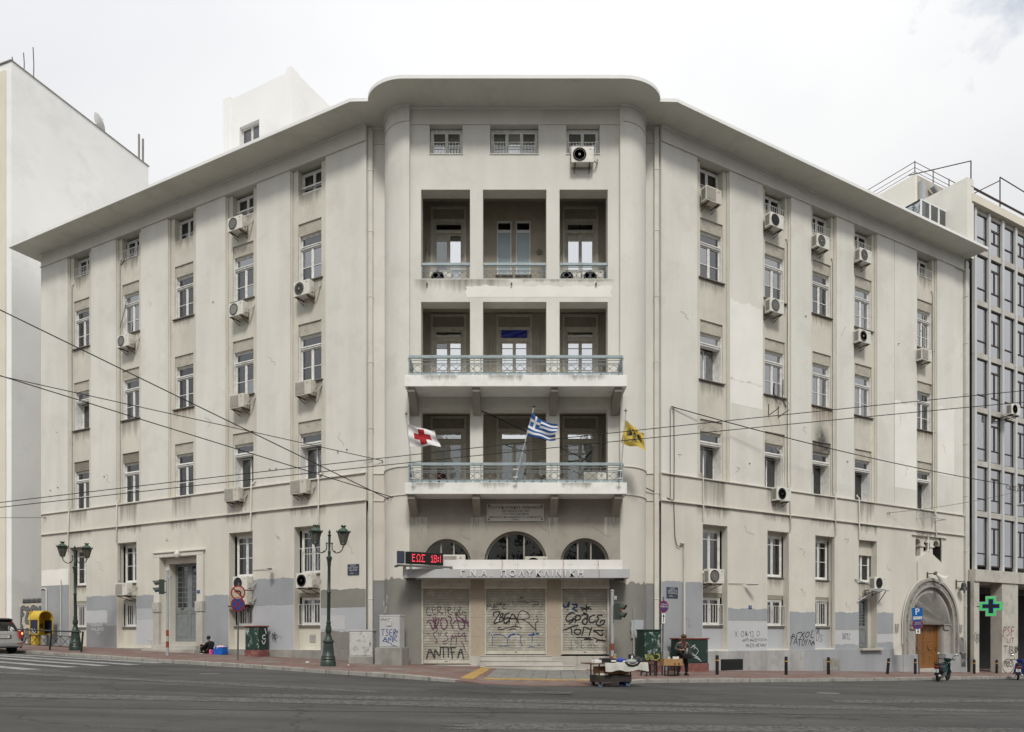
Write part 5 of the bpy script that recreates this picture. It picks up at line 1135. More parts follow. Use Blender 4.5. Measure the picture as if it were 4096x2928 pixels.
bay_pipe(ML, -20.50, 20.9, 6.0, 0.12, -20.62, None); bay_pipe(ML, -16.36, 21.3, 6.3, 0.1, -16.42, 4.3)
bay_pipe(ML, -2.55, 8.6, 6.3, 0.05, -2.56, None); bay_pipe(ML, -6.62, 8.6, 6.3, 0.05, -6.66, None)
bay_pipe(MR, 7.86, 20.4, 6.4, -0.1, 7.88, 1.0); bay_pipe(MR, 11.14, 20.3, 6.4, -0.1, 11.14, 0.9); bay_pipe(MR, 19.55, 20.6, 6.9, -0.12, 19.62, None)
bay_pipe(MR, 2.30, 8.5, 6.5, 0.0, 2.33, None); bay_pipe(MR, 12.95, 8.6, 6.4, 0.1, 12.98, None)
pipe(MR, [(1.05, -0.05, 5.35), (1.2, -0.06, 5.36), (1.22, -0.06, 5.2), (1.22, -0.06, 0.6)], 0.05, 'pipe_cream'); pipe(T(5.0, 29.1, 0), [(0, 0, -0.2), (0, 0, 1.6)], 0.045, 'pipe_grey'); pipe(T(5.0, 29.1, 0), [(0, 0.02, 1.6), (0, 0.02, 2.5)], 0.025, 'pipe_grey')
pipe(ML, [(-23.2, -0.03, 4.05), (-22.75, -0.04, 4.05), (-22.65, -0.04, 3.95), (-22.65, -0.04, 0.8)], 0.03); pipe(ML, [(-21.3, -0.03, 4.5), (-21.3, -0.03, 0.8)], 0.03)
pipe(MR, [(17.98, -0.02, 5.4), (18.0, -0.02, 4.2)], 0.035)
pipe(MR, [(PC - 2.62, -0.06, 0.9), (PC - 2.62, -0.06, 2.0)] + [(p[0], -0.06, p[1]) for p in arc(2.62, 178, 118, 10)], 0.03)

# ------------------------------------------------------------------ neighbouring buildings
ND = Vector((3.28, 9.48)).normalized()
nbx = T(-29.61, 41.95, 0) @ RZ(math.degrees(math.atan2(ND.y, ND.x)) - 90)
NB = thing('neighbour_building', 'tall blank white party wall building at the left edge behind the corner building', 'building', nbx)
nw = MB().box(-14, -0.5, -0.0, 10.0, -1, 35.36).box(-0.5, 0.0, 0.0, 10.0, -1, 35.36)
ob('wall', MB().box(-14, 0.0, 0.02, 10.0, -1, 35.36).mesh('wall', 'nb_white'), NB)
ob('front_strip', MB().box(-1.1, -0.42, -0.06, 0.02, -1, 34.9).mesh('front_strip', 'nb_cream', bev=0.01), NB)
ob('front_wall', MB().box(-14, -1.1, -0.02, 0.02, -1, 35.0).mesh('front_wall', 'nb_white'), NB)
ob('coping', MB().box(-14, 0.05, -0.05, 10.05, 35.36, 35.42).mesh('coping', 'concrete'), NB)
for y, h in ((1.0, 1.3), (1.6, 2.1), (0.3, 0.5)): ob('roof_aerial', MB().tube([(-0.3, y, 35.4), (-0.28, y, 35.4 + h * .5), (-0.34, y, 35.4 + h)], 0.03, 5).mesh('roof_aerial', 'pole_grey'), NB)
ob('roof_post', MB().box(-0.35, -0.25, 9.4, 9.5, 35.4, 37.4).box(-0.35, -0.25, 9.75, 9.85, 35.4, 37.3).mesh('roof_post', 'concrete'), NB)
dish = MB().lathe([(0.001, 0.0), (0.3, 0.04), (0.62, 0.16), (0.62, 0.18), (0.3, 0.06), (0.001, 0.02)], 18); dish.tube([(0, 0, 0), (0, -0.1, -0.6)], 0.05); dish.tube([(0, 0.5, 0.1), (0, 0.2, 0.6)], 0.02)
o = ob('satellite_dish', dish.mesh('satellite_dish', 'white_alu', smooth=40), None, nbx @ T(-0.5, 6.2, 36.0) @ RZ(150) @ RX(60)); tag(o, 'white satellite dish on the roof edge of the tall blank white building', 'satellite dish')
o2 = MB().box(-0.35, 0.35, -0.25, 0.25, 0.0, 0.75).box(-0.45, 0.45, -0.3, 0.3, 0.75, 0.85)
# low graffiti wall with spikes between the two buildings
GW = thing('boundary_wall', 'low cream wall covered in grey bubble graffiti with spikes along its top', 'wall', ML @ T(-27.6, 0.55, 0))
ob('wall', MB().box(0, 4.3, 0, 0.25, 0.3, 3.27).mesh('wall', 'wall_graffiti', bev=0.01), GW); ob('gate_post', MB().box(-0.55, 0.0, -0.1, 0.3, 0.3, 3.15).mesh('gate_post', 'nb_cream', bev=0.02), GW)
for k in range(34): ob('spike', cached('spike', lambda: MB().box(-0.018, 0.018, -0.018, 0.018, 0, 0.22).lathe([(0.03, 0.22), (0.001, 0.34)], 5).mesh('spike', 'black_paint')), GW, T(0.06 + k * 0.125, 0.12, 3.27))
ob('spike_rail', MB().box(0, 4.3, 0.10, 0.14, 3.33, 3.37).mesh('spike_rail', 'black_paint'), GW)

# office building at the right edge
OF = thing('office_building', 'glass office block with pale vertical fins and marble piers at the right edge', 'building', MR @ T(23.1, 0, 0))
def of(name, mb, m, bev=0.0, parent=None): return ob(name, mb.mesh(name, m, bev=bev), parent or OF, MR, rel=False)
FX = [23.41 + k * 1.46 for k in range(7)]
for k, x in enumerate(FX):
    zz = [5.2, 8.5, 11.45, 14.6, 17.77, 20.85, 23.85, 26.35]
    for a, b in zip(zz[:-1], zz[1:]): of('fin', MB().box(x - 0.11, x + 0.11, -0.13, 0.05, a + 0.004, b - 0.004), 'office_fin', 0.008)
for z in (8.5, 11.45, 14.6, 17.77, 20.85, 23.85):
    for k in range(6): of('spandrel', MB().box(FX[k] + 0.13, FX[k + 1] - 0.13, -0.10, 0.1, z - 0.16, z + 0.16), 'office_band', 0.006)
for si, z in enumerate((5.2, 8.5, 11.45, 14.6, 17.77, 20.85, 23.85)):
    zt = [8.34, 11.29, 14.44, 17.61, 20.69, 23.69, 26.1][si]; zb = z + (0.16 if si else 0.25)
    for k in range(6):
        a, b = FX[k] + 0.13, FX[k + 1] - 0.13; f = MB(); cx = (a + b) / 2
        f.box(a, a + 0.05, 0.0, 0.12, zb, zt); f.box(b - 0.05, b, 0.0, 0.12, zb, zt); f.box(a + 0.05, b - 0.09, 0.0, 0.12, zb, zb + 0.07); f.box(a + 0.05, b - 0.09, 0.0, 0.12, zt - 0.07, zt)
        zm = zb + 0.75; f.box(a + 0.05, b - 0.09, -0.01, 0.12, zm - 0.035, zm + 0.035); rs = [(a + 0.05, b - 0.09, zb + 0.07, zm - 0.035)]
        if k % 2: f.box(cx - 0.04, cx + 0.04, -0.012, 0.12, zm + 0.035, zt - 0.65); f.box(a + 0.05, b - 0.09, -0.01, 0.12, zt - 0.65, zt - 0.55); rs += [(a + 0.05, cx - 0.04, zm + 0.035, zt - 0.65), (cx + 0.04, b - 0.09, zm + 0.035, zt - 0.65), (a + 0.05, b - 0.09, zt - 0.55, zt - 0.07)]
        else: rs += [(a + 0.05, b - 0.09, zm + 0.035, zt - 0.07)]
        w = of('window', f, 'office_frame')
        for r in rs: of('pane', MB().box(r[0], r[1], 0.025, 0.033, r[2], r[3]), 'pane_office', parent=w)
        if (k + si) % 3 == 0: of('blind', MB().box(a + 0.1, b - 0.15, 0.3, 0.31, zm, zt - 0.1), 'curtain_grey', parent=w)
of('roof_beam', MB().box(22.75, 32.5, -0.32, 0.3, 26.38, 26.85), 'nb_cream', 0.01); of('roof_soffit', MB().box(22.75, 32.5, -0.02, 0.5, 26.1, 26.38), 'office_band')
of('back_wall', MB().box(22.6, 33, 1.6, 1.8, 4.0, 26.5), 'interior'); of('slab_edge', MB().box(22.75, 33, 0.13, 1.6, 5.0, 5.2), 'office_band')
of('roof_rail', MB().tube([(22.7, -0.2, 27.25), (33, -0.2, 27.25)], 0.06), 'rail_brown')
for x in (22.85, 25.9, 29.3): of('roof_post', MB().tube([(x, -0.15, 26.8), (x, -0.15, 28.8)], 0.035), 'rail_brown')
of('roof_wire', MB().tube([(22.85, -0.15, 28.8), (19.6, 1.5, 27.9)], 0.03), 'rail_brown'); of('roof_wire', MB().tube([(25.9, -0.15, 28.6), (24.6, 1.5, 27.9)], 0.03), 'rail_brown'); of('roof_wire', MB().tube([(25.9, -0.15, 28.8), (33, -0.15, 28.6)], 0.03), 'rail_brown')
# base: marble beam, piers, dark arcade
for a, b in ((22.72, 25.65), (25.655, 28.6), (28.605, 32)): of('marble_beam', MB().box(a, b, -0.48, 0.4, 4.49, 5.18), 'office_marble', 0.01)
for a, b in ((22.72, 23.24), (25.64, 27.39), (30.4, 31.6)): of('marble_pier', MB().box(a, b, -0.40, 0.25, -1.4, 4.49), 'office_marble', 0.012)
of('arcade_ceiling', MB().box(22.7, 48, 0.25, 4.4, 4.4, 4.6), 'office_band'); of('arcade_wall', MB().box(22.7, 48, 3.4, 3.6, -2.5, 4.5), 'office_dark'); of('arcade_wall', MB().box(22.55, 22.7, -0.2, 3.6, -1.5, 4.5), 'office_dark')
of('arcade_shutter', MB().box(23.35, 24.6, 2.5, 2.55, -1.2, 2.3), 'black_paint'); of('arcade_pillar', MB().box(25.0, 26.6, 1.9, 2.1, -1.2, 2.1), 'office_marble')
for a, b, m in ((25.1, 25.7, 'ink_navy'), (25.85, 26.5, 'ink_navy')): of('mural_patch', MB().box(a, b, 1.88, 1.899, -0.1, 1.6), m)
of('shop_poster', MB().box(23.4, 24.6, 1.2, 1.22, 2.7, 4.2), 'office_band'); 
ob('lettering', text_me('ΤΗΣ', 0.45, 0.004, 'ink_red'), OF, MR @ T(23.95, 1.19, 3.95), rel=False); ob('lettering', text_me('ΣΥΣΚΕΥ', 0.25, 0.004, 'ink_red'), OF, MR @ T(23.95, 1.19, 3.3), rel=False)
# penthouse, party wall and glass screen on the roof line to the right
PH = thing('rooftop_penthouse', 'cream rooftop box with dark railing above the right end of the cornice', 'penthouse', MR @ T(22.6, 3, 23.1))
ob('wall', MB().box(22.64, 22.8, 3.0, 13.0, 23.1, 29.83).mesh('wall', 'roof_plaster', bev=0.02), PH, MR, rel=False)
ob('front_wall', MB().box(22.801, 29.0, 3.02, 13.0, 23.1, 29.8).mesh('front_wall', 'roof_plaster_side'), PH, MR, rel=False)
ob('duct', MB().tube([(23.9, 2.75, 29.3), (24.6, 2.8, 29.0), (26.5, 2.8, 28.9)], 0.16, 8).mesh('duct', 'galvanised'), PH, MR, rel=False); ob('duct', MB().box(22.95, 23.3, 2.75, 3.0, 23.1, 29.4).mesh('duct', 'galvanised'), PH, MR, rel=False)
rl = MB()
for z in (30.0, 30.25, 30.6): rl.tube([(22.7, 12.8, z), (22.7, 3.08, z), (28.6, 3.08, z)], 0.018 if z < 30.5 else 0.024, 5)
ob('roof_railing', rl.mesh('roof_railing', 'rail_brown'), PH, MR, rel=False)
for x, y in ((22.7, 11.8), (22.7, 7.2), (22.7, 3.08), (24.6, 3.08), (26.3, 3.08), (28.0, 3.08)): ob('rail_post', cached('rpost', lambda: MB().tube([(0, 0, 0), (0, 0, 0.85)], 0.03, 5).mesh('rail_post', 'rail_brown')), PH, MR @ T(x, y, 29.8), rel=False)
PW = MB().add([(22.95, -0.25, 23.1), (22.95, 7.0, 23.1), (22.95, 7.0, 27.9), (22.95, -0.25, 27.65), (22.3, -0.25, 23.1), (22.3, 7.0, 23.1), (22.3, 7.0, 27.9), (22.3, -0.25, 27.65)], [(0, 1, 2, 3), (7, 6, 5, 4), (0, 3, 7, 4), (3, 2, 6, 7), (1, 5, 6, 2)])
o = ob('party_wall', PW.mesh('party_wall', 'roof_plaster'), None, MR); tag(o, 'flaking cream party wall rising above the cornice beside the glass block', 'wall')
GS = thing('glass_windscreen', 'white framed glass screen on the roof edge near the party wall', 'screen', MR @ T(20.2, 1, 23.2))
for k in range(4):
    a = 19.9 + k * 0.85; f = MB(); f.box(a, a + 0.06, 0.95, 1.02, 23.2, 26.35); f.box(a + 0.79, a + 0.85, 0.95, 1.02, 23.2, 26.35); f.box(a + 0.06, a + 0.79, 0.95, 1.02, 26.28, 26.35); f.box(a + 0.06, a + 0.79, 0.96, 1.01, 25.1, 25.15)
    s_ = ob('frame', f.mesh('frame', 'white_alu'), GS, MR, rel=False); ob('pane', MB().box(a + 0.06, a + 0.79, 0.98, 0.986, 23.3, 26.28).mesh('pane', 'pane_clear'), s_, MR, rel=False)
ob('pane', MB().box(19.9, 19.906, 1.02, 3.0, 23.3, 26.3).mesh('pane', 'pane_clear'), GS, MR, rel=False); ob('frame', MB().box(19.88, 19.93, 1.02, 3.0, 26.28, 26.36).mesh('frame', 'black_paint'), GS, MR, rel=False)

# ------------------------------------------------------------------ air conditioners
AW, AH, AD = 0.92, 0.64, 0.33
def ac_meshes():
    e = {}
    b = MB().box(-AW / 2, AW / 2, 0, AD, 0, AH); e['body_w'] = b.mesh('body', 'ac_white', bev=0.02); e['body_c'] = b.mesh('body', 'ac_cream', bev=0.02)
    f = MB(); f.lathe([(0.268, 0.012), (0.280, -0.014), (0.295, -0.006), (0.295, 0.012)], 24, (-0.12, 0, AH / 2), axis='y'); f.lathe([(0.001, 0.004), (0.27, 0.004)], 24, (-0.12, -0.008, AH / 2), m=1, axis='y')
    for r in (0.06, 0.11, 0.16, 0.21): f.lathe([(r, -0.012), (r + 0.012, -0.012), (r + 0.012, -0.006), (r, -0.006), (r, -0.012)], 20, (-0.12, -0.002, AH / 2), axis='y', m=2)
    f.lathe([(0.001, -0.016), (0.05, -0.014), (0.05, -0.004)], 12, (-0.12, 0, AH / 2), axis='y', m=2)
    e['fan_w'] = f.mesh('fan_guard', ['ac_white', 'dark_grille', 'dark_grille'], smooth=40); e['fan_g'] = f.mesh('fan_guard', ['ac_white', 'dark_grille', 'grey_grille'], smooth=40)
    g = MB(); g.box(-0.42, 0.10, -0.010, 0.0, 0.06, AH - 0.06, m=0)
    for k in range(16): g.box(-0.41, 0.09, -0.016, -0.010, 0.075 + k * 0.031, 0.088 + k * 0.031, m=1)
    e['grille'] = g.mesh('front_grille', ['grey_grille', 'ac_cream'])
    s = MB()
    for k in range(10): s.box(-AW / 2 - 0.004, -AW / 2, 0.05, AD - 0.05, 0.08 + k * 0.048, 0.105 + k * 0.048)
    e['louvre'] = s.mesh('side_louvre', 'dark_grille')
    q = MB(); q.box(AW / 2, AW / 2 + 0.02, 0.07, 0.25, 0.08, 0.36); e['cover'] = q.mesh('valve_cover', 'ac_cream', bev=0.01)
    l = MB().box(0.28, 0.36, -0.003, 0.0, AH - 0.13, AH - 0.09); e['badge'] = l.mesh('badge', 'grey_grille')
    d = MB()                                     # three little diamonds
    for a in (90, 210, 330):
        c = Vector((0.27 + 0.035 * math.cos(R_(a)), AH - 0.13 + 0.035 * math.sin(R_(a)))); u = Vector((math.cos(R_(a)), math.sin(R_(a)))) * 0.034; w = Vector((-u.y, u.x)) * 0.5
        d.add([(p.x, -0.003, p.y) for p in (c - u, c - w, c + u, c + w)], [(0, 1, 2, 3)])
    e['diamonds'] = d.mesh('badge', 'band_red')
    k = MB(); k.box(-0.02, 0.02, -0.02, AD + 0.22, -0.045, -0.002); k.tube([(0, 0.02, -0.04), (0, AD + 0.2, -0.26)], 0.016, 6); k.box(-0.02, 0.02, AD + 0.19, AD + 0.22, -0.3, -0.0); e['bracket'] = k.mesh('bracket', 'rust')
    t = MB(); t.tube([(AW / 2, 0.16, 0.16), (AW / 2 + 0.10, 0.2, 0.14), (AW / 2 + 0.16, 0.3, 0.26), (AW / 2 + 0.2, AD + 0.15, 0.5), (AW / 2 + 0.28, AD + 0.2, 0.72)], 0.022, 6); t.tube([(AW / 2, 0.12, 0.12), (AW / 2 + 0.12, 0.17, 0.09), (AW / 2 + 0.20, 0.3, 0.24), (AW / 2 + 0.23, AD + 0.15, 0.5), (AW / 2 + 0.30, AD + 0.2, 0.7)], 0.016, 6); e['hose'] = t.mesh('hose', 'pipe_grey', smooth=60)
    return e
AC = ac_meshes()
def ac(M, label, kind='fan', body='w', bracket=True, hose=True, gap=0.12, group='wall air conditioners'):
    """M: bottom centre against the wall face, y into the wall"""
    Mb = M @ T(0, -AD - gap, 0) ; o = thing('air_conditioner', label, 'air conditioner', Mb, group)
    bd = ob('body', AC['body_' + body], o)
    if kind == 'fan': ob('fan_guard', AC['fan_g'], o)
    elif kind == 'dark': ob('fan_guard', AC['fan_w'], o)
    else: ob('front_grille', AC['grille'], o)
    ob('side_louvre', AC['louvre'], o); ob('valve_cover', AC['cover'], o); ob('badge', AC['diamonds' if kind == 'grille' else 'badge'], o)
    if bracket:
        for x in (-0.3, 0.3): ob('bracket', AC['bracket'], o, T(x, 0, 0) @ Matrix.Diagonal((1, (AD + gap + 0.14) / (AD + 0.22), 1, 1)))
    if hose: ob('hose', AC['hose'], o)
    return o
for x, z, kind, body, lab in (
    (-3.29, 16.40, 'fan', 'w', 'round-fan air conditioner under the fourth-floor window nearest the corner on the left wing'),
    (-3.21, 11.98, 'grille', 'c', 'square-grille air conditioner under the third-floor window nearest the corner on the left wing'),
    (-3.46, 7.64, 'grille', 'c', 'square-grille air conditioner on the string course nearest the corner on the left wing'),
    (-7.39, 20.34, 'fan', 'w', 'air conditioner hung highest on the left wing, below the top-floor window'),
    (-7.33, 16.32, 'fan', 'w', 'round-fan air conditioner under the fourth-floor window of the second column left of the corner'),
    (-7.26, 12.0, 'grille', 'c', 'square-grille air conditioner under the third-floor window of the second column left of the corner'),
    (-7.59, 7.66, 'grille', 'c', 'square-grille air conditioner on the string course, second column left of the corner'),
    (-15.50, 16.36, 'fan', 'w', 'dark-fanned air conditioner alone in the fourth column of the left wing, high up')):
    ac(ML @ T(x, 0.14 if z > Z_S2 else 0.0, z), lab, kind, body, gap=0.16 if z > Z_S2 else 0.05)
for x, z, kind, body, lab in (
    (-3.16, 3.47, 'dark', 'w', 'air conditioner with spoked fan between the ground-floor windows nearest the corner, left wing'),
    (-7.06, 3.48, 'dark', 'w', 'air conditioner with black fan above the round traffic signs on the left wing'),
    (-7.06, 2.80, 'fan', 'c', 'lower air conditioner half hidden behind the round traffic signs'),
    (-15.52, 3.45, 'grille', 'w', 'ground-floor air conditioner left of the grey double door')):
    ac(ML @ T(x, 0.30, z), lab, kind, body, gap=0.32 if kind != 'grille' else 0.4)
part('shelf', MB().box(-8.1, -6.55, -0.12, 0.36, 2.72, 2.78), 'rust', ML)
for x, z, kind, body, lab, yy in (
    (2.67, 20.42, 'grille', 'c', 'square-grille air conditioner hung highest on the right wing, nearest the corner', 0.14),
    (6.63, 20.40, 'dark', 'w', 'white spoked-fan air conditioner at the top of the second column of the right wing', 0.14),
    (6.64, 16.42, 'fan', 'w', 'air conditioner beside blue curtains, fourth floor, second column of the right wing', 0.14),
    (7.05, 7.68, 'dark', 'w', 'black-fan air conditioner standing on the string course of the right wing', 0.0),
    (9.85, 20.28, 'fan', 'w', 'air conditioner at the top of the third column of the right wing', 0.14),
    (13.09, 20.42, 'fan', 'w', 'air conditioner at the top of the fourth column of the right wing', 0.14),
    (13.02, 16.28, 'fan', 'w', 'air conditioner under the fourth-floor window of the fourth column, right wing', 0.14),
    (18.29, 16.34, 'grille', 'w', 'square-grille air conditioner in the last column of the right wing', 0.14)):
    ac(MR @ T(x, yy, z), lab, kind, body, gap=0.16 if yy else 0.05, hose=False)
ac(MR @ T(2.85, 0.30, 3.66), 'air conditioner above the barred basement window nearest the corner on the right wing', 'fan', 'w', gap=0.3, hose=False)
ac(MR @ T(14.02, 0.02, 3.74), 'large white black-fan air conditioner on a steel bracket over the narrow grey door', 'dark', 'w', gap=0.22)
ac(MC @ T(2.87, 0, 20.62), 'air conditioner under the right top-floor window of the central bay', 'fan', 'w', gap=0.06)
ac(MC @ T(1.63, 1.75, 8.30), 'air conditioner behind the blue and white flag inside the lowest loggia', 'grille', 'c', gap=0.05, hose=False)
ac(MC @ T(-3.0, 0.95, 16.06), 'dark-fan air conditioner on the floor of the upper left loggia', 'dark', 'w', bracket=False, hose=False)
ac(MC @ T(2.42, 0.95, 16.06), 'left of two floor-standing air conditioners in the upper right loggia', 'dark', 'w', bracket=False, hose=False)
ac(MC @ T(3.40, 0.95, 16.06), 'right of two floor-standing air conditioners in the upper right loggia', 'dark', 'w', bracket=False, hose=False)
ac(MC @ T(3.4, 0.2, 7.42), 'white air conditioner on the balcony floor behind the lower railing, right side', 'grille', 'w', bracket=False, hose=False)
ac(MF @ T(-2.35, 0.12, 3.99), 'air conditioner on the canopy in front of the left fanlight', 'grille', 'w', bracket=False, hose=False)
ac(MF @ T(0.98, 0.12, 3.92), 'air conditioner on the canopy in front of the middle fanlight', 'dark', 'c', bracket=False, hose=False)
ac(MR @ T(26.3, -0.05, 14.45), 'air conditioner on the glass office block among the fins', 'dark', 'w', gap=0.45, hose=False)
part('bracket_frame', MB().tube([(12.7, -0.02, 4.25), (14.5, -0.55, 3.7)], 0.03).tube([(12.9, -0.02, 3.1), (13.6, -0.55, 3.68)], 0.025).tube([(14.6, -0.02, 3.1), (14.45, -0.55, 3.68)], 0.025).box(13.1, 14.7, -0.56, -0.5, 3.66, 3.72), 'galvanised', MR)
for x in (6.6, 7.25): part('old_bracket', MB().tube([(x, 0.12, 12.3), (x, 0.12, 11.75)], 0.02).tube([(x, 0.12, 11.75), (x, -0.5, 11.95)], 0.02), 'rust', MR)
part('bracket_frame', MB().tube([(17.9, 0.0, 8.25), (17.9, 0, 7.75), (18.0, -0.6, 7.75), (19.6, -0.6, 7.75), (19.5, 0.0, 7.75), (19.5, 0, 8.25), (18.9, -0.6, 7.75)], 0.022).tube([(17.9, 0, 8.2), (18.7, -0.6, 7.76)], 0.018), 'galvanised', MR)

# ------------------------------------------------------------------ flags on the lower balcony
def flag(label, base, top, fn, mats, mf, nu, nv, finial):
    o = thing('flag', label, 'flag', T(*base), 'flags on the lower balcony')
    b = Vector(base); t = Vector(top); ob('pole', MB().tube([(0, 0, 0), tuple(t - b)], 0.022, 8).mesh('pole', 'galvanised', smooth=60), o)
    cl = ob('cloth', MB().grid(fn, nu, nv, mf=mf).mesh('cloth', mats, smooth=70, fix=False), o, I4, rel=False)
    ob('finial', finial.mesh('finial', 'black_paint'), o, T(*top), rel=False)
    ob('clamp', MB().box(-0.09, 0.09, -0.03, 0.03, 0, 0.03).box(-0.09, 0.09, -0.03, 0.03, 0.3, 0.33).mesh('clamp', 'white_alu'), o, T(0, 0, 0.1))
    return o
def quad_fn(tl, tr, bl, br, amp, fr, y, ph=0.0, sag=0.0):
    tl, tr, bl, br = map(Vector, (tl, tr, bl, br))
    def fn(u, v):
        p = (bl * (1 - u) + br * u) * (1 - v) + (tl * (1 - u) + tr * u) * v
        w = amp * math.sin(u * fr + v * 2.2 + ph) * (0.25 + u) + amp * 0.5 * math.sin(v * 9 + u * 5 + ph)
        return (p.x + 0.02 * math.sin(v * 8 + ph) * u, y + w * 1.6, p.y - sag * math.sin(math.pi * u) * (0.4 + v) + 0.02 * math.sin(u * 11 + ph))
    return fn
YF = 27.75
crossfin = MB().box(-0.012, 0.012, -0.01, 0.01, 0, 0.2).box(-0.06, 0.06, -0.01, 0.01, 0.1, 0.13)
def rc(u, v):
    return 1 if (0.38 < u < 0.60 and 0.10 < v < 0.93) or (0.20 < u < 0.80 and 0.36 < v < 0.68) else 0
a, b = (-3.872, 7.392), (-4.136, 9.905)
flag('white flag with a red cross on the left of the lower balcony', (a[0], YF, a[1]), (b[0], YF, b[1]), quad_fn((-4.097, 9.612), (-3.061, 9.397), (-3.999, 8.752), (-2.797, 8.771), 0.05, 7, YF - 0.02, 0.4, 0.03), ['flag_white', 'flag_red'], rc, 60, 40, crossfin)
def gr(u, v):
    s = int((1 - v) * 9)
    if u < 0.37 and v > 4 / 9:
        uu = u / 0.37; vv = (v - 4 / 9) / (5 / 9); return 0 if abs(uu - .5) < .1 or abs(vv - .5) < .1 else 1
    return 1 if s % 2 == 0 else 0
a, b = (0.137, 7.441), (0.860, 10.296)
flag('blue and white striped flag in the middle of the lower balcony', (a[0], YF, a[1]), (b[0], YF, b[1]), quad_fn((0.782, 10.032), (1.789, 9.592), (0.548, 9.182), (1.682, 8.967), 0.05, 8, YF - 0.02, 2.0, 0.05), ['flag_white', 'flag_blue'], gr, 60, 54, MB().lathe([(0.02, 0), (0.06, 0.0), (0.06, 0.025), (0.02, 0.03)], 10))
a, b = (4.224, 7.392), (4.449, 10.032)
eagle_fn = quad_fn((4.439, 9.749), (5.143, 9.299), (4.263, 8.879), (5.241, 8.615), 0.045, 6, YF - 0.02, 1.0, 0.02)
fy = flag('yellow flag with a black two-headed eagle on the right of the lower balcony', (a[0], YF, a[1]), (b[0], YF, b[1]), eagle_fn, ['flag_yellow'], lambda u, v: 0, 30, 24, crossfin)
eg = MB(); ef = lambda u, v: (lambda p: (p[0], p[1] - 0.006, p[2]))(eagle_fn(u, v))
for sg in (-1, 1):
    for k in range(9):
        a0 = 150 - k * 13; r = 0.36 - 0.012 * k; x0, y0 = 0.52 + sg * 0.10, 0.60
        eg.ribbon([(x0 + sg * t * r * 0.95 * abs(math.cos(R_(a0 * 0.6 - 30))) + 0, y0 + (0.22 - 0.055 * k) * t * (1 if t < 0.7 else 0.95)) for t in (0.1, 0.4, 0.7, 1.0)], 0.022, fn=ef)
    eg.ribbon([(0.52, 0.66), (0.52 + sg * 0.05, 0.78), (0.52 + sg * 0.11, 0.82), (0.52 + sg * 0.16, 0.79)], 0.04, fn=ef)
    eg.ribbon([(0.50 + sg * 0.04, 0.42), (0.52 + sg * 0.14, 0.32), (0.52 + sg * 0.24, 0.30)], 0.02, fn=ef)
for k in range(7): eg.ribbon([(0.52, 0.42), (0.52 + (k - 3) * 0.03, 0.30), (0.52 + (k - 3) * 0.05, 0.20)], 0.02, fn=ef)
for k in range(5): eg.ribbon([(0.45, 0.42 + k * 0.06), (0.52, 0.40 + k * 0.06), (0.59, 0.42 + k * 0.06)], 0.028, fn=ef)
ob('eagle_emblem', eg.mesh('eagle_emblem', 'ink_black', fix=False), fy, I4, rel=False)

# ------------------------------------------------------------------ signs and fittings on the building
PQ = thing('marble_plaque', 'inscribed marble plaque fixed with four bolts under the lower balcony', 'plaque', MF @ T(0.14, -0.002, 6.03))
ob('slab', MB().box(-1.17, 1.17, -0.05, 0, 0, 0.72).mesh('slab', 'plaque_stone', bev=0.012), PQ)
for x in (-1.08, 1.08):
    for z in (0.08, 0.64): ob('bolt', cached('bolt', lambda: MB().ball((0, 0, 0), 0.035, 8).mesh('bolt', 'rust')), PQ, T(x, -0.055, z))
for z, sz, s, sx in ((0.555, 0.155, 'ΠΟΛΥΚΛΙΝΙΚΗ  ΑΘΗΝΩΝ', 1.22), (0.41, 0.105, 'ΙΔΡΥΘΕΙΣΑ ΤΩ. 1903', 1.15), (0.29, 0.10, 'ΥΠΟ ΤΩΝ ΑΔΕΛΦΩΝ', 1.1), (0.165, 0.105, 'ΝΙΚΟΛΑΟΥ ΚΑΙ ΑΝΔΡΕΟΥ Ε. ΑΛΙΒΙΖΑΤΟΥ', 1.08), (0.06, 0.07, 'ΙΑΤΡΩΝ', 1.1)):
    ob('lettering', text_me(s, sz, 0.003, 'black_paint', 'CENTER', sx), PQ, T(0, -0.054, z))
LD = thing('led_sign', 'black electronic sign with red lit characters standing on the canopy corner', 'sign', T(-4.12, 27.62, 4.16) @ RZ(24))
ob('housing', MB().box(0, 1.52, 0.0, 0.16, 0, 0.48).mesh('housing', 'signal_black', bev=0.025), LD); ob('housing', MB().box(-0.30, -0.02, 0.12, 0.30, 0.02, 0.50).mesh('housing', 'plate_blue', bev=0.02), LD)
ob('screen', MB().box(0.12, 1.46, -0.004, 0.0, 0.06, 0.43).mesh('screen', 'black_paint'), LD)
def dots(rows):
    m = MB()
    for r, row in enumerate(rows):
        for c, ch in enumerate(row):
            if ch == '#': m.box(c * 0.0265, c * 0.0265 + 0.021, -0.012, -0.006, -r * 0.037, -r * 0.037 + 0.030)
    return m
led = ["######.....####....#######..............#....####........#", "#.........#....#...#...................##...#....#.......#", "#........#......#...#.................#.#...#....#..##...#", "#####....#......#....#..................#....####...##...#", "#........#......#....#..................#...#....#.......#", "#.........#....#....#...................#...#....#..##...#", "#..........#..#....#....................#...#....#..##...#", "######...###..###..#######............#####..####........#"]
ob('lit_characters', dots(led).mesh('lit_characters', 'led_red'), LD, T(0.24, 0, 0.35) @ Matrix.Diagonal((0.76, 1, 1, 1)))
ob('frame', MB().box(-0.34, 1.9, -0.02, 0.04, -0.12, -0.04).box(-0.34, -0.26, -0.02, 0.5, -0.121, -0.041).box(-0.1, 0.0, 0.0, 0.1, -0.32, -0.12).box(1.82, 1.9, -0.02, 0.04, -0.3, -0.121).mesh('frame', 'pole_grey', bev=0.006), LD)
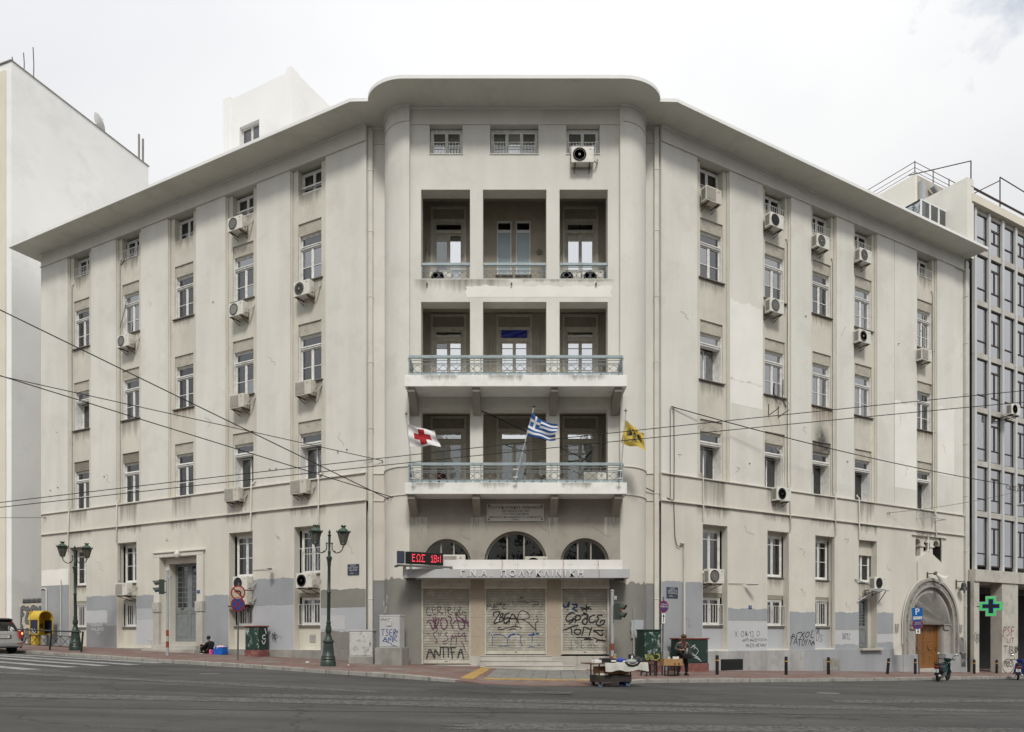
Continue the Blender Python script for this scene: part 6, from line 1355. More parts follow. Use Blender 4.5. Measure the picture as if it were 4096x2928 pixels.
def street_plate(M, lines, strip, label):
    o = thing('street_name_plate', label, 'street sign', M, 'street name plates'); ob('plate', MB().box(0, 0.62, -0.015, 0, 0.13, 0.46).mesh('plate', 'plate_blue', bev=0.006), o); ob('number_strip', MB().box(0, 0.62, -0.015, 0, 0, 0.12).mesh('number_strip', 'plate_blue', bev=0.006), o)
    for k, s in enumerate(lines): ob('lettering', text_me(s, 0.105, 0.001, 'plate_text'), o, T(0.31, -0.018, 0.395 - k * 0.10) @ Matrix.Diagonal((min(1.0, 0.56 / (0.075 * len(s))), 1, 1, 1)))
    ob('lettering', text_me(strip, 0.085, 0.001, 'plate_text'), o, T(0.31, -0.018, 0.06))
street_plate(ML @ T(-0.98, 0.0, 3.97), ['ΟΔΟΣ', 'ΠΑΝΑΓΗ ΤΣΑΛΔΑΡΗ', 'PANAGI TSALDARI'], 'ΑΠΟ   —', 'dark blue two-part street plate between the near lamp post and the downpipe')
street_plate(MR @ T(0.28, 0.0, 2.98), ['ΟΔΟΣ', 'ΣΩΚΡΑΤΟΥΣ', 'SOKRATOUS'], 'ΑΠΟ   —', 'dark blue two-part street plate above the round no-parking sign at the corner')
for M, s, lab in ((MR @ T(5.17, 0.01, 2.60), '39', 'small blue house number plate 39 on the right wing'), (ML @ T(-10.22, -0.11, 3.43), '3', 'small blue house number plate 3 beside the grey double door')):
    o = thing('house_number', lab, 'number plate', M); ob('plate', MB().box(0, 0.2, -0.012, 0, 0, 0.15).mesh('plate', 'sign_blue', bev=0.004), o); ob('lettering', text_me(s, 0.12, 0.001, 'plate_text'), o, T(0.1, -0.014, 0.075))
def arm_lamp(M, L, label):
    o = thing('wall_spotlight', label, 'lamp', M, 'wall spotlights'); ob('arm', MB().tube([(0, 0, 0), (L * 0.8, -0.02, 0.02), (L * 0.92, -0.15, 0)], 0.012, 6).mesh('arm', 'pipe_grey'), o)
    h = MB(); h.lathe([(0.03, 0), (0.09, -0.06), (0.11, -0.3), (0.09, -0.5), (0.02, -0.55)], 10, axis='y'); ob('head', h.mesh('head', 'galvanised', smooth=50), o, T(L * 0.92, -0.1, -0.02) @ RZ(38) @ Matrix.Diagonal((1, 1, 0.45, 1)))
arm_lamp(ML @ T(-6.6, -0.01, 4.42), 1.35, 'thin-armed spotlight on the left wing between the two ground-floor air conditioners'); arm_lamp(MR @ T(3.88, -0.01, 3.72), 1.1, 'thin-armed spotlight beside the first ground-floor air conditioner of the right wing')
HR = thing('loudspeaker_horn', 'white loudspeaker horn above the chapel portal arch', 'loudspeaker', MR @ T(18.9, -0.02, 4.78))
hm = MB(); hm.lathe([(0.05, 0), (0.08, -0.1), (0.13, -0.3), (0.22, -0.45), (0.36, -0.52), (0.33, -0.51), (0.19, -0.42), (0.08, -0.25)], 16); ob('horn', hm.mesh('horn', 'horn_white', smooth=50), HR, T(0.25, -0.3, 0) @ RY(-38) @ RX(-30)); ob('driver', MB().lathe([(0.001, 0.12), (0.1, 0.1), (0.12, 0.0), (0.06, -0.04)], 12).mesh('driver', 'pole_grey', smooth=50), HR, T(0.25, -0.3, 0) @ RY(-38) @ RX(-30)); ob('bracket', MB().box(-0.05, 0.0, -0.02, 0.02, -0.5, 0.1).tube([(0, 0, 0), (0.25, -0.3, 0.02)], 0.025).mesh('bracket', 'rust'), HR)
BE = thing('church_bell', 'small bronze bell hanging from an iron bracket right of the portal', 'bell', MR @ T(21.9, -0.02, 3.95) @ Matrix.Diagonal((0.72, 0.72, 0.72, 1)))
ob('bell', MB().lathe([(0.03, 0.62), (0.12, 0.58), (0.17, 0.45), (0.19, 0.25), (0.25, 0.1), (0.31, 0.02), (0.31, 0.0), (0.2, 0.06)], 18).mesh('bell', 'bell_bronze', smooth=40), BE, T(0, -0.35, 0)); ob('clapper', MB().tube([(0, 0, 0.2), (0.08, 0, -0.2)], [0.03, 0.06]).mesh('clapper', 'bell_bronze'), BE, T(0, -0.35, 0)); ob('bracket', MB().box(-0.42, -0.36, -0.04, 0.02, 0.1, 0.85).box(-0.42, 0.15, -0.38, -0.33, 0.66, 0.72).box(-0.42, -0.36, -0.33, 0.0, 0.66, 0.72).mesh('bracket', 'rust'), BE)
for x in (16.15, 22.05): part('wall_mark', MB().box(x - 0.12, x - 0.08, -0.06, 0.02, 1.55, 2.0).prism([(x, 1.55), (x + 0.06, 1.55), (x + 0.14, 2.0), (x + 0.09, 2.0)], -0.06, 0.02), 'pipe_grey', MR)
# chapel inscription on the mosaic arch
for k, ch in enumerate('ΝΑΟΣ ΑΓΙΟΥ ΓΕΩΡΓΙΟΥ'[::1]):
    a = 150 - k * 7.6
    if ch != ' ': ob('letter', text_me(ch, 0.16, 0.002, 'sign_tan'), BLD, MR @ T(PC + 1.385 * math.cos(R_(a)), 0.125, PS + 1.385 * math.sin(R_(a))) @ RY(-(a - 90)), rel=False)
# pharmacy cross
CR = thing('pharmacy_cross', 'green lit pharmacy cross sign on the marble pier of the office block', 'sign', T(25.95, 38.45, 2.96) @ RZ(-28) @ Matrix.Diagonal((0.56, 0.56, 0.56, 1)))
def cross_poly(a, b): return [(-b, -a), (b, -a), (b, -b), (a, -b), (a, b), (b, b), (b, a), (-b, a), (-b, b), (-a, b), (-a, -b), (-b, -b)]
ob('housing', MB().prism(cross_poly(0.98, 0.44), 0, 0.22).mesh('housing', 'galvanised', bev=0.012), CR, RZ(-6)); ob('face', MB().prism(cross_poly(0.93, 0.39), -0.008, 0).mesh('face', 'signal_black'), CR, RZ(-6))
ld = MB(); lb = MB()
for i in range(-15, 16):
    for j in range(-15, 16):
        x, z = i * 0.06, j * 0.06; ins = (abs(x) < 0.9 and abs(z) < 0.37) or (abs(x) < 0.37 and abs(z) < 0.9); core = (abs(x) < 0.66 and abs(z) < 0.13) or (abs(x) < 0.13 and abs(z) < 0.66); core2 = (abs(x) < 0.72 and abs(z) < 0.19) or (abs(x) < 0.19 and abs(z) < 0.72)
        diag = min(abs(abs(x) - 0.9 + abs(abs(z) - 0) * 0), 9)
        if ins and not core2: ld.box(x - 0.02, x + 0.02, -0.014, -0.009, z - 0.02, z + 0.02)
        elif ins and core2 and not core: lb.box(x - 0.02, x + 0.02, -0.014, -0.009, z - 0.02, z + 0.02)
ob('green_lights', ld.mesh('green_lights', 'led_green'), CR, RZ(-6))['kind'] = 'stuff'; ob('blue_lights', lb.mesh('blue_lights', 'led_blue'), CR, RZ(-6))['kind'] = 'stuff'
ob('arm', MB().box(-1.1, -0.9, 0.05, 0.7, -0.05, 0.05).mesh('arm', 'pole_grey'), CR)

# ------------------------------------------------------------------ street furniture
def lamp_post(M, arm_rot, label):
    o = thing('street_lamp', label, 'street lamp', M, 'cast-iron street lamps')
    b = MB(); b.lathe([(0.29, -0.1), (0.29, 0.17), (0.27, 0.20), (0.26, 0.23), (0.275, 0.27), (0.25, 0.33), (0.26, 0.36), (0.225, 0.40), (0.20, 0.6), (0.175, 0.86), (0.22, 0.89), (0.215, 0.93), (0.16, 0.98), (0.11, 1.10), (0.105, 1.14)], 12)
    ob('base', b.mesh('base', 'lamp_green', smooth=35), o)
    s = MB(); s.lathe([(0.115, 1.14), (0.08, 1.18), (0.085, 1.22), (0.115, 1.30), (0.11, 1.42), (0.075, 1.56), (0.09, 1.60), (0.09, 1.63), (0.066, 1.66), (0.064, 2.70), (0.08, 2.73), (0.08, 2.76), (0.062, 2.79), (0.056, 3.72), (0.07, 3.76), (0.07, 3.82), (0.075, 3.90), (0.11, 4.02), (0.10, 4.06), (0.05, 4.10), (0.055, 4.22), (0.06, 4.26), (0.04, 4.30), (0.045, 4.55), (0.045, 4.82), (0.07, 4.85), (0.07, 4.88), (0.03, 4.91), (0.05, 4.97), (0.04, 5.02), (0.001, 5.10)], 14)
    ob('shaft', s.mesh('shaft', 'lamp_green', smooth=35), o)
    for sg in (-1, 1):
        A = RZ(arm_rot + (0 if sg > 0 else 180))
        a = MB(); a.tube([(0.05, 0, 4.55), (0.10, 0, 4.56), (0.10, 0, 4.36), (0.16, 0, 4.26), (0.27, 0, 4.21), (0.38, 0, 4.24), (0.47, 0, 4.33), (0.51, 0, 4.46)], 0.020, 8); a.ball((0.20, 0, 4.27), 0.03); a.ball((0.10, 0, 4.57), 0.035)
        for k in range(4): a.tube([(0.51, 0, 4.42), (0.51 + 0.07 * math.cos(k * 1.57), 0.07 * math.sin(k * 1.57), 4.53)], 0.010, 5)
        arm = ob('arm', a.mesh('arm', 'lamp_green', smooth=50), o, A)
        g = MB(); g.lathe([(0.10, 4.56), (0.21, 4.97)], 6, (0.51, 0, 0)); ln = ob('lantern_glass', g.mesh('lantern_glass', 'lamp_glass'), o, A)
        f = MB(); f.lathe([(0.09, 4.52), (0.12, 4.55), (0.11, 4.57), (0.09, 4.57)], 6, (0.51, 0, 0)); f.lathe([(0.215, 4.96), (0.26, 4.98), (0.26, 5.0), (0.20, 5.03)], 12, (0.51, 0, 0))
        for k in range(6):
            t = math.pi / 3 * k; f.tube([(0.51 + 0.105 * math.cos(t), 0.105 * math.sin(t), 4.55), (0.51 + 0.216 * math.cos(t), 0.216 * math.sin(t), 4.97)], 0.010, 5); f.lathe([(0.03, 4.98), (0.022, 5.03), (0.001, 5.07)], 5, (0.51 + 0.245 * math.cos(t), 0.245 * math.sin(t), 0))
        ob('lantern_frame', f.mesh('lantern_frame', 'lamp_green'), ln, A)
        r = MB(); r.lathe([(0.23, 5.0), (0.20, 5.05), (0.11, 5.12), (0.07, 5.15), (0.07, 5.18), (0.10, 5.21), (0.085, 5.22)], 12, (0.51, 0, 0))
        for k in range(7): r.box(-0.012, 0.012, -0.012, 0.012, 0, 0.03) if False else r.ball((0.51 + 0.085 * math.cos(k * 0.9), 0.085 * math.sin(k * 0.9), 5.23), 0.022, 6)
        ob('lantern_roof', r.mesh('lantern_roof', 'verdigris', smooth=30), ln, A)
lamp_post(T(-6.85, 26.43, pz(-6.85, 26.43)) @ RY(0.6), 4, 'green two-lantern street lamp standing nearest, in front of the corner')
lamp_post(T(-21.22, 34.5, pz(-21.22, 34.5)) @ RY(-0.5), 40, 'green two-lantern street lamp at the far left behind the railing')

def signal(M, h, rot, pole_m, label, zh):
    o = thing('traffic_light', label, 'traffic light', M, 'pedestrian traffic lights')
    ob('pole', MB().tube([(0, 0, -0.1), (0, 0, h)], 0.062, 14).lathe([(0.07, h), (0.075, h + 0.05), (0.04, h + 0.08)], 14).mesh('pole', pole_m, smooth=50), o)
    for z0, z1, m in ((0.35, 0.62, 'band_red'), (0.85, 1.12, 'band_red')): ob('red_band', MB().lathe([(0.0645, z0), (0.0645, z1)], 14).mesh('red_band', m, smooth=50), o)
    ob('junction_box', MB().box(0.06, 0.17, -0.07, 0.07, h - 0.32, h - 0.18).mesh('junction_box', 'galvanised', bev=0.01), o)
    A = RZ(rot)
    hd = ob('signal_head', MB().box(-0.15, 0.15, -0.34, -0.12, zh, zh + 0.64).box(-0.04, 0.04, -0.13, -0.05, zh + 0.05, zh + 0.1).box(-0.04, 0.04, -0.13, -0.05, zh + 0.54, zh + 0.59).mesh('signal_head', 'signal_green', bev=0.02), o, A)
    for k, m in ((0, 'signal_black'), (1, 'signal_red')):
        z = zh + 0.17 + k * 0.31; ob('lens', MB().lathe([(0.001, 0), (0.105, 0)], 16, axis='y').mesh('lens', m), hd, A @ T(0, -0.345, z))
        v = MB(); n = 16; vs = []
        for i in range(n + 1):
            a = R_(-35 + 250 * i / n); vs += [(0.12 * math.cos(a), -0.34, z + 0.12 * math.sin(a)), (0.12 * math.cos(a), -0.34 - 0.26 * (0.45 + 0.55 * max(0, math.sin(a) * 0.6 + 0.4)), z + 0.12 * math.sin(a) - 0.03)]
        v.add(vs, [(2 * i, 2 * i + 1, 2 * i + 3, 2 * i + 2) for i in range(n)]); ob('visor', v.mesh('visor', 'signal_green', smooth=60, fix=False), hd, A)
signal(T(-15.30, 31.5, pz(-15.30, 31.5)), 3.72, -62, 'galvanised', 'traffic light on a grey red-banded pole before the grey double door', 2.72)
signal(T(3.93, 27.8, pz(3.93, 27.8)), 3.15, 62, 'galvanised', 'traffic light on a grey red-banded pole beside the right roller shutter', 2.05)

def disc(r, y, m, n=28): return MB().lathe([(0.001, y), (r, y), (r, y + 0.004), (0.001, y + 0.004)], n, axis='y').mesh('sign_disc', m)
def no_stopping(o, M, r):
    s = ob('sign_disc', disc(r, -0.01, 'sign_red'), o, M); ob('disc_face', disc(r * 0.80, -0.016, 'sign_blue'), s, M)
    for a in (45, -45): ob('red_bar', MB().box(-r * 0.8, r * 0.8, -0.022, -0.017, -r * 0.075, r * 0.075).mesh('red_bar', 'sign_red'), s, M @ RY(a) @ (T(0, -0.001, 0) if a > 0 else I4))
    return s
xs1, ys1 = -11.15, 28.84
S1 = thing('traffic_sign', 'no-left-turn disc above a no-stopping disc on a dark pole before the left wing', 'traffic sign', T(xs1, ys1, pz(xs1, ys1)) @ RY(0.8), 'round traffic signs')
ob('pole', MB().tube([(0, 0, -0.1), (0, 0, 3.15)], 0.034, 10).mesh('pole', 'pole_grey', smooth=50), S1)
A = T(0, -0.05, 2.74) @ RX(-2); d = ob('sign_disc', disc(0.30, -0.01, 'sign_red'), S1, A); ob('disc_face', disc(0.245, -0.016, 'sign_tan'), d, A)
ob('turn_arrow', MB().ribbon([(0.10, -0.14), (0.10, 0.02), (0.06, 0.07), (-0.05, 0.07)], 0.065, -0.02).add([(-0.15, -0.02, 0.06), (-0.05, -0.02, 0.135), (-0.05, -0.02, -0.02)], [(0, 1, 2)]).mesh('turn_arrow', 'black_paint', fix=False), d, A)
ob('red_bar', MB().box(-0.25, 0.25, -0.026, -0.022, -0.025, 0.025).mesh('red_bar', 'sign_red'), d, A @ RY(42))
no_stopping(S1, T(0.0, -0.05, 2.27) @ RX(3), 0.29)
xs2, ys2 = 5.63, 26.61
S2 = thing('traffic_sign', 'small no-stopping disc with a white arrow plate on the leaning pole by the street vendor', 'traffic sign', T(xs2, ys2, pz(xs2, ys2)) @ RY(1.0), 'round traffic signs')
ob('pole', MB().tube([(0, 0, -0.1), (0, 0, 2.95)], 0.03, 10).mesh('pole', 'pole_grey', smooth=50), S2)
A = T(0, -0.04, 2.58) @ RZ(26); dd = no_stopping(S2, A, 0.225)
for k, s in enumerate(('ΕΞ/ΝΤΑΙ', 'ΛΕΩΦΟΡΕΙΑ')): ob('lettering', text_me(s, 0.075, 0.001, 'sign_white'), dd, A @ T(0, -0.026, 0.07 - k * 0.075) @ Matrix.Diagonal((1.0 if k == 0 else 0.85, 1, 1, 1)))
A2 = T(0, -0.04, 1.93) @ RZ(24); p = ob('arrow_plate', MB().box(-0.10, 0.10, -0.01, 0, 0, 0.42).mesh('arrow_plate', 'black_paint'), S2, A2); ob('plate_face', MB().box(-0.085, 0.085, -0.014, -0.011, 0.015, 0.405).mesh('plate_face', 'sign_white'), p, A2); ob('arrow', MB().box(-0.014, 0.014, -0.018, -0.015, 0.06, 0.30).prism([(-0.05, 0.27), (0.05, 0.27), (0, 0.37)], -0.018, -0.015).mesh('arrow', 'black_paint'), p, A2)
xs3, ys3 = 20.58, 35.85
S3 = thing('traffic_sign', 'blue P MOTO parking panel over a round sign in front of the wooden chapel door', 'traffic sign', T(xs3, ys3, pz(xs3, ys3)) @ RY(-2.5), 'round traffic signs')
zb3 = -pz(xs3, ys3)
ob('pole', MB().tube([(0, 0, -0.1), (0, 0, 2.9 + zb3)], 0.035, 10).mesh('pole', 'pole_grey', smooth=50), S3)
p = ob('parking_panel', MB().box(-0.27, 0.27, -0.06, -0.05, 2.13 + zb3, 2.77 + zb3).mesh('parking_panel', 'sign_parkblue', bev=0.003), S3); ob('lettering', text_me('P', 0.46, 0.001, 'sign_white'), p, T(0, -0.063, 2.56 + zb3)); ob('white_strip', MB().box(-0.235, 0.235, -0.064, -0.061, 2.19 + zb3, 2.33 + zb3).mesh('white_strip', 'sign_white'), p); ob('lettering', text_me('MOTO', 0.13, 0.001, 'black_paint', sx=1.25), p, T(0, -0.067, 2.26 + zb3))
d3 = no_stopping(S3, T(0, -0.045, 1.92 + zb3), 0.28)
for k, s in enumerate(('ΕΞ/ΝΤΑΙ', 'ΔΙΚΥΚΛΑ')): ob('lettering', text_me(s, 0.08, 0.001, 'plate_text'), d3, T(0, -0.072, 2.02 + zb3 - k * 0.08))
p = ob('arrow_plate', MB().box(-0.125, 0.125, -0.055, -0.045, 1.44 + zb3, 1.73 + zb3).mesh('arrow_plate', 'black_paint'), S3); ob('plate_face', MB().box(-0.11, 0.11, -0.059, -0.056, 1.455 + zb3, 1.715 + zb3).mesh('plate_face', 'sign_white'), p); ob('arrow', MB().box(-0.018, 0.018, -0.064, -0.06, 1.57 + zb3, 1.70 + zb3).prism([(-0.05, 1.59 + zb3), (0, 1.475 + zb3), (0.05, 1.59 + zb3)], -0.064, -0.06).mesh('arrow', 'black_paint'), p)

# bollards along the right kerb
BOLL = [(5.38, 26.55, 0, 'bollard between the plastic stool and the leaning sign pole'), (8.21, 28.39, 0, 'bollard in front of the red-lidded green cabinet, first past the street vendor'), (11.68, 30.23, 0, 'bollard in front of the graffiti ΑΡΧΟΣ wall'), (14.16, 31.74, 0, 'bollard in front of the glass-block vent in the plinth'), (18.16, 34.32, 5, 'leaning bollard left of the chapel portal'), (20.28, 35.68, 0, 'bollard beside the P MOTO sign pole'), (25.29, 38.82, 0, 'bollard before the narrow left pier of the office block'), (27.6, 40.4, 0, 'bollard before the broad graffiti pier of the office block')]
bo = None
for x, y, tl, lab in BOLL:
    M = T(x, y, pz(x, y)) @ RY(tl)
    if bo is None:
        bo = thing('bollard', 'black ' + lab, 'bollard', M, 'bollards along the right kerb')
        ob('post', MB().lathe([(0.066, -0.1), (0.066, 0.62), (0.058, 0.63), (0.066, 0.64), (0.066, 0.66), (0.058, 0.67), (0.066, 0.68), (0.066, 0.70), (0.058, 0.71), (0.066, 0.72), (0.06, 0.77), (0.001, 0.785)], 14).mesh('post', 'bollard_black', smooth=35), bo); ob('yellow_band', MB().lathe([(0.0675, 0.555), (0.0675, 0.60)], 14).mesh('yellow_band', 'bollard_yellow', smooth=50), bo)
    else: copy_tree(bo, M, 'black ' + lab)

# electrical and telecom cabinets
def cabinet(M, w, d, h0, h1, mb_, mf_, ml_, mp_, label, lid=0.05, plinth_over=0.03, z_base=0.0, seam=None):
    o = thing('street_cabinet', label, 'cabinet', M, 'street cabinets')
    ob('plinth', MB().box(-w / 2 - plinth_over, w / 2 + plinth_over, -plinth_over, d + plinth_over, -0.15, h0).mesh('plinth', mp_, bev=0.015), o)
    ob('body', MB().box(-w / 2, w / 2, 0, d, h0, h1).mesh('body', mb_, bev=0.012), o)
    for a, b in ([(-w / 2 + 0.03, w / 2 - 0.03)] if not seam else [(-w / 2 + 0.03, -0.01), (0.01, w / 2 - 0.03)]):
        ob('door', MB().box(a, b, -0.014, 0, h0 + 0.05, h1 - 0.05).mesh('door', mf_, bev=0.006), o)
    ob('lid', MB().box(-w / 2 - lid, w / 2 + lid, -lid, d + lid, h1, h1 + 0.06).mesh('lid', ml_, bev=0.02), o)
    ob('lock', MB().box(w / 2 - 0.12, w / 2 - 0.08, -0.03, -0.012, (h0 + h1) / 2 - 0.06, (h0 + h1) / 2 + 0.06).mesh('lock', 'pole_grey'), o)
    return o
def on(M, z): p = M @ Vector((0, 0, 0)); return M @ T(0, 0, pz(p.x, p.y) - p.z + z)
C1 = cabinet(on(ML @ T(-5.86, -0.72, 0), 0), 0.88, 0.50, 0.30, 1.34, 'cabinet_green', 'cabinet_posters', 'cabinet_red', 'plinth_red', 'green cabinet with red lid and red plinth against the left wing')
C2 = cabinet(T(-6.08, 28.55, pz(-6.08, 28.55)) @ RZ(-10), 0.98, 0.42, 0.28, 1.30, 'cabinet_grey', 'cabinet_grey', 'cabinet_pale', 'concrete', 'scratched white cabinet on a concrete base left of the taller one', lid=0.02)
C3 = cabinet(T(-4.85, 28.1, pz(-4.85, 28.1)) @ RZ(-14), 0.86, 0.50, 0.68, 1.92, 'cabinet_pale', 'cabinet_pale', 'cabinet_pale', 'concrete', 'tall pale grey cabinet with blue tag on a big concrete block', lid=0.01, plinth_over=0.14)
C4 = cabinet(T(5.66, 28.6, pz(5.66, 28.6)) @ RZ(24), 0.82, 0.5, 0.42, 1.66, 'cabinet_green', 'cabinet_posters', 'cabinet_green', 'plinth_red', 'tall green cabinet plastered with torn posters behind the plastic stool', lid=0.03)
C5 = cabinet(on(MR @ T(1.05, -0.82, 0), 0), 1.62, 0.5, 0.34, 1.36, 'cabinet_green', 'cabinet_green', 'cabinet_red', 'plinth_red', 'wide green cabinet with red lid and white scrawls behind the street vendor', seam=True)
ob('meter_window', MB().box(-0.1, 0.1, -0.05, -0.012, 1.55, 1.78).mesh('meter_window', 'cabinet_grey', bev=0.01), C3)

# yellow telephone booth
PB = thing('telephone_booth', 'yellow telephone booth with arched hood in front of the graffiti wall', 'telephone booth', T(-26.05, 39.4, pz(-24.5, 38.6)) @ RZ(68) @ T(-0.1, 0, 0))
hd = MB(); w2, dp, zs, zt = 0.42, 0.80, 1.55, 0.42
o_ = [(w2 * math.cos(R_(a)), zs + zt * math.sin(R_(a))) for a in range(0, 181, 12)]; i_ = [((w2 - 0.05) * math.cos(R_(a)), zs + (zt - 0.05) * math.sin(R_(a))) for a in range(180, -1, -12)]
hd.prism(o_ + i_, -dp / 2, dp / 2); ob('hood', hd.mesh('hood', 'booth_yellow', smooth=40), PB)
ob('back_panel', MB().box(-0.40, 0.40, dp / 2 - 0.05, dp / 2, 0.62, 1.93).mesh('back_panel', 'booth_yellow', bev=0.01), PB)
for sg in (-1, 1):
    f = MB(); x0, x1 = sorted((sg * w2, sg * (w2 - 0.045))); f.box(x0, x1, -dp / 2, -dp / 2 + 0.07, 0.70, zs); f.box(x0, x1, dp / 2 - 0.12, dp / 2 - 0.05, 0.62, zs); f.box(x0, x1, -dp / 2 + 0.07, dp / 2 - 0.12, 0.62, 0.70); f.box(x0, x1, -dp / 2 + 0.07, dp / 2 - 0.12, zs - 0.1, zs)
    s = ob('side_panel', f.mesh('side_panel', 'booth_yellow', bev=0.01), PB); xg = sg * (w2 - 0.02); ob('pane', MB().box(xg - 0.008, xg + 0.008, -dp / 2 + 0.07, dp / 2 - 0.12, 0.70, zs - 0.1).mesh('pane', 'booth_navy'), s)
ob('pedestal', MB().box(-0.36, 0.0, -0.02, dp / 2 - 0.04, -0.1, 0.62).mesh('pedestal', 'booth_yellow', bev=0.015), PB); ob('telephone', MB().box(-0.2, 0.06, dp / 2 - 0.25, dp / 2 - 0.052, 0.85, 1.25).box(-0.2, -0.12, dp / 2 - 0.30, dp / 2 - 0.25, 0.9, 1.2).mesh('telephone', 'booth_navy', bev=0.015), PB)

# green pedestrian railing at the left
FN = thing('pedestrian_railing', 'dark green kerbside railing with crossed bars beside the silver car', 'railing', T(-19.8, 32.6, pz(-19.8, 32.6)))
fa = Vector((-19.8, 32.6)); fb = Vector((-29.2, 38.15)); n = 4
for k in range(n):
    p = fa.lerp(fb, k / n); q = fa.lerp(fb, (k + 1) / n); zp, zq = pz(p.x, p.y), pz(q.x, q.y); P3 = lambda t, z: (p.x + (q.x - p.x) * t, p.y + (q.y - p.y) * t, zp + (zq - zp) * t + z)
    ob('post', MB().tube([P3(0, -0.1), (P3(0, 0.95)[0] + 0.09, P3(0, 0.95)[1], P3(0, 0.95)[2])], 0.042, 8).mesh('post', 'fence_green', smooth=50), FN, I4, rel=False)
    ob('top_rail', MB().tube([P3(0, 0.93), P3(1, 0.93)], 0.032, 8).mesh('top_rail', 'fence_green', smooth=50), FN, I4, rel=False)
    for z in (0.70, 0.20): ob('rail', MB().tube([P3(0.04, z), P3(0.96, z)], 0.018, 6).mesh('rail', 'fence_green'), FN, I4, rel=False)
    for j in range(4): ob('bar', MB().tube([P3(0.05 + j * 0.3, 0.20), P3(0.05 + j * 0.3, 0.70)], 0.014, 5).mesh('bar', 'fence_green'), FN, I4, rel=False)
    for j in range(3):
        ob('cross_bar', MB().tube([P3(0.05 + j * 0.3, 0.20), P3(0.35 + j * 0.3, 0.70)], 0.012, 5).mesh('cross_bar', 'fence_green'), FN, I4, rel=False); ob('cross_bar', MB().tube([P3(0.05 + j * 0.3, 0.70), P3(0.35 + j * 0.3, 0.20)], 0.012, 5).mesh('cross_bar', 'fence_green'), FN, I4, rel=False)

# silver car, seen from behind at the left edge
CA = thing('parked_car', 'silver people carrier seen from behind, cut off by the left edge', 'car', T(-22.85, 31.85, gz(-22.85) - 0.13) @ RZ(63.3))
def ring(hx, y0, y1, z, r, n=5):
    pts = []
    for cx, cy, a0 in ((hx - r, y0 + r, -90), (hx - r, y1 - r, 0), (-hx + r, y1 - r, 90), (-hx + r, y0 + r, 180)):
        for k in range(n + 1): a = R_(a0 + 90 * k / n); pts.append((cx + r * math.cos(a), cy + r * math.sin(a), z))
    return pts
def loft(rings, m=0):
    mb = MB(); n = len(rings[0]); vs = [p for g in rings for p in g]; fs = []
    for i in range(len(rings) - 1):
        for k in range(n): fs.append((i * n + k, i * n + (k + 1) % n, (i + 1) * n + (k + 1) % n, (i + 1) * n + k))
    fs += [tuple(range(n - 1, -1, -1)), tuple(range((len(rings) - 1) * n, len(rings) * n))]; return mb.add(vs, fs, m)
ob('body', loft([ring(0.78, 0.10, 4.2, 0.26, .2), ring(0.86, 0.0, 4.3, 0.36, .25), ring(0.88, -0.03, 4.32, 0.52, .28), ring(0.875, 0.02, 4.3, 0.62, .28), ring(0.87, 0.06, 4.25, 0.80, .28), ring(0.86, 0.09, 4.1, 0.96, .28), ring(0.82, 0.12, 3.6, 1.02, .25)]).mesh('body', 'car_silver', smooth=50), CA)
ob('greenhouse', loft([ring(0.83, 0.11, 3.5, 1.0, .25), ring(0.78, 0.24, 3.0, 1.25, .25), ring(0.70, 0.40, 2.6, 1.50, .25), ring(0.66, 0.46, 2.4, 1.56, .22)]).mesh('greenhouse', 'car_glass', smooth=50), CA)
ob('roof', loft([ring(0.70, 0.34, 2.6, 1.52, .25), ring(0.69, 0.33, 2.5, 1.57, .25), ring(0.60, 0.45, 2.2, 1.62, .2), ring(0.4, 0.8, 1.9, 1.635, .15)]).mesh('roof', 'car_glass', smooth=50), CA)
ob('rear_bumper', loft([ring(0.86, -0.09, 0.6, 0.33, .2), ring(0.89, -0.11, 0.6, 0.42, .22), ring(0.88, -0.07, 0.6, 0.56, .22), ring(0.86, 0.0, 0.5, 0.58, .2)]).mesh('rear_bumper', 'car_silver', smooth=50), CA)
ob('tailgate_recess', MB().box(-0.36, 0.36, 0.0, 0.1, 0.68, 0.86).mesh('tailgate_recess', 'pole_grey', bev=0.02), CA); ob('number_plate', MB().box(-0.27, 0.27, -0.012, 0.02, 0.71, 0.83).mesh('number_plate', 'plate_white', bev=0.004), CA); ob('lettering', text_me('ΙΖΜ 5361', 0.10, 0.001, 'black_paint'), CA, T(0, -0.014, 0.77))
for sg in (-1, 1):
    t_ = MB(); t_.box(-0.07, 0.07, -0.06, 0.16, 0, 0.36); t = ob('tail_light', t_.mesh('tail_light', 'tail_red', bev=0.03), CA, T(sg * 0.80, 0.10, 0.68) @ RZ(sg * 32)); ob('lamp_lens', MB().box(-0.05, 0.05, -0.066, -0.058, 0.2, 0.28).mesh('lamp_lens', 'tail_lit'), t, T(sg * 0.80, 0.10, 0.68) @ RZ(sg * 32) @ I4)
    ob('reflector', MB().box(sg * 0.66 - 0.12, sg * 0.66 + 0.12, -0.115, -0.08, 0.44, 0.48).mesh('reflector', 'tail_red'), CA)
    for y in (0.72, 3.4):
        wh = ob('wheel', MB().lathe([(0.16, -0.1), (0.27, -0.11), (0.32, -0.08), (0.325, 0.0), (0.32, 0.08), (0.27, 0.11), (0.16, 0.1)], 24, axis='x').mesh('wheel', 'black_rubber', smooth=40), CA, T(sg * 0.74, y, 0.325)); ob('rim', MB().lathe([(0.001, 0.0), (0.1, -0.03 * sg * -1), (0.2, 0.03 * sg)], 16, (sg * 0.09, 0, 0), axis='x').mesh('rim', 'galvanised', smooth=40), wh, T(sg * 0.74, y, 0.325))
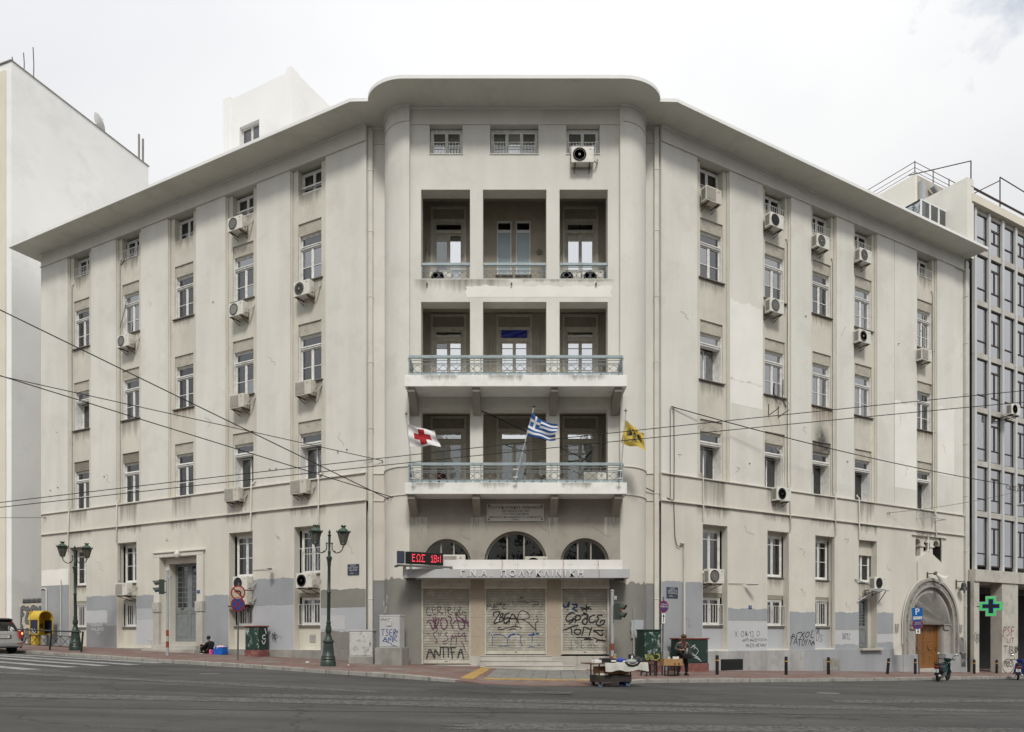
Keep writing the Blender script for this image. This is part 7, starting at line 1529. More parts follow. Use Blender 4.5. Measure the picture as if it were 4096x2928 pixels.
ob('wiper', MB().tube([(-0.05, 0.16, 1.06), (0.25, 0.18, 1.09), (0.5, 0.20, 1.10)], 0.012, 5).mesh('wiper', 'black_paint'), CA); ob('sticker', MB().lathe([(0.001, 0), (0.05, 0)], 14, axis='y').mesh('sticker', 'flag_red'), CA, T(0.50, 0.325, 1.40) @ RX(-28))

# ------------------------------------------------------------------ street vendor's cart and goods
CT = thing('vendor_cart', 'rusty steel street vendor cart on casters with a white cloth over its top', 'cart', T(3.05, 21.95, gz(3.05) - 0.13) @ RZ(20))
ob('frame', MB().box(-0.55, -0.52, -0.30, -0.27, 0.12, 0.70).box(0.52, 0.55, -0.30, -0.27, 0.12, 0.70).box(-0.55, -0.52, 0.27, 0.30, 0.12, 0.70).box(0.52, 0.55, 0.27, 0.30, 0.12, 0.70).mesh('frame', 'cart_steel'), CT)
ob('tray', MB().box(-0.56, 0.56, -0.31, -0.29, 0.15, 0.36).box(-0.56, 0.56, 0.29, 0.31, 0.15, 0.36).box(-0.565, -0.545, -0.29, 0.29, 0.15, 0.36).box(0.545, 0.565, -0.29, 0.29, 0.15, 0.36).box(-0.54, 0.54, -0.29, 0.29, 0.15, 0.17).mesh('tray', 'cart_steel', bev=0.004), CT)
for x in (-0.48, 0.48):
    for y in (-0.24, 0.24):
        c = ob('caster', MB().box(-0.03, 0.03, -0.03, 0.03, 0.06, 0.15).mesh('caster', 'cart_steel'), CT, T(x, y, 0)); ob('wheel', MB().lathe([(0.02, -0.02), (0.065, -0.02), (0.075, 0), (0.065, 0.02), (0.02, 0.02)], 16, axis='y').mesh('wheel', 'caster_blue', smooth=40), c, T(x, y, 0.075))
ob('table_top', MB().box(-0.82, 1.0, -0.42, 0.42, 0.70, 0.735).mesh('table_top', 'cart_wood', bev=0.004), CT)
def cl(u, v):
    x = -0.42 + 1.47 * u
    if v < 0.22: t = v / 0.22; return (x + 0.03 * (1 - t) * math.sin(u * 9), -0.455 - 0.04 * (1 - t) * (0.5 + 0.5 * math.sin(u * 21)), 0.52 + 0.222 * t - 0.05 * (1 - t) * math.sin(u * 7 + 1) ** 2)
    t = (v - 0.22) / 0.78; return (x, -0.45 + 0.89 * t, 0.741 + 0.004 * math.sin(u * 15 + t * 8))
ob('cloth', MB().grid(cl, 48, 18).mesh('cloth', 'cart_cloth', smooth=60, fix=False), CT); ob('cloth_end', MB().grid(lambda u, v: (1.05 + 0.05 * (1 - v) * math.sin(u * 12), -0.45 + 0.89 * u, 0.55 + 0.19 * v), 16, 4).mesh('cloth_end', 'cart_cloth', smooth=60, fix=False), CT)
MCT = W[CT.name]
def good(name, label, cat, me, x, y, z=0.747, rot=0, group=None): o = ob(name, me, None, MCT @ T(x, y, z) @ RZ(rot)); return tag(o, label, cat, group)
def bx(w, d, h, m, bev=0.006): return MB().box(-w / 2, w / 2, -d / 2, d / 2, 0, h).mesh('box', m, bev=bev)
good('paper_packet', 'white paper packet on the bare plank end of the vendor cart', 'packet', bx(0.26, 0.2, 0.09, 'paper_white'), -0.55, -0.15, 0.736, 10)
good('shoe_box', 'flat black shoe box on the vendor cart beside the white packet', 'box', bx(0.28, 0.22, 0.13, 'black_paint'), -0.29, -0.18, rot=6)
pn = good('pencil_case', 'dark grey case with white label on the vendor cart', 'case', bx(0.22, 0.18, 0.13, 'cart_steel', 0.03), -0.05, -0.2); ob('label_patch', MB().box(-0.08, 0.08, -0.094, -0.09, 0.03, 0.07).mesh('label_patch', 'paper_white'), pn)
good('folded_cloth', 'crumpled beige cloth standing up between the cases on the vendor cart', 'cloth', MB().lathe([(0.10, 0), (0.08, 0.08), (0.04, 0.16), (0.06, 0.24), (0.001, 0.26)], 9).mesh('folded_cloth', 'cloth_tan', smooth=40), 0.09, -0.1)
good('blue_pouch', 'bright blue pouch on the vendor cart', 'pouch', MB().ball((0, 0, 0.07), 0.09, 12, sc=(1.15, .9, .8)).mesh('blue_pouch', 'book_blue', smooth=50), 0.22, -0.2)
good('book', 'white paperback lying right of the blue pouch on the vendor cart', 'book', bx(0.2, 0.15, 0.05, 'paper_white'), 0.35, -0.1, rot=-10); good('book', 'blue-covered book under the blue pouch, left of it on the cart', 'book', bx(0.2, 0.16, 0.04, 'book_blue'), 0.35, -0.1, 0.80, rot=14)
good('grey_cap', 'pale grey cap with dark rim lying at the front of the vendor cart', 'cap', MB().ball((0, 0, 0.02), 0.19, 14, sc=(1, .8, .45)).mesh('grey_cap', 'curtain_grey', smooth=50), 0.52, -0.36)
good('dark_scarf', 'dark scarf draped under the pale cap on the cart edge', 'scarf', MB().tube([(-0.26, -0.1, 0.01), (-0.15, -0.14, -0.07), (0, -0.15, -0.10), (0.15, -0.14, -0.06), (0.26, -0.1, 0.02)], 0.03, 8).mesh('black_rim', 'cloth_black', smooth=50), 0.52, -0.33)
bk = good('leaning_box', 'black box with a white label leaning against the heap of bags', 'box', bx(0.16, 0.08, 0.24, 'black_paint'), 0.66, -0.1, rot=10); ob('label_patch', MB().box(-0.03, 0.04, -0.044, -0.041, 0.04, 0.2).mesh('label_patch', 'paper_white'), bk)
for x, y, s, lab in ((0.76, -0.12, 0.11, 'left of three black bags heaped on the cart'), (0.88, -0.05, 0.135, 'middle and tallest of three black bags heaped on the cart'), (0.99, -0.12, 0.10, 'right of three black bags heaped on the cart')):
    m = MB(); random.seed(int(x * 100)); m.lathe([(s * 1.1, 0), (s * 1.25, s * 0.5), (s * 1.0, s * 0.95), (s * 0.5, s * 1.3), (s * 0.2, s * 1.4)], 11); m.v = [(a + random.uniform(-.02, .02), b + random.uniform(-.02, .02), c + random.uniform(-.015, .015)) for a, b, c in m.v]
    good('black_bag', lab, 'bag', m.mesh('black_bag', 'bag_black', smooth=35), x, y, group='black bags on the cart')
def carton(w, d, h, m, holes=True):
    mb = MB().box(-w / 2, w / 2, -d / 2, d / 2, 0, h); me = mb.mesh('box', m, bev=0.004); return me
for x, w, m, lab in ((-0.33, 0.36, 'cardboard_dark', 'left brown carton on the lower tray of the cart'), (0.03, 0.34, 'cardboard', 'middle brown carton on the lower tray of the cart'), (0.37, 0.30, 'cardboard', 'right brown carton on the lower tray of the cart')):
    o = good('carton', lab, 'box', carton(w, 0.4, 0.24, m), x, -0.02, 0.38, group='cartons under the cart')
    for dx_ in (-w * .28, w * .28): ob('hand_hole', cached('hh', lambda: MB().lathe([(0.001, 0), (0.02, 0)], 10, axis='y').mesh('hand_hole', 'black_paint')), o, T(dx_, -0.203, 0.15))
good('paper_stack', 'stack of white papers at the left end of the lower tray', 'papers', bx(0.3, 0.26, 0.05, 'paper_white'), -0.38, -0.27 + 0.1, 0.365); good('blue_sack', 'blue plastic bag on the ground behind the cart', 'bag', MB().ball((0, 0, 0.12), 0.14, 10, sc=(1.0, 1, .9)).mesh('blue_sack', 'bag_blue', smooth=40), 0.60, 0.22, 0.0)
# stool
ST = thing('plastic_stool', 'dark grey plastic stool behind the vendor cart', 'stool', T(5.0, 26.0, pz(5.0, 26.0)) @ RZ(20))
ob('seat', MB().box(-0.15, 0.15, -0.15, 0.15, 0.42, 0.455).mesh('seat', 'stool_grey', bev=0.012), ST)
for x in (-1, 1):
    for y in (-1, 1): ob('leg', MB().add([(x * (0.14 + q) + a, y * (0.14 + q) + b, z) for z, q in ((0, 0.06), (0.43, 0)) for a, b in ((-.03, -.02), (.03, -.02), (.03, .02), (-.03, .02))], [(0, 1, 5, 4), (1, 2, 6, 5), (2, 3, 7, 6), (3, 0, 4, 7), (3, 2, 1, 0), (4, 5, 6, 7)]).mesh('leg', 'stool_grey', bev=0.006), ST)
ob('stretcher', MB().box(-0.19, 0.19, -0.185, -0.165, 0.13, 0.17).box(-0.19, 0.19, 0.165, 0.185, 0.13, 0.17).mesh('stretcher', 'stool_grey'), ST)
# crate with a carton on it
CTR = T(5.95, 26.5, pz(5.95, 26.5)) @ RZ(12)
KR = thing('plastic_crate', 'black lattice crate standing upright under the open carton', 'crate', CTR)
k_ = MB()
for z in (0.0, 0.36): k_.box(-0.21, 0.21, -0.16, -0.13, z, z + 0.03); k_.box(-0.21, 0.21, 0.13, 0.16, z, z + 0.03); k_.box(-0.21, -0.18, -0.13, 0.13, z, z + 0.03); k_.box(0.18, 0.21, -0.13, 0.13, z, z + 0.03)
ob('rim', k_.mesh('rim', 'black_paint'), KR)
for x in (-0.195, 0.195):
    for y in (-0.145, 0.145): ob('corner_post', cached('cpost', lambda: MB().box(-0.018, 0.018, -0.018, 0.018, 0.028, 0.362).mesh('corner_post', 'black_paint')), KR, T(x, y, 0))
k_ = MB()
for i in range(11): k_.box(-0.17 + i * 0.034 - 0.003, -0.17 + i * 0.034 + 0.003, -0.148, -0.142, 0.03, 0.36); k_.box(-0.18, 0.18, -0.147, -0.143, 0.05 + i * 0.028, 0.055 + i * 0.028); k_.box(-0.17 + i * 0.034 - 0.003, -0.17 + i * 0.034 + 0.003, 0.142, 0.148, 0.03, 0.36)
ob('lattice', k_.mesh('lattice', 'black_paint'), KR)['kind'] = 'stuff'
OB = thing('open_carton', 'open cardboard fruit carton on the black crate beside the old man', 'box', CTR @ T(0.0, 0, 0.392))
f = MB()
w, d_2, h = 0.74, 0.36, 0.25
f.box(-w / 2, w / 2, -d_2 / 2, -d_2 / 2 + 0.008, 0, h); f.box(-w / 2, w / 2, d_2 / 2 - 0.008, d_2 / 2, 0, h); f.box(-w / 2, -w / 2 + 0.008, -d_2 / 2 + 0.008, d_2 / 2 - 0.008, 0, h); f.box(w / 2 - 0.008, w / 2, -d_2 / 2 + 0.008, d_2 / 2 - 0.008, 0, h); f.box(-w / 2 + 0.008, w / 2 - 0.008, -d_2 / 2 + 0.008, d_2 / 2 - 0.008, 0, 0.01)
ob('carton_walls', f.mesh('carton_walls', 'cardboard'), OB)
for x, z, r in ((0.1, 0.0, 25), (0.26, 0.0, -20), (-0.1, 0, 40)): ob('sheet', MB().box(-0.08, 0.08, -0.004, 0.004, 0.02, 0.33).mesh('sheet', 'paper_white'), OB, T(x, 0.02, 0) @ RZ(r) @ RY(r * 0.3))
for x in (0.06, 0.22): ob('printed_mark', cached('pm', lambda: MB().lathe([(0.001, 0), (0.035, 0)], 12, axis='y').mesh('printed_mark', 'sign_red')), OB, T(x, -0.183, 0.06))

# ------------------------------------------------------------------ people
def skin(name, V, E, m, parent, M=None, sub=2, smooth=True):
    """continuous figure grown over a skeleton: V = [(x,y,z,rx[,ry])]"""
    me = bpy.data.meshes.new(name); me.from_pydata([v[:3] for v in V], E, []); me.materials.append(MATS[m])
    o = ob(name, me, parent, M); md = o.modifiers.new('Skin', 'SKIN'); md.use_smooth_shade = True; md.branch_smoothing = 0.4
    for i, v in enumerate(V):
        d = me.skin_vertices[0].data[i]; d.radius = (v[3], v[4] if len(v) > 4 else v[3]); d.use_root = (i == 0)
    s = o.modifiers.new('Subdivision', 'SUBSURF'); s.levels = sub; s.render_levels = sub; return o
def chain(a, b): return [(i, i + 1) for i in range(a, b)]
def hand(V, E, wrist, pts):
    """palm and five fingers rooted in it"""
    for f in pts:
        i = len(V); V += [(*p, r) for p, r in zip(f, (0.010, 0.009, 0.007))]; E += [(wrist, i), (i, i + 1), (i + 1, i + 2)]

MN = thing('person', 'old man in brown cap and grey jacket holding a black plastic bag beside the cartons', 'person', T(6.50, 27.05, pz(6.5, 27.05)) @ RZ(8))
V = [(0, 0.02, 0.84, .13, .10), (0, 0.03, 1.02, .13, .10), (0, 0.0, 1.19, .14, .10), (0, -0.05, 1.30, .055), (0, -0.10, 1.365, .062, .07), (0, -0.135, 1.42, .075, .085), (0, -0.125, 1.475, .06, .07),      # trunk, bowed neck, head
     (-.10, 0.02, 0.80, .085), (-.13, -0.02, 0.46, .058), (-.16, 0.03, 0.09, .04), (.10, 0.02, 0.80, .085), (.14, -0.02, 0.46, .058), (.17, 0.02, 0.09, .04),
     (-.18, 0.01, 1.23, .055), (-.25, 0.02, 0.99, .045), (-.13, -0.19, 0.97, .034), (-.06, -0.225, 0.98, .03, .018),
     (.18, 0.01, 1.23, .055), (.27, -0.03, 1.0, .045), (.12, -0.20, 1.07, .034), (.05, -0.225, 1.10, .03, .018),
     (0, -0.225, 1.405, .012), (-.078, -0.12, 1.42, .012), (.078, -0.12, 1.42, .012)]
E_ = chain(0, 6) + [(0, 7), (7, 8), (8, 9), (0, 10), (10, 11), (11, 12), (2, 13), (13, 14), (14, 15), (15, 16), (2, 17), (17, 18), (18, 19), (19, 20), (5, 21), (5, 22), (5, 23)]
hand(V, E_, 16, [[(-.035 + .004 * k, -0.235 - .006 * k, 1.0 - .014 * k), (-.015 + .004 * k, -0.25, .995 - .016 * k), (-.005, -0.245, .975 - .018 * k)] for k in range(4)] + [[(-.05, -0.215, 1.005), (-.03, -0.22, 1.025), (-.01, -0.225, 1.03)]])
hand(V, E_, 20, [[(.03 - .004 * k, -0.235 - .005 * k, 1.115 - .014 * k), (.012 - .003 * k, -0.25, 1.105 - .016 * k), (.006, -0.25, 1.085 - .018 * k)] for k in range(4)] + [[(.045, -0.215, 1.125), (.03, -0.225, 1.14), (.012, -0.235, 1.14)]])
skin('body', V, E_, 'skin', MN)
skin('trousers', [(0, 0.03, 0.86, .165, .12), (-.10, 0.02, 0.78, .11), (-.135, -0.02, 0.46, .085), (-.16, 0.03, 0.10, .07), (.10, 0.02, 0.78, .11), (.145, -0.02, 0.46, .085), (.17, 0.02, 0.10, .07)], [(0, 1), (1, 2), (2, 3), (0, 4), (4, 5), (5, 6)], 'cloth_trouser', MN)
skin('jacket', [(0, 0.03, 0.80, .19, .14), (0, 0.035, 0.98, .175, .135), (0, 0.015, 1.15, .175, .13), (0, 0.01, 1.24, .12, .10), (-.19, 0.015, 1.22, .078), (-.265, 0.02, 0.99, .068), (-.16, -0.165, 0.965, .055), (.19, 0.015, 1.22, .078), (.285, -0.03, 1.0, .068), (.15, -0.175, 1.055, .055)], [(0, 1), (1, 2), (2, 3), (2, 4), (4, 5), (5, 6), (2, 7), (7, 8), (8, 9)], 'cloth_jacket', MN)
ob('shirt', MB().grid(lambda u, v: ((u - .5) * (0.09 + 0.10 * v), -0.12 - 0.035 * math.sin(math.pi * u) - 0.012 * v, 0.93 + 0.35 * v), 8, 8).mesh('shirt', 'shirt_check', smooth=60, fix=False), MN)
for sg in (-1, 1):
    ob('lapel', MB().add([(sg * 0.03, -0.165, 0.98), (sg * 0.12, -0.155, 1.12), (sg * 0.07, -0.15, 1.26), (sg * 0.05, -0.165, 1.1)], [(0, 1, 2, 3)]).mesh('lapel', 'cloth_jacket', fix=False), MN)
    ob('shoe', loft([ring(0.048, -0.13, 0.13, 0.0, .04), ring(0.05, -0.135, 0.13, 0.03, .045), ring(0.042, -0.10, 0.12, 0.07, .038), ring(0.038, 0.0, 0.11, 0.10, .03)]).mesh('shoe', 'shoe_black', smooth=50), MN, T(sg * 0.165, 0.0, 0) @ RZ(sg * 8))
    ob('eye', MB().ball((0, 0, 0), 0.009, 6).mesh('eye', 'hair_dark'), MN, T(sg * 0.03, -0.212, 1.43))
ob('hair', MB().ball((0, 0, 0), 0.083, 12, sc=(1.0, 1.05, .6)).mesh('hair', 'grey_grille', smooth=50), MN, T(0, -0.105, 1.435))
ob('cap', MB().lathe([(0.094, 0.0), (0.108, 0.03), (0.10, 0.07), (0.06, 0.10), (0.001, 0.108)], 16).lathe([(0.001, -0.008), (0.10, -0.008), (0.10, 0.0)], 16).mesh('cap', 'cap_brown', smooth=50), MN, T(0, -0.125, 1.455) @ RX(22)); ob('cap_peak', MB().grid(lambda u, v: ((u - .5) * 0.17, -0.085 - 0.055 * v * math.sin(math.pi * (0.12 + 0.76 * u)), -0.012 * v), 8, 4).mesh('cap_peak', 'cap_brown', smooth=60), MN, T(0, -0.125, 1.457) @ RX(26))
BGB = thing('plastic_bag', 'black plastic bag hanging from the hands of the old man', 'bag', W[MN.name] @ T(0.10, -0.26, 0.62))
m = MB(); m.lathe([(0.02, 0.0), (0.16, 0.03), (0.19, 0.12), (0.15, 0.26), (0.06, 0.40), (0.03, 0.46), (0.05, 0.50)], 14); random.seed(5); m.v = [(a * 1.05 + random.uniform(-.016, .016), b * 0.65 + random.uniform(-.012, .012), c) for a, b, c in m.v]; ob('sack', m.mesh('sack', 'bag_black', smooth=40), BGB)

PS_M = ML @ T(-8.98, -0.50, 0); _p = PS_M @ Vector((0, 0, 0)); PS_M = PS_M @ T(0, 0, pz(_p.x, _p.y))
SP = thing('person', 'person in black seated on the pavement beside the door, knees up, holding a white cup', 'person', PS_M)
V = [(.14, 0.0, 0.13, .13, .12), (.16, 0.0, 0.32, .12, .12), (.14, -0.01, 0.50, .12, .13), (.10, -0.02, 0.62, .05), (.065, -0.035, 0.69, .062), (.045, -0.045, 0.745, .076), (.05, -0.04, 0.81, .06),
     (.02, -0.10, 0.14, .085), (-.30, -0.13, 0.44, .058), (-.27, -0.14, 0.07, .042), (.02, 0.08, 0.14, .085), (-.30, 0.06, 0.44, .058), (-.27, 0.06, 0.07, .042),
     (.13, -0.17, 0.54, .055), (.04, -0.26, 0.33, .045), (-.16, -0.21, 0.32, .036), (-.22, -0.20, 0.33, .03), (.13, 0.15, 0.54, .055), (-.02, 0.12, 0.40, .045), (-.26, 0.0, 0.46, .034), (-.33, -0.03, 0.49, .03), (-.035, -0.075, 0.735, .013), (.05, -0.118, .745, .012), (.05, .03, .745, .012)]
E_ = chain(0, 6) + [(0, 7), (7, 8), (8, 9), (0, 10), (10, 11), (11, 12), (2, 13), (13, 14), (14, 15), (15, 16), (2, 17), (17, 18), (18, 19), (19, 20), (5, 21), (5, 22), (5, 23)]
for w_, b_p in ((16, (-.245, -.20, .335)), (20, (-.355, -.035, .50))):
    hand(V, E_, w_, [[(b_p[0], b_p[1] - .02 + .013 * k, b_p[2] + .01 - .006 * k), (b_p[0] - .02, b_p[1] - .02 + .013 * k, b_p[2] - .004 * k), (b_p[0] - .03, b_p[1] - .018 + .013 * k, b_p[2] - .02)] for k in range(4)] + [[(b_p[0] + .01, b_p[1] - .035, b_p[2] + .01), (b_p[0] - .005, b_p[1] - .045, b_p[2] + .02), (b_p[0] - .02, b_p[1] - .045, b_p[2] + .025)]])
skin('body', V, E_, 'skin_dark', SP)
skin('coat', [(.15, 0, 0.14, .17, .16), (.17, 0, 0.34, .17, .16), (.145, -.01, 0.50, .16, .16), (.12, -.015, 0.59, .09, .09), (.14, -0.18, 0.53, .085), (.05, -0.265, 0.34, .075), (-.13, -0.215, 0.32, .06), (.14, 0.16, 0.53, .085), (-.01, 0.13, 0.41, .072), (-.23, 0.01, 0.455, .058)], [(0, 1), (1, 2), (2, 3), (2, 4), (4, 5), (5, 6), (2, 7), (7, 8), (8, 9)], 'cloth_black', SP)
skin('trousers', [(.12, 0, 0.13, .16, .14), (.0, -0.11, 0.16, .105), (-.30, -0.13, 0.44, .08), (-.27, -0.14, 0.09, .068), (.0, 0.08, 0.16, .105), (-.30, 0.06, 0.44, .08), (-.27, 0.06, 0.09, .068)], [(0, 1), (1, 2), (2, 3), (0, 4), (4, 5), (5, 6)], 'cloth_black', SP)
ob('hair', MB().ball((0, 0, 0), 0.092, 14, sc=(1.0, 1.0, .95)).mesh('hair', 'hair_dark', smooth=50), SP, T(.075, -0.035, 0.785))
for y in (-0.14, 0.06):
    s = ob('shoe', loft([ring(0.045, -0.13, 0.13, 0.0, .04), ring(0.045, -0.13, 0.13, 0.03, .04), ring(0.038, -0.09, 0.12, 0.07, .035), ring(0.034, 0.02, 0.11, 0.10, .03)]).mesh('shoe', 'shoe_black', smooth=50), SP, T(-.31, y, 0) @ RZ(-80)); ob('sole', loft([ring(0.048, -0.135, 0.135, 0.004, .042), ring(0.048, -0.135, 0.135, 0.022, .042)]).mesh('sole', 'paper_white'), s, T(-.31, y, 0) @ RZ(-80))
for y in (-0.075, -0.01): ob('eye', MB().ball((0, 0, 0), 0.009, 6).mesh('eye', 'hair_dark'), SP, T(-.022, y, 0.762))
o = ob('shawl', MB().ball((0, 0, 0), 0.14, 12, sc=(1.2, .9, .5)).mesh('shawl', 'cloth_tan', smooth=50), SP, T(-.03, -0.16, 0.45) @ RY(10))
o = ob('paper_cup', MB().lathe([(0.028, 0), (0.042, 0.11), (0.038, 0.11), (0.025, 0.01)], 12).mesh('paper_cup', 'paper_white', smooth=40), None, PS_M @ T(-.385, -0.05, 0.49)); tag(o, 'white paper cup held out by the seated person', 'cup')
def sackbag(M, w, d, h, m, seed):
    random.seed(seed); mb = loft([ring(w * .47, -d / 2, d / 2, 0.0, .05), ring(w * .5, -d * .52, d * .52, h * .2, .06), ring(w * .49, -d * .5, d * .5, h * .7, .06), ring(w * .5, -d * .5, d * .5, h, .05)]); mb.v = [(a + random.uniform(-.012, .012), b + random.uniform(-.012, .012), c) for a, b, c in mb.v]
    return mb.mesh('sack', m, smooth=40)
bm_ = ML @ T(-8.08, -0.55, 0); _p = bm_ @ Vector((0, 0, 0)); bm_ = bm_ @ T(0, 0, pz(_p.x, _p.y))
BB = thing('shopping_bag', 'large bright blue shopping bag stuffed with pink cloth beside the seated person', 'bag', bm_); ob('sack', sackbag(bm_, 0.60, 0.36, 0.36, 'bag_blue', 3), BB); ob('pink_cloth', MB().ball((0, 0, 0.36), 0.25, 12, sc=(1, .6, .3)).mesh('pink_cloth', 'pink_cloth', smooth=40), BB)
BB.children
for x in (-0.2, 0.0): ob('white_tab', MB().box(x - 0.02, x + 0.02, -0.20, -0.19, 0.29, 0.36).mesh('white_tab', 'paper_white'), BB)
m_ = ML @ T(-8.52, -0.66, 0); _p = m_ @ Vector((0, 0, 0)); m_ = m_ @ T(0, 0, pz(_p.x, _p.y))
MG = thing('handbag', 'small magenta bag between the seated person and the blue bag', 'bag', m_); ob('sack', sackbag(m_, 0.27, 0.2, 0.22, 'bag_magenta', 4), MG); ob('strap', MB().tube([(0.02, -0.12, 0.0), (0.0, -0.13, 0.12), (-0.02, -0.1, 0.24)], 0.012, 6).mesh('strap', 'pink_cloth'), MG)
for x, y, s, lab in ((-8.05, 27.9, 0.06, 'crumpled white paper on the pavement left of the near lamp'), (-6.2, 26.9, 0.035, 'tiny white scrap on the pavement by the near lamp')):
    random.seed(int(s * 1000)); m = MB().ball((0, 0, s * .5), s, 8, sc=(1.3, 1, .6)); m.v = [(a + random.uniform(-.3, .3) * s, b + random.uniform(-.3, .3) * s, max(0, c)) for a, b, c in m.v]; tag(ob('paper_scrap', m.mesh('paper_scrap', 'paper_white'), None, T(x, y, pz(x, y))), lab, 'litter', 'paper litter')

# ------------------------------------------------------------------ motor scooters
def scooter(M, c1, c2, label, lean=4):
    o = thing('motor_scooter', label, 'motor scooter', M @ RY(lean), 'parked motor scooters')
    for y, r, nm in ((0.0, 0.265, 'rear'), (1.20, 0.265, 'front')):
        w = ob('wheel', MB().lathe([(r - .075, -.035), (r - .03, -.042), (r, -.018), (r, .018), (r - .03, .042), (r - .075, .035)], 26, axis='x').mesh('wheel', 'black_rubber', smooth=50), o, T(0, y, r))
        rm = MB(); rm.lathe([(r - .075, -.02), (r - .06, -.03), (r - .06, .03), (r - .075, .02)], 22, axis='x'); rm.lathe([(0.001, -.05), (0.05, -.05), (0.05, .05), (0.001, .05)], 10, axis='x')
        for k in range(8): a = k * math.pi / 4; rm.tube([(0, 0.04 * math.cos(a), 0.04 * math.sin(a)), (0, (r - .06) * math.cos(a), (r - .06) * math.sin(a))], 0.008, 5)
        ob('rim', rm.mesh('rim', 'galvanised'), w, T(0, y, r))
    ob('rear_body', loft([ring(.10, -0.22, 0.42, 0.46, .07), ring(.13, -0.30, 0.50, 0.58, .09), ring(.13, -0.36, 0.50, 0.68, .09), ring(.11, -0.34, 0.46, 0.73, .08)]).mesh('rear_body', 'black_paint', smooth=50), o)
    ob('side_fairing', loft([ring(.14, 0.1, 0.55, 0.44, .08), ring(.15, -0.1, 0.55, 0.56, .08), ring(.145, -0.2, 0.5, 0.62, .08)]).mesh('side_fairing', c1, smooth=50), o)
    ob('seat', loft([ring(.11, -0.32, 0.52, 0.735, .08), ring(.13, -0.34, 0.54, 0.77, .09), ring(.11, -0.30, 0.46, 0.81, .08), ring(.06, -0.2, 0.2, 0.825, .05)]).mesh('seat', 'black_rubber', smooth=50), o)
    ob('tail_rack', MB().tube([(-.10, -.2, .79), (-.09, -.48, .86), (.09, -.48, .86), (.10, -.2, .79)], 0.013, 6).mesh('tail_rack', 'black_paint'), o)
    ob('engine', MB().box(-.11, .11, 0.28, 0.68, 0.22, 0.46).lathe([(.09, -.13), (.10, -.1), (.10, .1), (.09, .13)], 12, (0, .5, .34), axis='x').mesh('engine', 'pole_grey', bev=0.02), o)
    ob('exhaust', MB().tube([(.10, .55, .25), (.13, .2, .2), (.15, -.1, .24), (.16, -.38, .30)], [.018, .02, .045, .045], 10).mesh('exhaust', 'chrome', smooth=50), o)
    ob('floor_tube', MB().tube([(0, .45, .55), (0, .75, .50), (0, 1.0, .78)], [.09, .075, .06], 10).mesh('floor_tube', c1, smooth=50), o)
    for sg in (-1, 1): ob('leg_shield', MB().grid(lambda u, v: (sg * (0.05 + 0.19 * u * (1 - .35 * v)), 1.02 - 0.16 * u - 0.20 * (1 - v) + 0.02, 0.30 + 0.56 * v - 0.05 * u), 6, 8).mesh('leg_shield', c1, smooth=60, fix=False), o)
    ob('steering_column', MB().tube([(0, 1.20, .27), (0, 1.09, .60), (0, .98, .95)], .035, 8).tube([(-.07, 1.20, .27), (-.07, 1.11, .55)], .02, 8).tube([(.07, 1.20, .27), (.07, 1.11, .55)], .02, 8).mesh('steering_column', 'pole_grey', smooth=50), o)
    ob('front_fender', MB().grid(lambda u, v: ((u - .5) * .13, 1.20 + .30 * math.cos(R_(20 + 130 * v)), .265 + .30 * math.sin(R_(20 + 130 * v)) - .05 * (2 * u - 1) ** 2), 6, 14).mesh('front_fender', c2, smooth=60, fix=False), o)
    ob('headlight_cowl', loft([ring(.10, .90, 1.10, .86, .06), ring(.15, .86, 1.14, .95, .08), ring(.12, .86, 1.08, 1.03, .06)]).mesh('headlight_cowl', c1, smooth=50), o)
    ob('handlebar', MB().tube([(-.33, .82, .98), (-.14, .93, 1.0), (.14, .93, 1.0), (.33, .82, .98)], .016, 8).tube([(-.35, .80, .978), (-.24, .87, .99)], .024, 8).tube([(.35, .80, .978), (.24, .87, .99)], .024, 8).mesh('handlebar', 'black_paint', smooth=50), o)
    for sg in (-1, 1):
        mr = ob('mirror', MB().tube([(sg * .22, .88, 1.0), (sg * .25, .92, 1.12), (sg * .32, .92, 1.18)], .010, 6).ball((sg * .36, .93, 1.20), .085, 12, sc=(1, .3, .62)).mesh('mirror', 'black_paint', smooth=50), o); ob('mirror_glass', MB().ball((sg * .36, .915, 1.20), .078, 14, sc=(1, .18, .6)).mesh('mirror_glass', 'mirror_glass', smooth=60), mr)
    ob('tail_light', MB().box(-.09, .09, -.40, -.34, .64, .70).mesh('tail_light', 'tail_red', bev=.015), o); ob('rear_mudguard', MB().box(-.07, .07, -.33, -.31, .28, .60).mesh('rear_mudguard', 'black_rubber', bev=.005), o); ob('number_plate', MB().box(-.10, .10, -.36, -.35, .42, .58).mesh('number_plate', 'plate_white', bev=.004), o)
    for k, s in enumerate(('ΙΧΒ', '746')): ob('lettering', text_me(s, .075, .001, 'black_paint'), o, T(0, -.364, .54 - k * .075))
    ob('side_stand', MB().tube([(-.08, .45, .25), (-.2, .40, .0)], .012, 6).mesh('side_stand', 'pole_grey'), o)
h1 = math.degrees(math.atan2(0.66, 0.75)) - 90
scooter(T(18.98, 31.6, gz(18.98) - 0.13) @ RZ(h1), 'scooter_teal', 'scooter_pale', 'dark teal scooter parked at the kerb before the chapel portal')
scooter(T(25.45, 35.7, gz(25.45) - 0.13) @ RZ(h1 + 12), 'scooter_blue', 'scooter_blue', 'blue scooter cut off by the right edge')

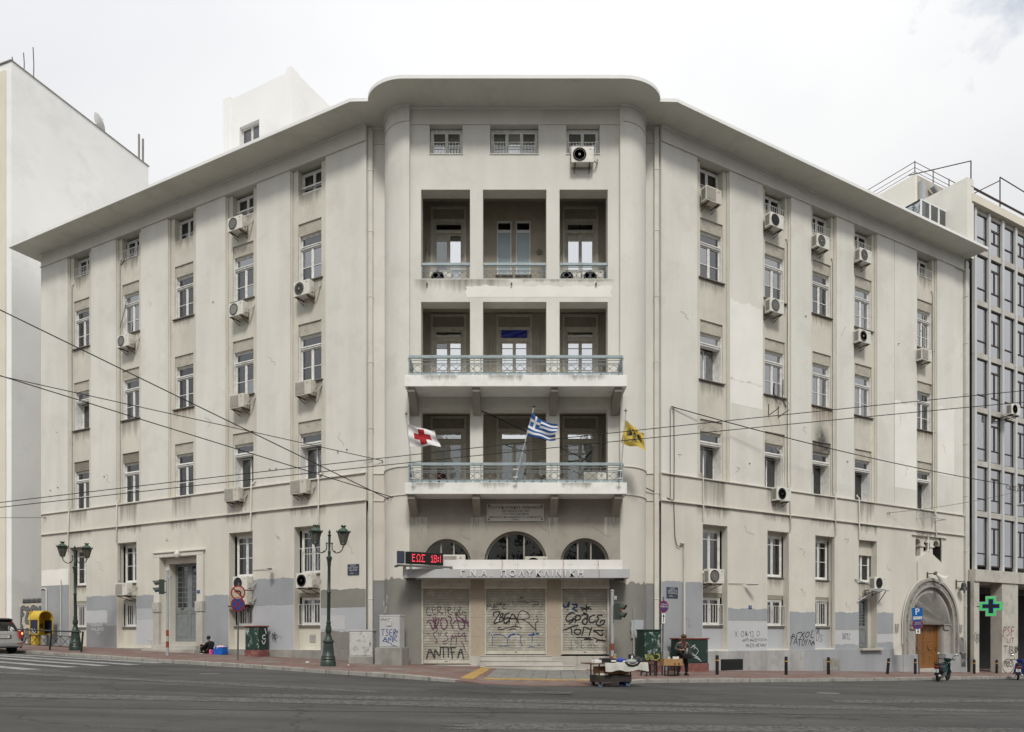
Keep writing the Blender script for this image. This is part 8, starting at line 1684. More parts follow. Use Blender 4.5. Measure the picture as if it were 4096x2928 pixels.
# ------------------------------------------------------------------ overhead wires
def wire(label, A, B, r=0.016, sag=0.0, m='wire_black', group='overhead wires'):
    a, b = Vector(A), Vector(B); n = 16; pts = [tuple(a.lerp(b, k / n) - Vector((0, 0, sag * 4 * (k / n) * (1 - k / n)))) for k in range(n + 1)]
    mb = MB(); mb.tube([tuple(Vector(p) - a) for p in pts], r, 6); o = ob('overhead_wire', mb.mesh('overhead_wire', m, smooth=60), None, T(*A)); return tag(o, label, 'wire', group)
wire('thick topmost wire dropping from the upper left to the curved pier', (-5.05, 29.55, 7.0), (-18.2, 24.0, 12.8), 0.02)
wire('wire from the left edge to the hook on the left wing below the second-floor sills', (-5.55, 30.38, 8.85), (-18.2, 24.0, 10.33), 0.015)
wire('wire from the left edge ending lowest on the curved pier', (-4.85, 29.35, 7.05), (-18.2, 24.0, 10.42), 0.018)
wire('upper of two long trolley wires crossing the whole front', (-20.66, 27.3, 6.36), (20.9, 27.3, 10.90), 0.015, -0.12)
wire('lower of two long trolley wires crossing the whole front', (-20.66, 27.3, 6.18), (20.9, 27.3, 10.45), 0.015, -0.12)
wire('span wire from the loggia pillar down to the hook right of the balconies', (-1.25, 29.22, 10.62), (6.77, 30.40, 7.2), 0.02)
wire('sagging cable from the right wing towards the right edge', tuple(MR @ Vector((0.52, -0.05, 11.18))), (27.3, 39.0, 9.65), 0.02, 0.25)
wire('thin cable leaving the right wing above the chapel', tuple(MR @ Vector((15.33, -0.03, 7.85))), (27.6, 38.0, 9.2), 0.012, 0.15, 'wire_grey')
wire('thin wire tied to the far left end of the building', tuple(ML @ Vector((-22.72, -0.03, 8.08))), (-30.5, 38.5, 7.75), 0.014)
for M, x, z in ((MR, 0.45, 7.2), (MR, 0.52, 11.18), (MR, 15.33, 7.85), (ML, -22.72, 8.08)): part('wall_hook', MB().tube([(x, 0.0, z), (x, -0.10, z), (x + 0.05, -0.14, z - 0.05), (x, -0.12, z - 0.09)], 0.018, 6), 'rust', M)
for p in ((-5.05, 29.62, 7.0), (-5.55, 30.40, 8.85), (-4.85, 29.42, 7.05)): part('wall_hook', MB().tube([(0, 0.1, 0), (0, -0.05, 0), (0.02, -0.09, -0.05)], 0.022, 6), 'rust', T(*p))
part('wall_cable', MB().tube([(0.46, -0.03, 11.1), (0.46, -0.03, 7.25)], 0.012, 6), 'wire_black', MR); part('wall_cable', MB().tube([(0.66, -0.03, 11.15), (0.68, -0.03, 9.0), (0.66, -0.03, 7.0), (0.72, -0.03, 5.6), (0.8, -0.05, 5.25), (1.0, -0.05, 5.2), (1.05, -0.05, 5.34)], 0.018, 6), 'wire_grey', MR, smooth=60)
for q, dx_ in ((ML, -16.3), (MR, 7.6)): pass
for pts in ([(-16.25, 0.02, 17.6), (-16.0, 0.1, 18.5), (-15.9, 0.14, 19.0), (-15.7, 0.16, 19.1)], [(-16.3, 0.1, 21.0), (-16.0, 0.12, 21.25), (-15.85, 0.14, 22.0)]): part('wall_cable', MB().tube(pts, 0.02, 6), 'wire_grey', ML, smooth=60)
for x0, z0, zt in ((7.35, 8.4, 10.3), (7.35, 17.0, 18.8), (18.8, 16.9, 18.6)): part('wall_cable', MB().tube([(x0, 0.0, z0), (x0 + 0.05, 0.1, z0 + 0.6), (x0 + 0.08, 0.12, zt - 0.2), (x0 - 0.1, 0.2, zt)], 0.025, 6), 'pipe_cream', MR, smooth=60)
part('wall_cable', MB().tube([(6.9, 0.06, 12.75), (7.3, -0.05, 12.6), (7.5, 0.05, 12.9), (7.55, 0.1, 13.6), (7.52, 0.1, 12.7), (7.75, 0.08, 12.3)], 0.025, 6), 'wire_grey', MR, smooth=60)
# hanging street light with tangled cable at the right edge
HL = thing('hanging_street_light', 'flat grey street light hanging from tangled cables at the right edge', 'street light', T(28.2, 39.0, 8.55))
ob('shade', MB().lathe([(0.001, 0.16), (0.10, 0.15), (0.30, 0.06), (0.38, 0.0), (0.36, -0.02), (0.001, -0.01)], 20).mesh('shade', 'galvanised', smooth=50), HL)
cb = MB(); random.seed(9)
for k in range(5): cb.tube([(-0.9 + k * 0.22 + 0.14 * math.cos(t * .9 + k), 0.1 * math.sin(t), 0.95 + 0.13 * math.sin(t * .9 + k) - 0.02 * k) for t in range(8)], 0.014, 5)
cb.tube([(0, 0, 0.15), (0, 0, 0.95)], 0.015, 5); ob('cable_tangle', cb.mesh('cable_tangle', 'wire_black'), HL)

# ------------------------------------------------------------------ sprayed lettering
GL = {'A': [[(0, 0), (.4, 1), (.8, 0)], [(.15, .38), (.68, .38)]], 'B': [[(0, 0), (.02, 1), (.45, .97), (.55, .75), (.1, .52), (.62, .42), (.62, .1), (0, 0)]], 'C': [[(.7, .85), (.42, 1), (.1, .75), (.05, .3), (.35, 0), (.72, .15)]],
      'D': [[(.05, 0), (.05, 1), (.5, .9), (.75, .5), (.55, .08), (.05, 0)]], 'E': [[(.65, 1), (.05, .98), (.05, .02), (.68, 0)], [(.05, .52), (.5, .52)]], 'F': [[(.65, 1), (.05, .97), (.05, 0)], [(.05, .55), (.5, .55)]], 'G': [[(.7, .85), (.4, 1), (.08, .7), (.08, .25), (.4, 0), (.7, .2), (.7, .45), (.45, .45)]],
      'H': [[(.05, 0), (.05, 1)], [(.65, 0), (.65, 1)], [(.05, .5), (.65, .5)]], 'I': [[(.15, 0), (.15, 1)]], 'K': [[(.05, 0), (.08, 1)], [(.75, .98), (.1, .45), (.8, 0)]], 'L': [[(.08, 1), (.05, .02), (.6, 0)]], 'M': [[(0, 0), (.12, 1), (.42, .4), (.72, 1), (.85, 0)]], 'N': [[(.03, 0), (.05, 1), (.62, .02), (.65, 1)]],
      'O': [[(.4, 1), (.1, .8), (.05, .35), (.3, .02), (.62, .15), (.75, .6), (.55, .95), (.35, 1)]], 'P': [[(.05, 0), (.08, 1), (.55, .95), (.62, .65), (.1, .5)]], 'R': [[(.05, 0), (.08, 1), (.55, .95), (.6, .65), (.1, .5), (.7, 0)]], 'S': [[(.65, .85), (.35, 1), (.08, .78), (.3, .55), (.62, .35), (.5, .06), (.05, .08)]],
      'T': [[(0, .97), (.75, 1)], [(.37, 1), (.35, 0)]], 'U': [[(.05, 1), (.06, .3), (.3, 0), (.6, .25), (.65, 1)]], 'V': [[(0, 1), (.35, 0), (.7, 1)]], 'W': [[(0, 1), (.2, 0), (.45, .7), (.68, 0), (.9, 1)]], 'X': [[(0, 0), (.7, 1)], [(0, 1), (.7, 0)]], 'Y': [[(0, 1), (.35, .5), (.7, 1)], [(.35, .5), (.33, 0)]], 'Z': [[(.02, .9), (.7, 1), (.0, .02), (.75, 0)]],
      'Γ': [[(.05, 0), (.08, 1), (.65, .95)]], 'Λ': [[(0, 0), (.35, 1), (.7, 0)]], 'Σ': [[(.65, .95), (.05, 1), (.4, .5), (.03, 0), (.7, .03)]], '1': [[(.1, .75), (.35, 1), (.35, 0)]], '2': [[(.05, .8), (.35, 1), (.62, .75), (.05, 0), (.7, .03)]], '3': [[(.05, .95), (.6, .98), (.25, .55), (.6, .35), (.45, .02), (.05, .1)]], '6': [[(.55, 1), (.1, .5), (.15, .05), (.55, .05), (.6, .4), (.12, .42)]], '7': [[(.0, .97), (.65, 1), (.25, 0)]], '0': [[(.35, 1), (.05, .6), (.12, .1), (.45, .02), (.65, .45), (.5, .95), (.35, 1)]],
      '*': [[(.35, 1), (.38, .1)], [(0, .55), (.8, .5)], [(.1, .1), (.7, .9)], [(.1, .9), (.7, .1)]], ',': [[(.1, .1), (.02, -.15)]], '.': [[(.1, 0), (.12, .06)]], '-': [[(.05, .5), (.6, .55)]]}
def smooth_line(p, n=2):
    for _ in range(n):
        q = [p[0]]
        for a, b in zip(p[:-1], p[1:]): q += [(a[0] * .75 + b[0] * .25, a[1] * .75 + b[1] * .25), (a[0] * .25 + b[0] * .75, a[1] * .25 + b[1] * .75)]
        p = q + [p[-1]]
    return p
def spray(M, text, x0, z0, x1, z1, w, m, y=-0.004, slant=0.0, jit=0.05, parent=None, flipx=False, seed=1):
    random.seed(seed); wid = [max(q[0] for st in GL[c] for q in st) + .2 if c in GL else .5 for c in text]; tot = sum(wid) - .2; mb = MB(); cx = 0
    for c, wd in zip(text, wid):
        if c in GL:
            dz = random.uniform(-jit, jit) * 1.5
            for st in GL[c]:
                pts = [(cx + px + slant * pz_ + random.uniform(-jit, jit), pz_ + dz + random.uniform(-jit, jit)) for px, pz_ in st]
                mb.ribbon([(x0 + (x1 - x0) * a / tot, z0 + (z1 - z0) * b) for a, b in smooth_line(pts)], w * random.uniform(.85, 1.15), y)
        cx += wd
    y_ = y
    k = 0; 
    mb.v = [(a, b - 0.00002 * i, c) for i, (a, b, c) in enumerate(mb.v)]      # strokes overlap without sharing a plane
    return ob('graffiti', mb.mesh('graffiti', m, fix=False), parent or BLD, M, rel=False)
def lines(M, strokes, w, m, y=-0.004, parent=None):
    mb = MB()
    for s in strokes:
        q = smooth_line(s); mb.ribbon(q, w, y); i0 = len(mb.v) - 2 * len(q) - 2      # brush pressure varies along the stroke
        for k, c in enumerate(q):
            g = 0.78 + 0.30 * math.sin(k * 0.55 + c[0] * 7) ** 2
            for e in (i0 + 1 + 2 * k, i0 + 2 + 2 * k): v = mb.v[e]; mb.v[e] = (c[0] + (v[0] - c[0]) * g, v[1], c[1] + (v[2] - c[1]) * g)
    mb.v = [(a, b - 0.00002 * i, c) for i, (a, b, c) in enumerate(mb.v)]
    return ob('graffiti', mb.mesh('graffiti', m, fix=False), parent or BLD, M, rel=False)
yS = 0.078
SPRAYED = [
(0, 0.022, 'ink_black', [[(-3.381,2.472),(-3.454,2.508),(-3.515,2.423),(-3.52,2.301),(-3.479,2.216),(-3.381,2.167),(-3.325,2.191),(-3.315,2.252)],[(-3.296,2.423),(-3.223,2.386),(-3.138,2.447),(-3.162,2.52),(-3.235,2.533),(-3.284,2.472),(-3.272,2.35),(-3.223,2.252),(-3.15,2.216),(-3.101,2.264)],[(-3.04,2.216),(-3.064,2.52)],[(-3.064,2.52),(-2.967,2.54),(-2.906,2.533),(-2.955,2.423),(-3.04,2.386),(-2.93,2.301),(-2.857,2.216),(-2.828,2.313)],[(-2.74,2.52),(-2.731,2.216)],[(-2.65,2.386),(-2.54,2.399),(-2.492,2.484),(-2.54,2.533),(-2.626,2.496),(-2.638,2.399),(-2.601,2.277),(-2.528,2.216),(-2.455,2.252),(-2.443,2.35)],[(-2.358,2.533),(-2.382,2.374),(-2.358,2.24),(-2.272,2.228),(-2.211,2.325),(-2.187,2.423)],[(-2.102,2.533),(-2.163,2.374),(-2.163,2.252),(-2.077,2.216),(-2.029,2.289),(-2.029,2.386)],[(-1.992,2.374),(-1.858,2.252)],[(-1.992,2.24),(-1.882,2.167)]]),
(0, 0.048, 'ink_purple', [[(-3.479,1.899),(-3.418,1.984),(-3.272,1.996),(-3.199,1.899),(-3.174,1.716),(-3.235,1.606)],[(-3.369,1.911),(-3.247,1.606)],[(-3.247,2.106),(-3.138,1.862),(-3.064,1.594)],[(-3.138,2.13),(-3.125,1.862),(-3.15,1.643)],[(-3.138,1.96),(-3.028,2.082),(-2.979,2.008),(-3.052,1.862),(-3.077,1.765)],[(-2.809,2.057),(-2.906,2.082),(-2.93,1.911),(-2.894,1.667),(-2.76,1.594),(-2.638,1.789),(-2.662,1.96),(-2.76,2.082)],[(-2.614,2.155),(-2.516,2.13),(-2.467,2.008),(-2.54,1.911),(-2.419,1.667)],[(-2.297,2.325),(-2.297,2.155),(-2.224,1.911),(-2.175,1.667),(-2.102,1.606),(-1.955,1.667),(-1.931,1.813),(-2.029,2.008),(-2.175,2.13),(-2.272,2.252)],[(-2.419,1.862),(-2.272,2.008),(-2.053,1.911)],[(-1.895,2.155),(-1.882,1.911),(-1.98,1.765)],[(-2.029,2.057),(-1.834,1.862),(-1.773,1.74)],[(-2.029,1.935),(-1.773,1.911)]]),
(0, 0.03, 'ink_purple', [[(-3.077,1.521),(-3.247,1.472),(-3.199,1.326),(-3.101,1.204),(-3.052,1.058),(-3.15,1.082)],[(-3.016,1.496),(-2.991,1.326)],[(-2.906,1.521),(-2.93,1.375)],[(-2.65,1.484),(-2.76,1.448),(-2.711,1.375),(-2.614,1.301),(-2.662,1.155),(-2.833,1.131),(-2.809,0.997),(-2.662,1.058)],[(-2.516,0.985),(-2.479,1.277),(-2.455,1.423),(-2.394,1.228),(-2.297,1.423),(-2.272,1.131),(-2.297,0.985)],[(-2.175,1.521),(-2.224,1.277),(-2.053,1.375),(-1.931,1.521),(-1.943,1.277),(-1.882,1.106)],[(-2.272,1.326),(-1.834,1.35)],[(-2.077,1.131),(-1.955,0.887),(-1.907,0.716)],[(-3.454,1.423),(-3.393,1.436)]]),
(0, 0.055, 'ink_thin', [[(-3.503,0.412),(-3.381,0.899),(-3.186,0.436)],[(-3.454,0.655),(-3.296,0.668)],[(-3.174,0.424),(-3.174,0.875),(-2.955,0.412),(-2.93,0.875)],[(-2.943,0.875),(-2.662,0.875)],[(-2.821,0.875),(-2.809,0.473)],[(-2.614,0.875),(-2.609,0.473)],[(-2.553,0.863),(-2.297,0.875)],[(-2.492,0.863),(-2.448,0.424)],[(-2.516,0.668),(-2.37,0.68)],[(-2.224,0.436),(-2.102,0.911),(-1.992,0.424)],[(-2.199,0.643),(-2.053,0.668)]]),
(1, 0.024, 'ink_black', [[(-1.041,2.423),(-1.017,2.642),(-0.944,2.52),(-0.883,2.655),(-0.81,2.496)],[(-0.761,2.496),(-0.749,2.655),(-0.688,2.642),(-0.737,2.581),(-0.652,2.557),(-0.737,2.496)],[(-0.627,2.496),(-0.603,2.74)],[(-0.408,2.715),(-0.603,2.606),(-0.42,2.642),(-0.274,2.655)],[(-0.274,2.655),(-0.444,2.472),(-0.213,2.484)],[(-0.871,2.399),(-0.737,2.467),(-0.761,2.399),(-0.53,2.442)]]),
(1, 0.05, 'ink_black', [[(-0.737,2.155),(-0.786,2.301),(-0.542,2.35),(-0.469,2.313),(-0.615,2.106),(-0.798,1.813),(-0.517,1.923)],[(-0.517,1.911),(-0.469,2.252),(-0.347,2.277),(-0.371,2.179),(-0.469,2.082),(-0.322,2.106),(-0.396,1.96),(-0.517,1.899)],[(-0.103,2.289),(-0.274,2.252),(-0.322,2.082),(-0.335,1.826),(-0.176,1.935)],[(-0.31,2.057),(-0.103,2.094)],[(-0.225,1.838),(-0.079,2.082),(0.019,2.289),(0.165,2.082),(0.275,1.874)],[(-0.103,2.057),(0.165,2.057)],[(-0.128,1.826),(-0.103,2.008)],[(0.994,2.155),(1.006,2.15)],[(0.891,2.04),(0.906,2.038)],[(1.03,2.045),(1.042,2.04)]]),
(1, 0.032, 'ink_black', [[(0.141,1.765),(0.214,2.057),(0.311,2.374),(0.506,2.386),(0.652,2.277),(0.75,2.13),(0.652,2.057),(0.409,2.033),(0.214,2.033)],[(0.409,2.033),(0.652,1.911),(0.799,1.765),(0.969,1.594)],[(0.994,1.545),(0.957,1.765),(0.981,1.911),(1.079,1.948)],[(-0.457,1.704),(-0.554,1.704),(-0.566,1.606),(-0.396,1.606),(-0.176,1.692),(0.141,1.752),(0.336,1.704),(0.397,1.643)],[(-0.128,1.606),(0.019,1.643),(0.165,1.631)]]),
(1, 0.024, 'ink_blue', [[(-0.81,0.96),(-0.81,1.228),(-0.786,1.375),(-0.615,1.423),(-0.371,1.375),(-0.225,1.253)],[(-0.566,0.924),(-0.274,0.924),(-0.091,0.948)],[(-0.176,1.033),(-0.188,1.228),(-0.079,1.375),(0.116,1.436),(0.311,1.411),(0.372,1.301),(0.336,1.131),(0.384,0.985),(0.433,0.924)],[(0.372,1.301),(0.433,1.387)],[(0.835,1.375),(0.823,1.131),(0.811,1.009)],[(-0.907,1.509),(-0.944,1.411)],[(-0.834,1.436),(-0.871,1.338)],[(0.689,0.875),(0.786,0.924),(0.921,0.887)]]),
(1, 0.06, 'ink_blue', [[(0.701,1.375),(0.921,1.399)],[(0.86,1.46),(0.896,1.411)],[(-0.14,1.301),(-0.054,1.387),(0.116,1.431)],[(0.994,1.436),(1.103,1.443)],[(1.103,0.985),(1.108,0.98)]]),
(1, 0.022, 'ink_black', [[(0.323,2.837),(0.384,2.984),(0.482,2.862)],[(0.336,2.898),(0.433,2.898)],[(0.262,2.93),(0.275,2.93)],[(0.518,2.959),(0.531,2.959)]]),
(1, 0.022, 'ink_thin', [[(-0.201,2.764),(-0.128,2.813)],[(0.019,2.776),(0.043,2.691)],[(0.262,2.764),(0.409,2.776)],[(0.433,2.691),(0.482,2.801),(0.579,2.776),(0.555,2.655),(0.652,2.74),(0.726,2.691),(0.75,2.825)],[(0.799,2.789),(0.896,2.74),(1.018,2.764),(1.116,2.667),(1.042,2.618),(0.872,2.63),(0.847,2.52)],[(1.213,2.703),(1.262,2.618),(1.189,2.496)]]),
(2, 0.07, 'ink_navy', [[(2.071,2.669),(2.114,2.562),(2.2,2.508),(2.286,2.583),(2.34,2.712)],[(2.34,2.712),(2.318,2.54)],[(2.479,2.659),(2.565,2.605),(2.629,2.659)],[(2.629,2.659),(2.694,2.519),(2.458,2.487),(2.565,2.412),(2.683,2.369)],[(2.286,2.412),(2.292,2.409)]]),
(2, 0.06, 'ink_black', [[(3.048,2.605),(3.059,2.358)],[(2.822,2.498),(3.252,2.444)],[(2.865,2.39),(3.037,2.476),(3.187,2.54)]]),
(2, 0.058, 'ink_black', [[(2.565,2.272),(2.415,2.304),(2.243,2.175),(2.2,2.025),(2.264,1.929),(2.436,1.982),(2.565,2.111),(2.522,1.982),(2.35,1.843)],[(2.586,1.896),(2.629,2.154)],[(2.576,2.154),(2.737,2.197),(2.844,2.133),(2.78,2.025),(2.629,1.972)],[(2.865,2.197),(3.016,2.24),(3.144,2.175),(3.08,2.068),(2.973,2.057),(2.865,1.939),(2.93,1.832),(3.059,1.821),(3.102,2.025),(3.091,2.175),(3.08,2.261),(2.93,2.283)],[(3.402,2.197),(3.252,2.175),(3.144,2.047),(3.187,1.896),(3.338,1.896),(3.423,1.972)],[(3.702,2.197),(3.552,2.208),(3.488,2.133),(3.574,2.036),(3.466,1.939),(3.445,1.832),(3.552,1.768),(3.724,1.811),(3.82,1.939),(3.767,2.004),(3.638,1.961),(3.617,1.875)]]),
(2, 0.054, 'ink_black', [[(2.114,1.585),(2.286,1.639),(2.479,1.746),(2.715,1.768)],[(2.415,1.682),(2.447,1.553),(2.462,1.403)],[(2.651,1.639),(2.565,1.574),(2.554,1.467),(2.651,1.403),(2.78,1.424),(2.844,1.531),(2.78,1.617),(2.629,1.617)],[(2.865,1.381),(2.93,1.553),(2.93,1.703),(2.973,1.714),(3.209,1.617)],[(3.166,1.37),(3.273,1.682)],[(3.745,1.564),(3.509,1.574),(3.295,1.574),(3.466,1.51),(3.574,1.403),(3.702,1.338),(3.702,1.446)],[(2.157,1.811),(2.174,1.806)],[(3.853,1.317),(3.863,1.312)]]),
(2, 0.045, 'ink_black', [[(2.651,1.285),(3.23,1.274)],[(2.973,1.209),(3.23,1.263)],[(2.973,1.209),(3.295,1.199)],[(3.316,1.285),(3.466,1.22),(3.831,1.134)],[(3.445,1.113),(3.552,1.166),(3.831,1.134)]]),
(2, 0.014, 'ink_green', [[(2.436,1.166),(2.436,0.823),(2.35,0.802)],[(2.436,0.823),(2.522,0.802)],[(2.586,1.016),(2.758,1.038),(2.629,0.844)],[(2.844,1.156),(2.844,0.844)],[(2.973,1.016),(2.865,0.952),(2.865,0.844),(2.973,0.844),(2.994,0.93)],[(3.209,1.016),(3.134,0.952),(3.144,0.855),(3.23,0.844),(3.284,0.93),(3.209,1.016)],[(3.338,1.016),(3.262,0.952),(3.273,0.855),(3.359,0.844),(3.413,0.93),(3.338,1.016)],[(2.586,1.166),(2.597,1.081)],[(2.651,1.156),(2.715,1.102)],[(2.844,1.156),(2.973,1.177)],[(3.166,1.102),(3.187,1.166),(3.209,1.102)]]),
(2, 0.014, 'ink_red', [[(3.359,1.639),(3.423,1.725),(3.724,1.725),(3.767,1.682),(3.702,1.596)],[(3.81,1.596),(3.863,1.51),(3.81,1.403),(3.724,1.446)],[(3.681,1.295),(3.767,1.081),(3.724,1.016)]])]
for k_s, w_s, m_s, st_s in SPRAYED: lines(MF, st_s, w_s, m_s, yS, SHUT[k_s])
spray(ML, 'ICONO', -18.68, 1.85, -17.73, 2.03, 0.022, 'ink_white', 0.008, seed=15); spray(ML, 'PALOMO', -18.64, 1.62, -17.61, 1.80, 0.022, 'ink_white', 0.008, seed=16); lines(ML, [[(-18.2, 1.5), (-18.0, 1.56), (-17.85, 1.5)], [(-18.1, 1.44), (-17.95, 1.46)]], 0.018, 'ink_white', 0.008)
spray(MR, 'X O*13 O', 4.30, 1.31, 5.88, 1.57, 0.018, 'ink_thin', 0.010, 0, 0.08, seed=17); spray(MR, 'ANTI NAZI', 4.77, 1.08, 5.68, 1.22, 0.018, 'ink_thin', 0.010, seed=18); spray(MR, 'NAZIS NO WAY', 5.0, 0.83, 6.32, 1.00, 0.018, 'ink_thin', 0.010, seed=19); spray(MR, 'FREEDOM', 5.7, 1.12, 6.35, 1.24, 0.01, 'ink_thin', 0.010, seed=20)
spray(MR, 'AΓXOΣ', 7.97, 1.24, 9.59, 1.56, 0.036, 'ink_black', 0.010, 0.15, 0.10, seed=21); spray(MR, 'ΓATOYΛA', 7.97, 0.90, 9.67, 1.20, 0.034, 'ink_black', 0.010, 0.1, 0.12, seed=22); spray(MR, 'ABIR', 9.86, 1.45, 10.5, 1.75, 0.025, 'ink_black', 0.35, seed=23); spray(MR, 'CUS', 9.86, 1.05, 10.66, 1.40, 0.025, 'ink_black', 0.35, 0.2, seed=24); spray(MR, 'XRTC', 11.74, 1.18, 12.35, 1.48, 0.022, 'ink_black', 0.010, 0.2, seed=25)
spray(MR, 'SUUS', 21.95, 0.0, 22.40, 0.22, 0.022, 'ink_black', -0.115, seed=26); spray(MR, 'TAGRA', 21.95, -0.42, 22.38, -0.08, 0.022, 'ink_black', -0.115, seed=27); spray(MR, '2BO', 16.05, 0.62, 16.5, 0.95, 0.02, 'ink_white', 0.008, 0.3, seed=36)
lines(T(-5.2, 29.34, 0) @ RZ(-48), [[(-0.2, 2.6), (-0.18, 2.9), (-0.12, 2.2), (-0.05, 2.5), (0.02, 2.6), (0.05, 2.45), (0.0, 2.3)], [(0.0, 2.7), (0.1, 3.1), (0.08, 2.9)]], 0.02, 'ink_white')
# on the cabinets, the booth, the arcade and the low wall
spray(W[C3.name], 'TSER', -0.34, 1.16, 0.30, 1.42, 0.028, 'ink_blue', -0.018, parent=C3, seed=28); spray(W[C3.name], 'ANIK', -0.26, 0.92, 0.32, 1.14, 0.028, 'ink_blue', -0.018, 0.1, parent=C3, seed=29); spray(W[C3.name], 'SPACE', -0.38, 1.75, 0.05, 1.84, 0.012, 'ink_thin', -0.018, parent=C3, seed=30)
lines(W[C3.name], [[(-0.3, 0.95), (0.1, 0.86), (0.05, 0.80), (0.3, 0.74)]], 0.025, 'ink_blue', -0.018, C3)
for k, ch in enumerate('ICV'): spray(W[C1.name] @ T(0.445, 0.25, 0) @ RZ(90), ch, -0.10, 1.05 - k * 0.27, 0.10, 1.26 - k * 0.27, 0.05, 'ink_white', -0.004, parent=C1, seed=40 + k)
lines(W[C1.name], [[(0.55, 0.9), (0.62, 1.1), (0.66, 0.85), (0.58, 0.82)], [(0.72, 1.1), (0.76, 0.75)], [(0.66, 0.95), (0.85, 0.98)]], 0.05, 'ink_black', 0.50 + 0.13, C1)
spray(W[C4.name], 'OND', -0.36, 0.50, 0.34, 0.72, 0.04, 'ink_yellow', -0.02, 0, 0.03, parent=C4, seed=31)
lines(W[C5.name], [[(-0.45, 1.25), (-0.2, 1.0), (-0.35, 0.85), (0.1, 1.2), (0.0, 0.95)], [(-0.3, 0.75), (0.2, 0.65), (0.35, 0.45), (0.2, 0.55), (-0.1, 0.8)], [(-0.1, 1.1), (0.3, 0.9), (0.1, 0.7)], [(0.0, 0.6), (0.35, 0.5), (0.4, 0.42)]], 0.022, 'ink_white', -0.02, C5)
spray(MR, 'PSF', 25.7, 1.35, 26.9, 1.95, 0.05, 'ink_red', -0.405, 0.1, parent=OF, seed=32); spray(MR, 'LIT', 26.1, 0.95, 26.9, 1.22, 0.045, 'ink_red', -0.405, 0.1, parent=OF, seed=34); spray(MR, 'TIB', 25.7, 0.30, 26.85, 0.75, 0.045, 'ink_thin', -0.405, 0.1, parent=OF, seed=35)
lines(MR, [[(25.75 + 0.55 + 0.62 * math.cos(R_(a)), -0.45 + 0.42 * math.sin(R_(a))) for a in range(0, 361, 20)]], 0.04, 'ink_black', -0.405, OF); spray(MR, 'PRRES', 25.85, -0.5, 26.75, -0.15, 0.045, 'ink_black', -0.406, 0.1, parent=OF, seed=37); spray(MR, 'OB1', 22.74, 1.0, 23.2, 1.5, 0.03, 'ink_thin', -0.405, 0, 0.1, parent=OF, seed=38); spray(MR, 'ORN', 27.0, 0.3, 27.36, 0.75, 0.03, 'ink_black', -0.405, -0.2, 0.1, parent=OF, seed=39)
# bubble letters on the low wall: grey fill, black outline
GM = W[GW.name]
for row, txt, z0, z1, x0 in ((0, 'AFZEK', 2.15, 3.02, 0.75), (1, 'OAVN', 0.95, 1.95, 1.0)):
    spray(GM, txt, x0, z0, x0 + 2.55, z1, 0.27, 'ink_black', -0.004, 0.12, 0.0, parent=GW, seed=50 + row); spray(GM, txt, x0, z0, x0 + 2.55, z1, 0.19, 'ink_grey', -0.012, 0.12, 0.0, parent=GW, seed=50 + row)
spray(GM, 'SORGIO', 0.8, 0.45, 3.2, 0.75, 0.04, 'ink_black', -0.006, 0, 0.1, parent=GW, seed=53)
spray(W[PB.name] @ T(-0.425, 0, 0) @ RZ(-90), 'SD', -0.22, 0.75, 0.2, 0.95, 0.03, 'ink_white', -0.004, parent=PB, seed=54); spray(W[PB.name], 'VAR', 0.05, 1.0, 0.33, 1.3, 0.03, 'ink_black', 0.34, 0.2, parent=PB, seed=55)

# ------------------------------------------------------------------ weathering and small marks
def decal(name, M, x0, x1, z0, z1, y, m):
    mb = MB().grid(lambda u, v: (x0 + (x1 - x0) * u, y, z0 + (z1 - z0) * v), 2, 2); return ob(name, mb.mesh(name, m, fix=False), BLD, M, rel=False)
random.seed(11)
for M, bays in ((ML, L_bays), (MR, R_bays)):
    for a, b in bays:
        c = (a + b) / 2
        for fl, zs in enumerate(SILLS[:2]): decal('run_off_stain', M, c - 0.78, c + 0.78, zs - random.uniform(0.7, 1.5), zs - 0.05, 0.136, 'stain_grey' if random.random() < 0.75 else 'stain_rust')
        decal('run_off_stain', M, c - 0.75, c + 0.75, Z_S1 - random.uniform(0.2, 0.9), Z_S2 - 0.03, -0.004, 'stain_grey')
        decal('run_off_stain', M, a - 0.1, b + 0.1, 6.35, Z_S1 - 0.03, 0.016, 'stain_grey')
        decal('run_off_stain', M, c - 0.7, c + 0.7, 20.2, 21.19, 0.136, 'stain_grey')
    for a, b in (Lg if M is ML else Rg): decal('run_off_stain', M, a + 0.02, b - 0.02, 3.32, 4.11, 0.356, 'stain_grey')
for x0, x1 in ((-4.1, -3.4), (-1.75, -1.0), (1.35, 2.0), (3.7, 4.4)): decal('run_off_stain', MF, x0, x1, 4.5, 6.2, -0.004, 'stain_pale')
for x in (-3.6, -1.0, 2.2): decal('run_off_stain', MC, x, x + 1.5, 11.22, 11.64, -1.2415, 'stain_grey'); decal('run_off_stain', MC, x - 0.3, x + 1.0, 6.97, 7.39, -1.2415, 'stain_grey')
for x0, x1, z0, z1 in ((-4.1, 0.0, 15.2, 16.05), (0.2, 4.3, 15.8, 16.05)): decal('run_off_stain', MC, x0, x1, z0, z1, -0.003, 'stain_grey')
def crack(M, x, z, n, y, dz=-1, w=0.012):
    pts = [(x, z)]
    for k in range(n): pts.append((pts[-1][0] + random.uniform(-0.14, 0.2), pts[-1][1] + dz * random.uniform(-0.04, 0.14)))
    mb = MB().ribbon(pts, w, y); ob('plaster_crack', mb.mesh('plaster_crack', 'crack', fix=False), BLD, M, rel=False)
for x, z in ((1.2, 15.4), (4.6, 9.0), (16.4, 13.2), (8.9, 11.5), (20.4, 12.1), (12.0, 17.0), (0.9, 9.2), (16.9, 10.5)): crack(MR, x, z, 7, -0.006)
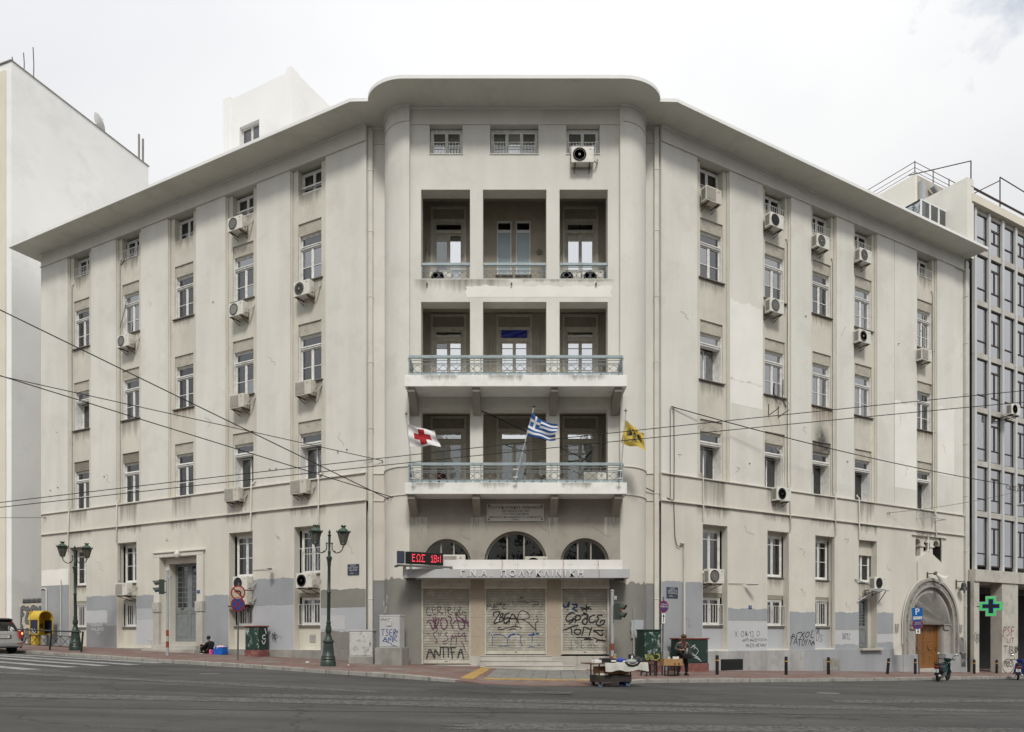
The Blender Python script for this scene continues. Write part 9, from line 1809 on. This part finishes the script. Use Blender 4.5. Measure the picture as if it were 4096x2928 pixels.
for x, z in ((-1.4, 10.2), (-5.6, 14.2), (-9.8, 12.0), (-13.9, 18.5), (-17.4, 10.0), (-22.4, 9.4), (-21.8, 13.0)): crack(ML, x, z, 6, -0.006)
for M, x, z in ((ML, -12.6, 6.3), (ML, -5.2, 6.0), (ML, -18.2, 5.4), (ML, -1.2, 5.6), (ML, -5.0, 1.4), (ML, -14.2, 1.2), (MR, 4.9, 6.4), (MR, 8.6, 5.6), (MR, 12.0, 6.3), (MR, 15.4, 5.1), (MR, 1.3, 2.2), (MR, 12.0, 3.0), (MR, 8.8, 3.6)): crack(M, x, z, 8, 0.009)
for x, z in ((-3.6, 6.0), (0.9, 5.95), (3.3, 5.8), (-2.0, 5.7)): crack(MF, x, z, 7, -0.006)
# screw holes and plugs left in the plaster
for M, pts in ((ML, [(-1.0, 9.4), (-1.5, 9.35), (-5.1, 9.0), (-5.5, 9.02), (-21.6, 9.7), (-22.3, 9.6), (-17.5, 9.9), (-9.2, 17.5)]), (MR, [(9.0, 16.9), (16.3, 17.0), (12.1, 10.2), (5.2, 9.3)])):
    for x, z in pts: part('wall_plug', MB().tube([(x, 0.0, z), (x, -0.06, z - 0.01)], 0.025, 6), 'pole_grey', M)
for x0, x1, z0, z1, m in ((4.85, 5.35, 1.25, 2.0, 'paint_palegrey'),): wavy_patch(x0 - 5.1, x1 - 5.1 + 0.3, z0, z1, -0.02, m, T(5.05, 29.19, 0) @ RZ(42), 0.02, 0.02)
part('wall_vent', MB().box(-3.45, -3.1, 0.34, 0.365, 1.05, 1.40), 'pipe_grey', ML, bev=0.01)
# roadway: tar seams, patches and covers
def road_line(pts, w, m, name):
    mb = MB().ribbon(smooth_line(pts), w, fn=lambda x, y: (x, y, gz(x) - 0.13 + 0.004)); ob(name, mb.mesh(name, m, fix=False), ROAD, I4, rel=False)
road_line([(-9, 12.2), (-5, 12.6), (0, 13.5), (4, 14.4), (9, 15.5), (16, 17.2)], 0.05, 'tar', 'tar_seam'); road_line([(-16, 19.5), (-8, 18.2), (-2, 17.9), (5, 17.4)], 0.035, 'tar', 'tar_seam'); road_line([(6, 11.5), (9, 13.4), (14, 14.6), (22, 15.2)], 0.04, 'tar', 'tar_seam')
def road_patch(x, y, w, l, r, m, z=0.003):
    mb = MB(); c, s = math.cos(R_(r)), math.sin(R_(r))
    def fn(u, v):
        a, b = (u - .5) * w * (1 + 0.05 * math.sin(v * 13)), (v - .5) * l * (1 + 0.06 * math.sin(u * 11)); X = x + a * c - b * s; return (X, y + a * s + b * c, gz(X) - 0.13 + z)
    mb.grid(fn, 10, 6); ob('asphalt_patch', mb.mesh('asphalt_patch', m, fix=False), ROAD, I4, rel=False)
road_patch(-6.5, 16.5, 5.5, 1.6, -8, 'road_patch'); road_patch(1.2, 18.7, 6.5, 2.2, -12, 'road_patch'); road_patch(11.5, 18.2, 4.2, 1.3, 10, 'road_patch'); road_patch(-12, 21.5, 4, 1.2, -28, 'road_patch')
for x, y, w, l, r in ((-3, 14.6, 16, 0.9, 4), (6, 12.4, 14, 0.8, 9), (-9, 18.8, 12, 0.7, -14), (14, 20.5, 12, 0.8, 20), (3, 16.3, 18, 0.8, 5)): road_patch(x, y, w, l, r, 'road_worn', 0.006)
for x, y, lab in ((-9.5, 22.3, 'round iron manhole cover in the roadway left of the corner'), (9.6, 21.6, 'round iron manhole cover in the roadway right of the vendor cart')):
    mb = MB().lathe([(0.001, 0.008), (0.30, 0.008), (0.32, 0.0), (0.36, 0.006), (0.36, -0.02)], 28); tag(ob('manhole_cover', mb.mesh('manhole_cover', 'pole_grey', smooth=30), None, T(x, y, gz(x) - 0.128)), lab, 'manhole cover')
for x, y in ((-9.6, 28.2), (-4.2, 25.4)):
    mb = MB(); mb.box(-0.5, 0.5, -0.32, 0.32, -0.02, 0.008); ob('access_cover', mb.mesh('access_cover', 'slab_grey', bev=0.006), PAVEMENT, T(x, y, pz(x, y) + 0.004) @ RZ(-26) @ RY(1.2), rel=False)
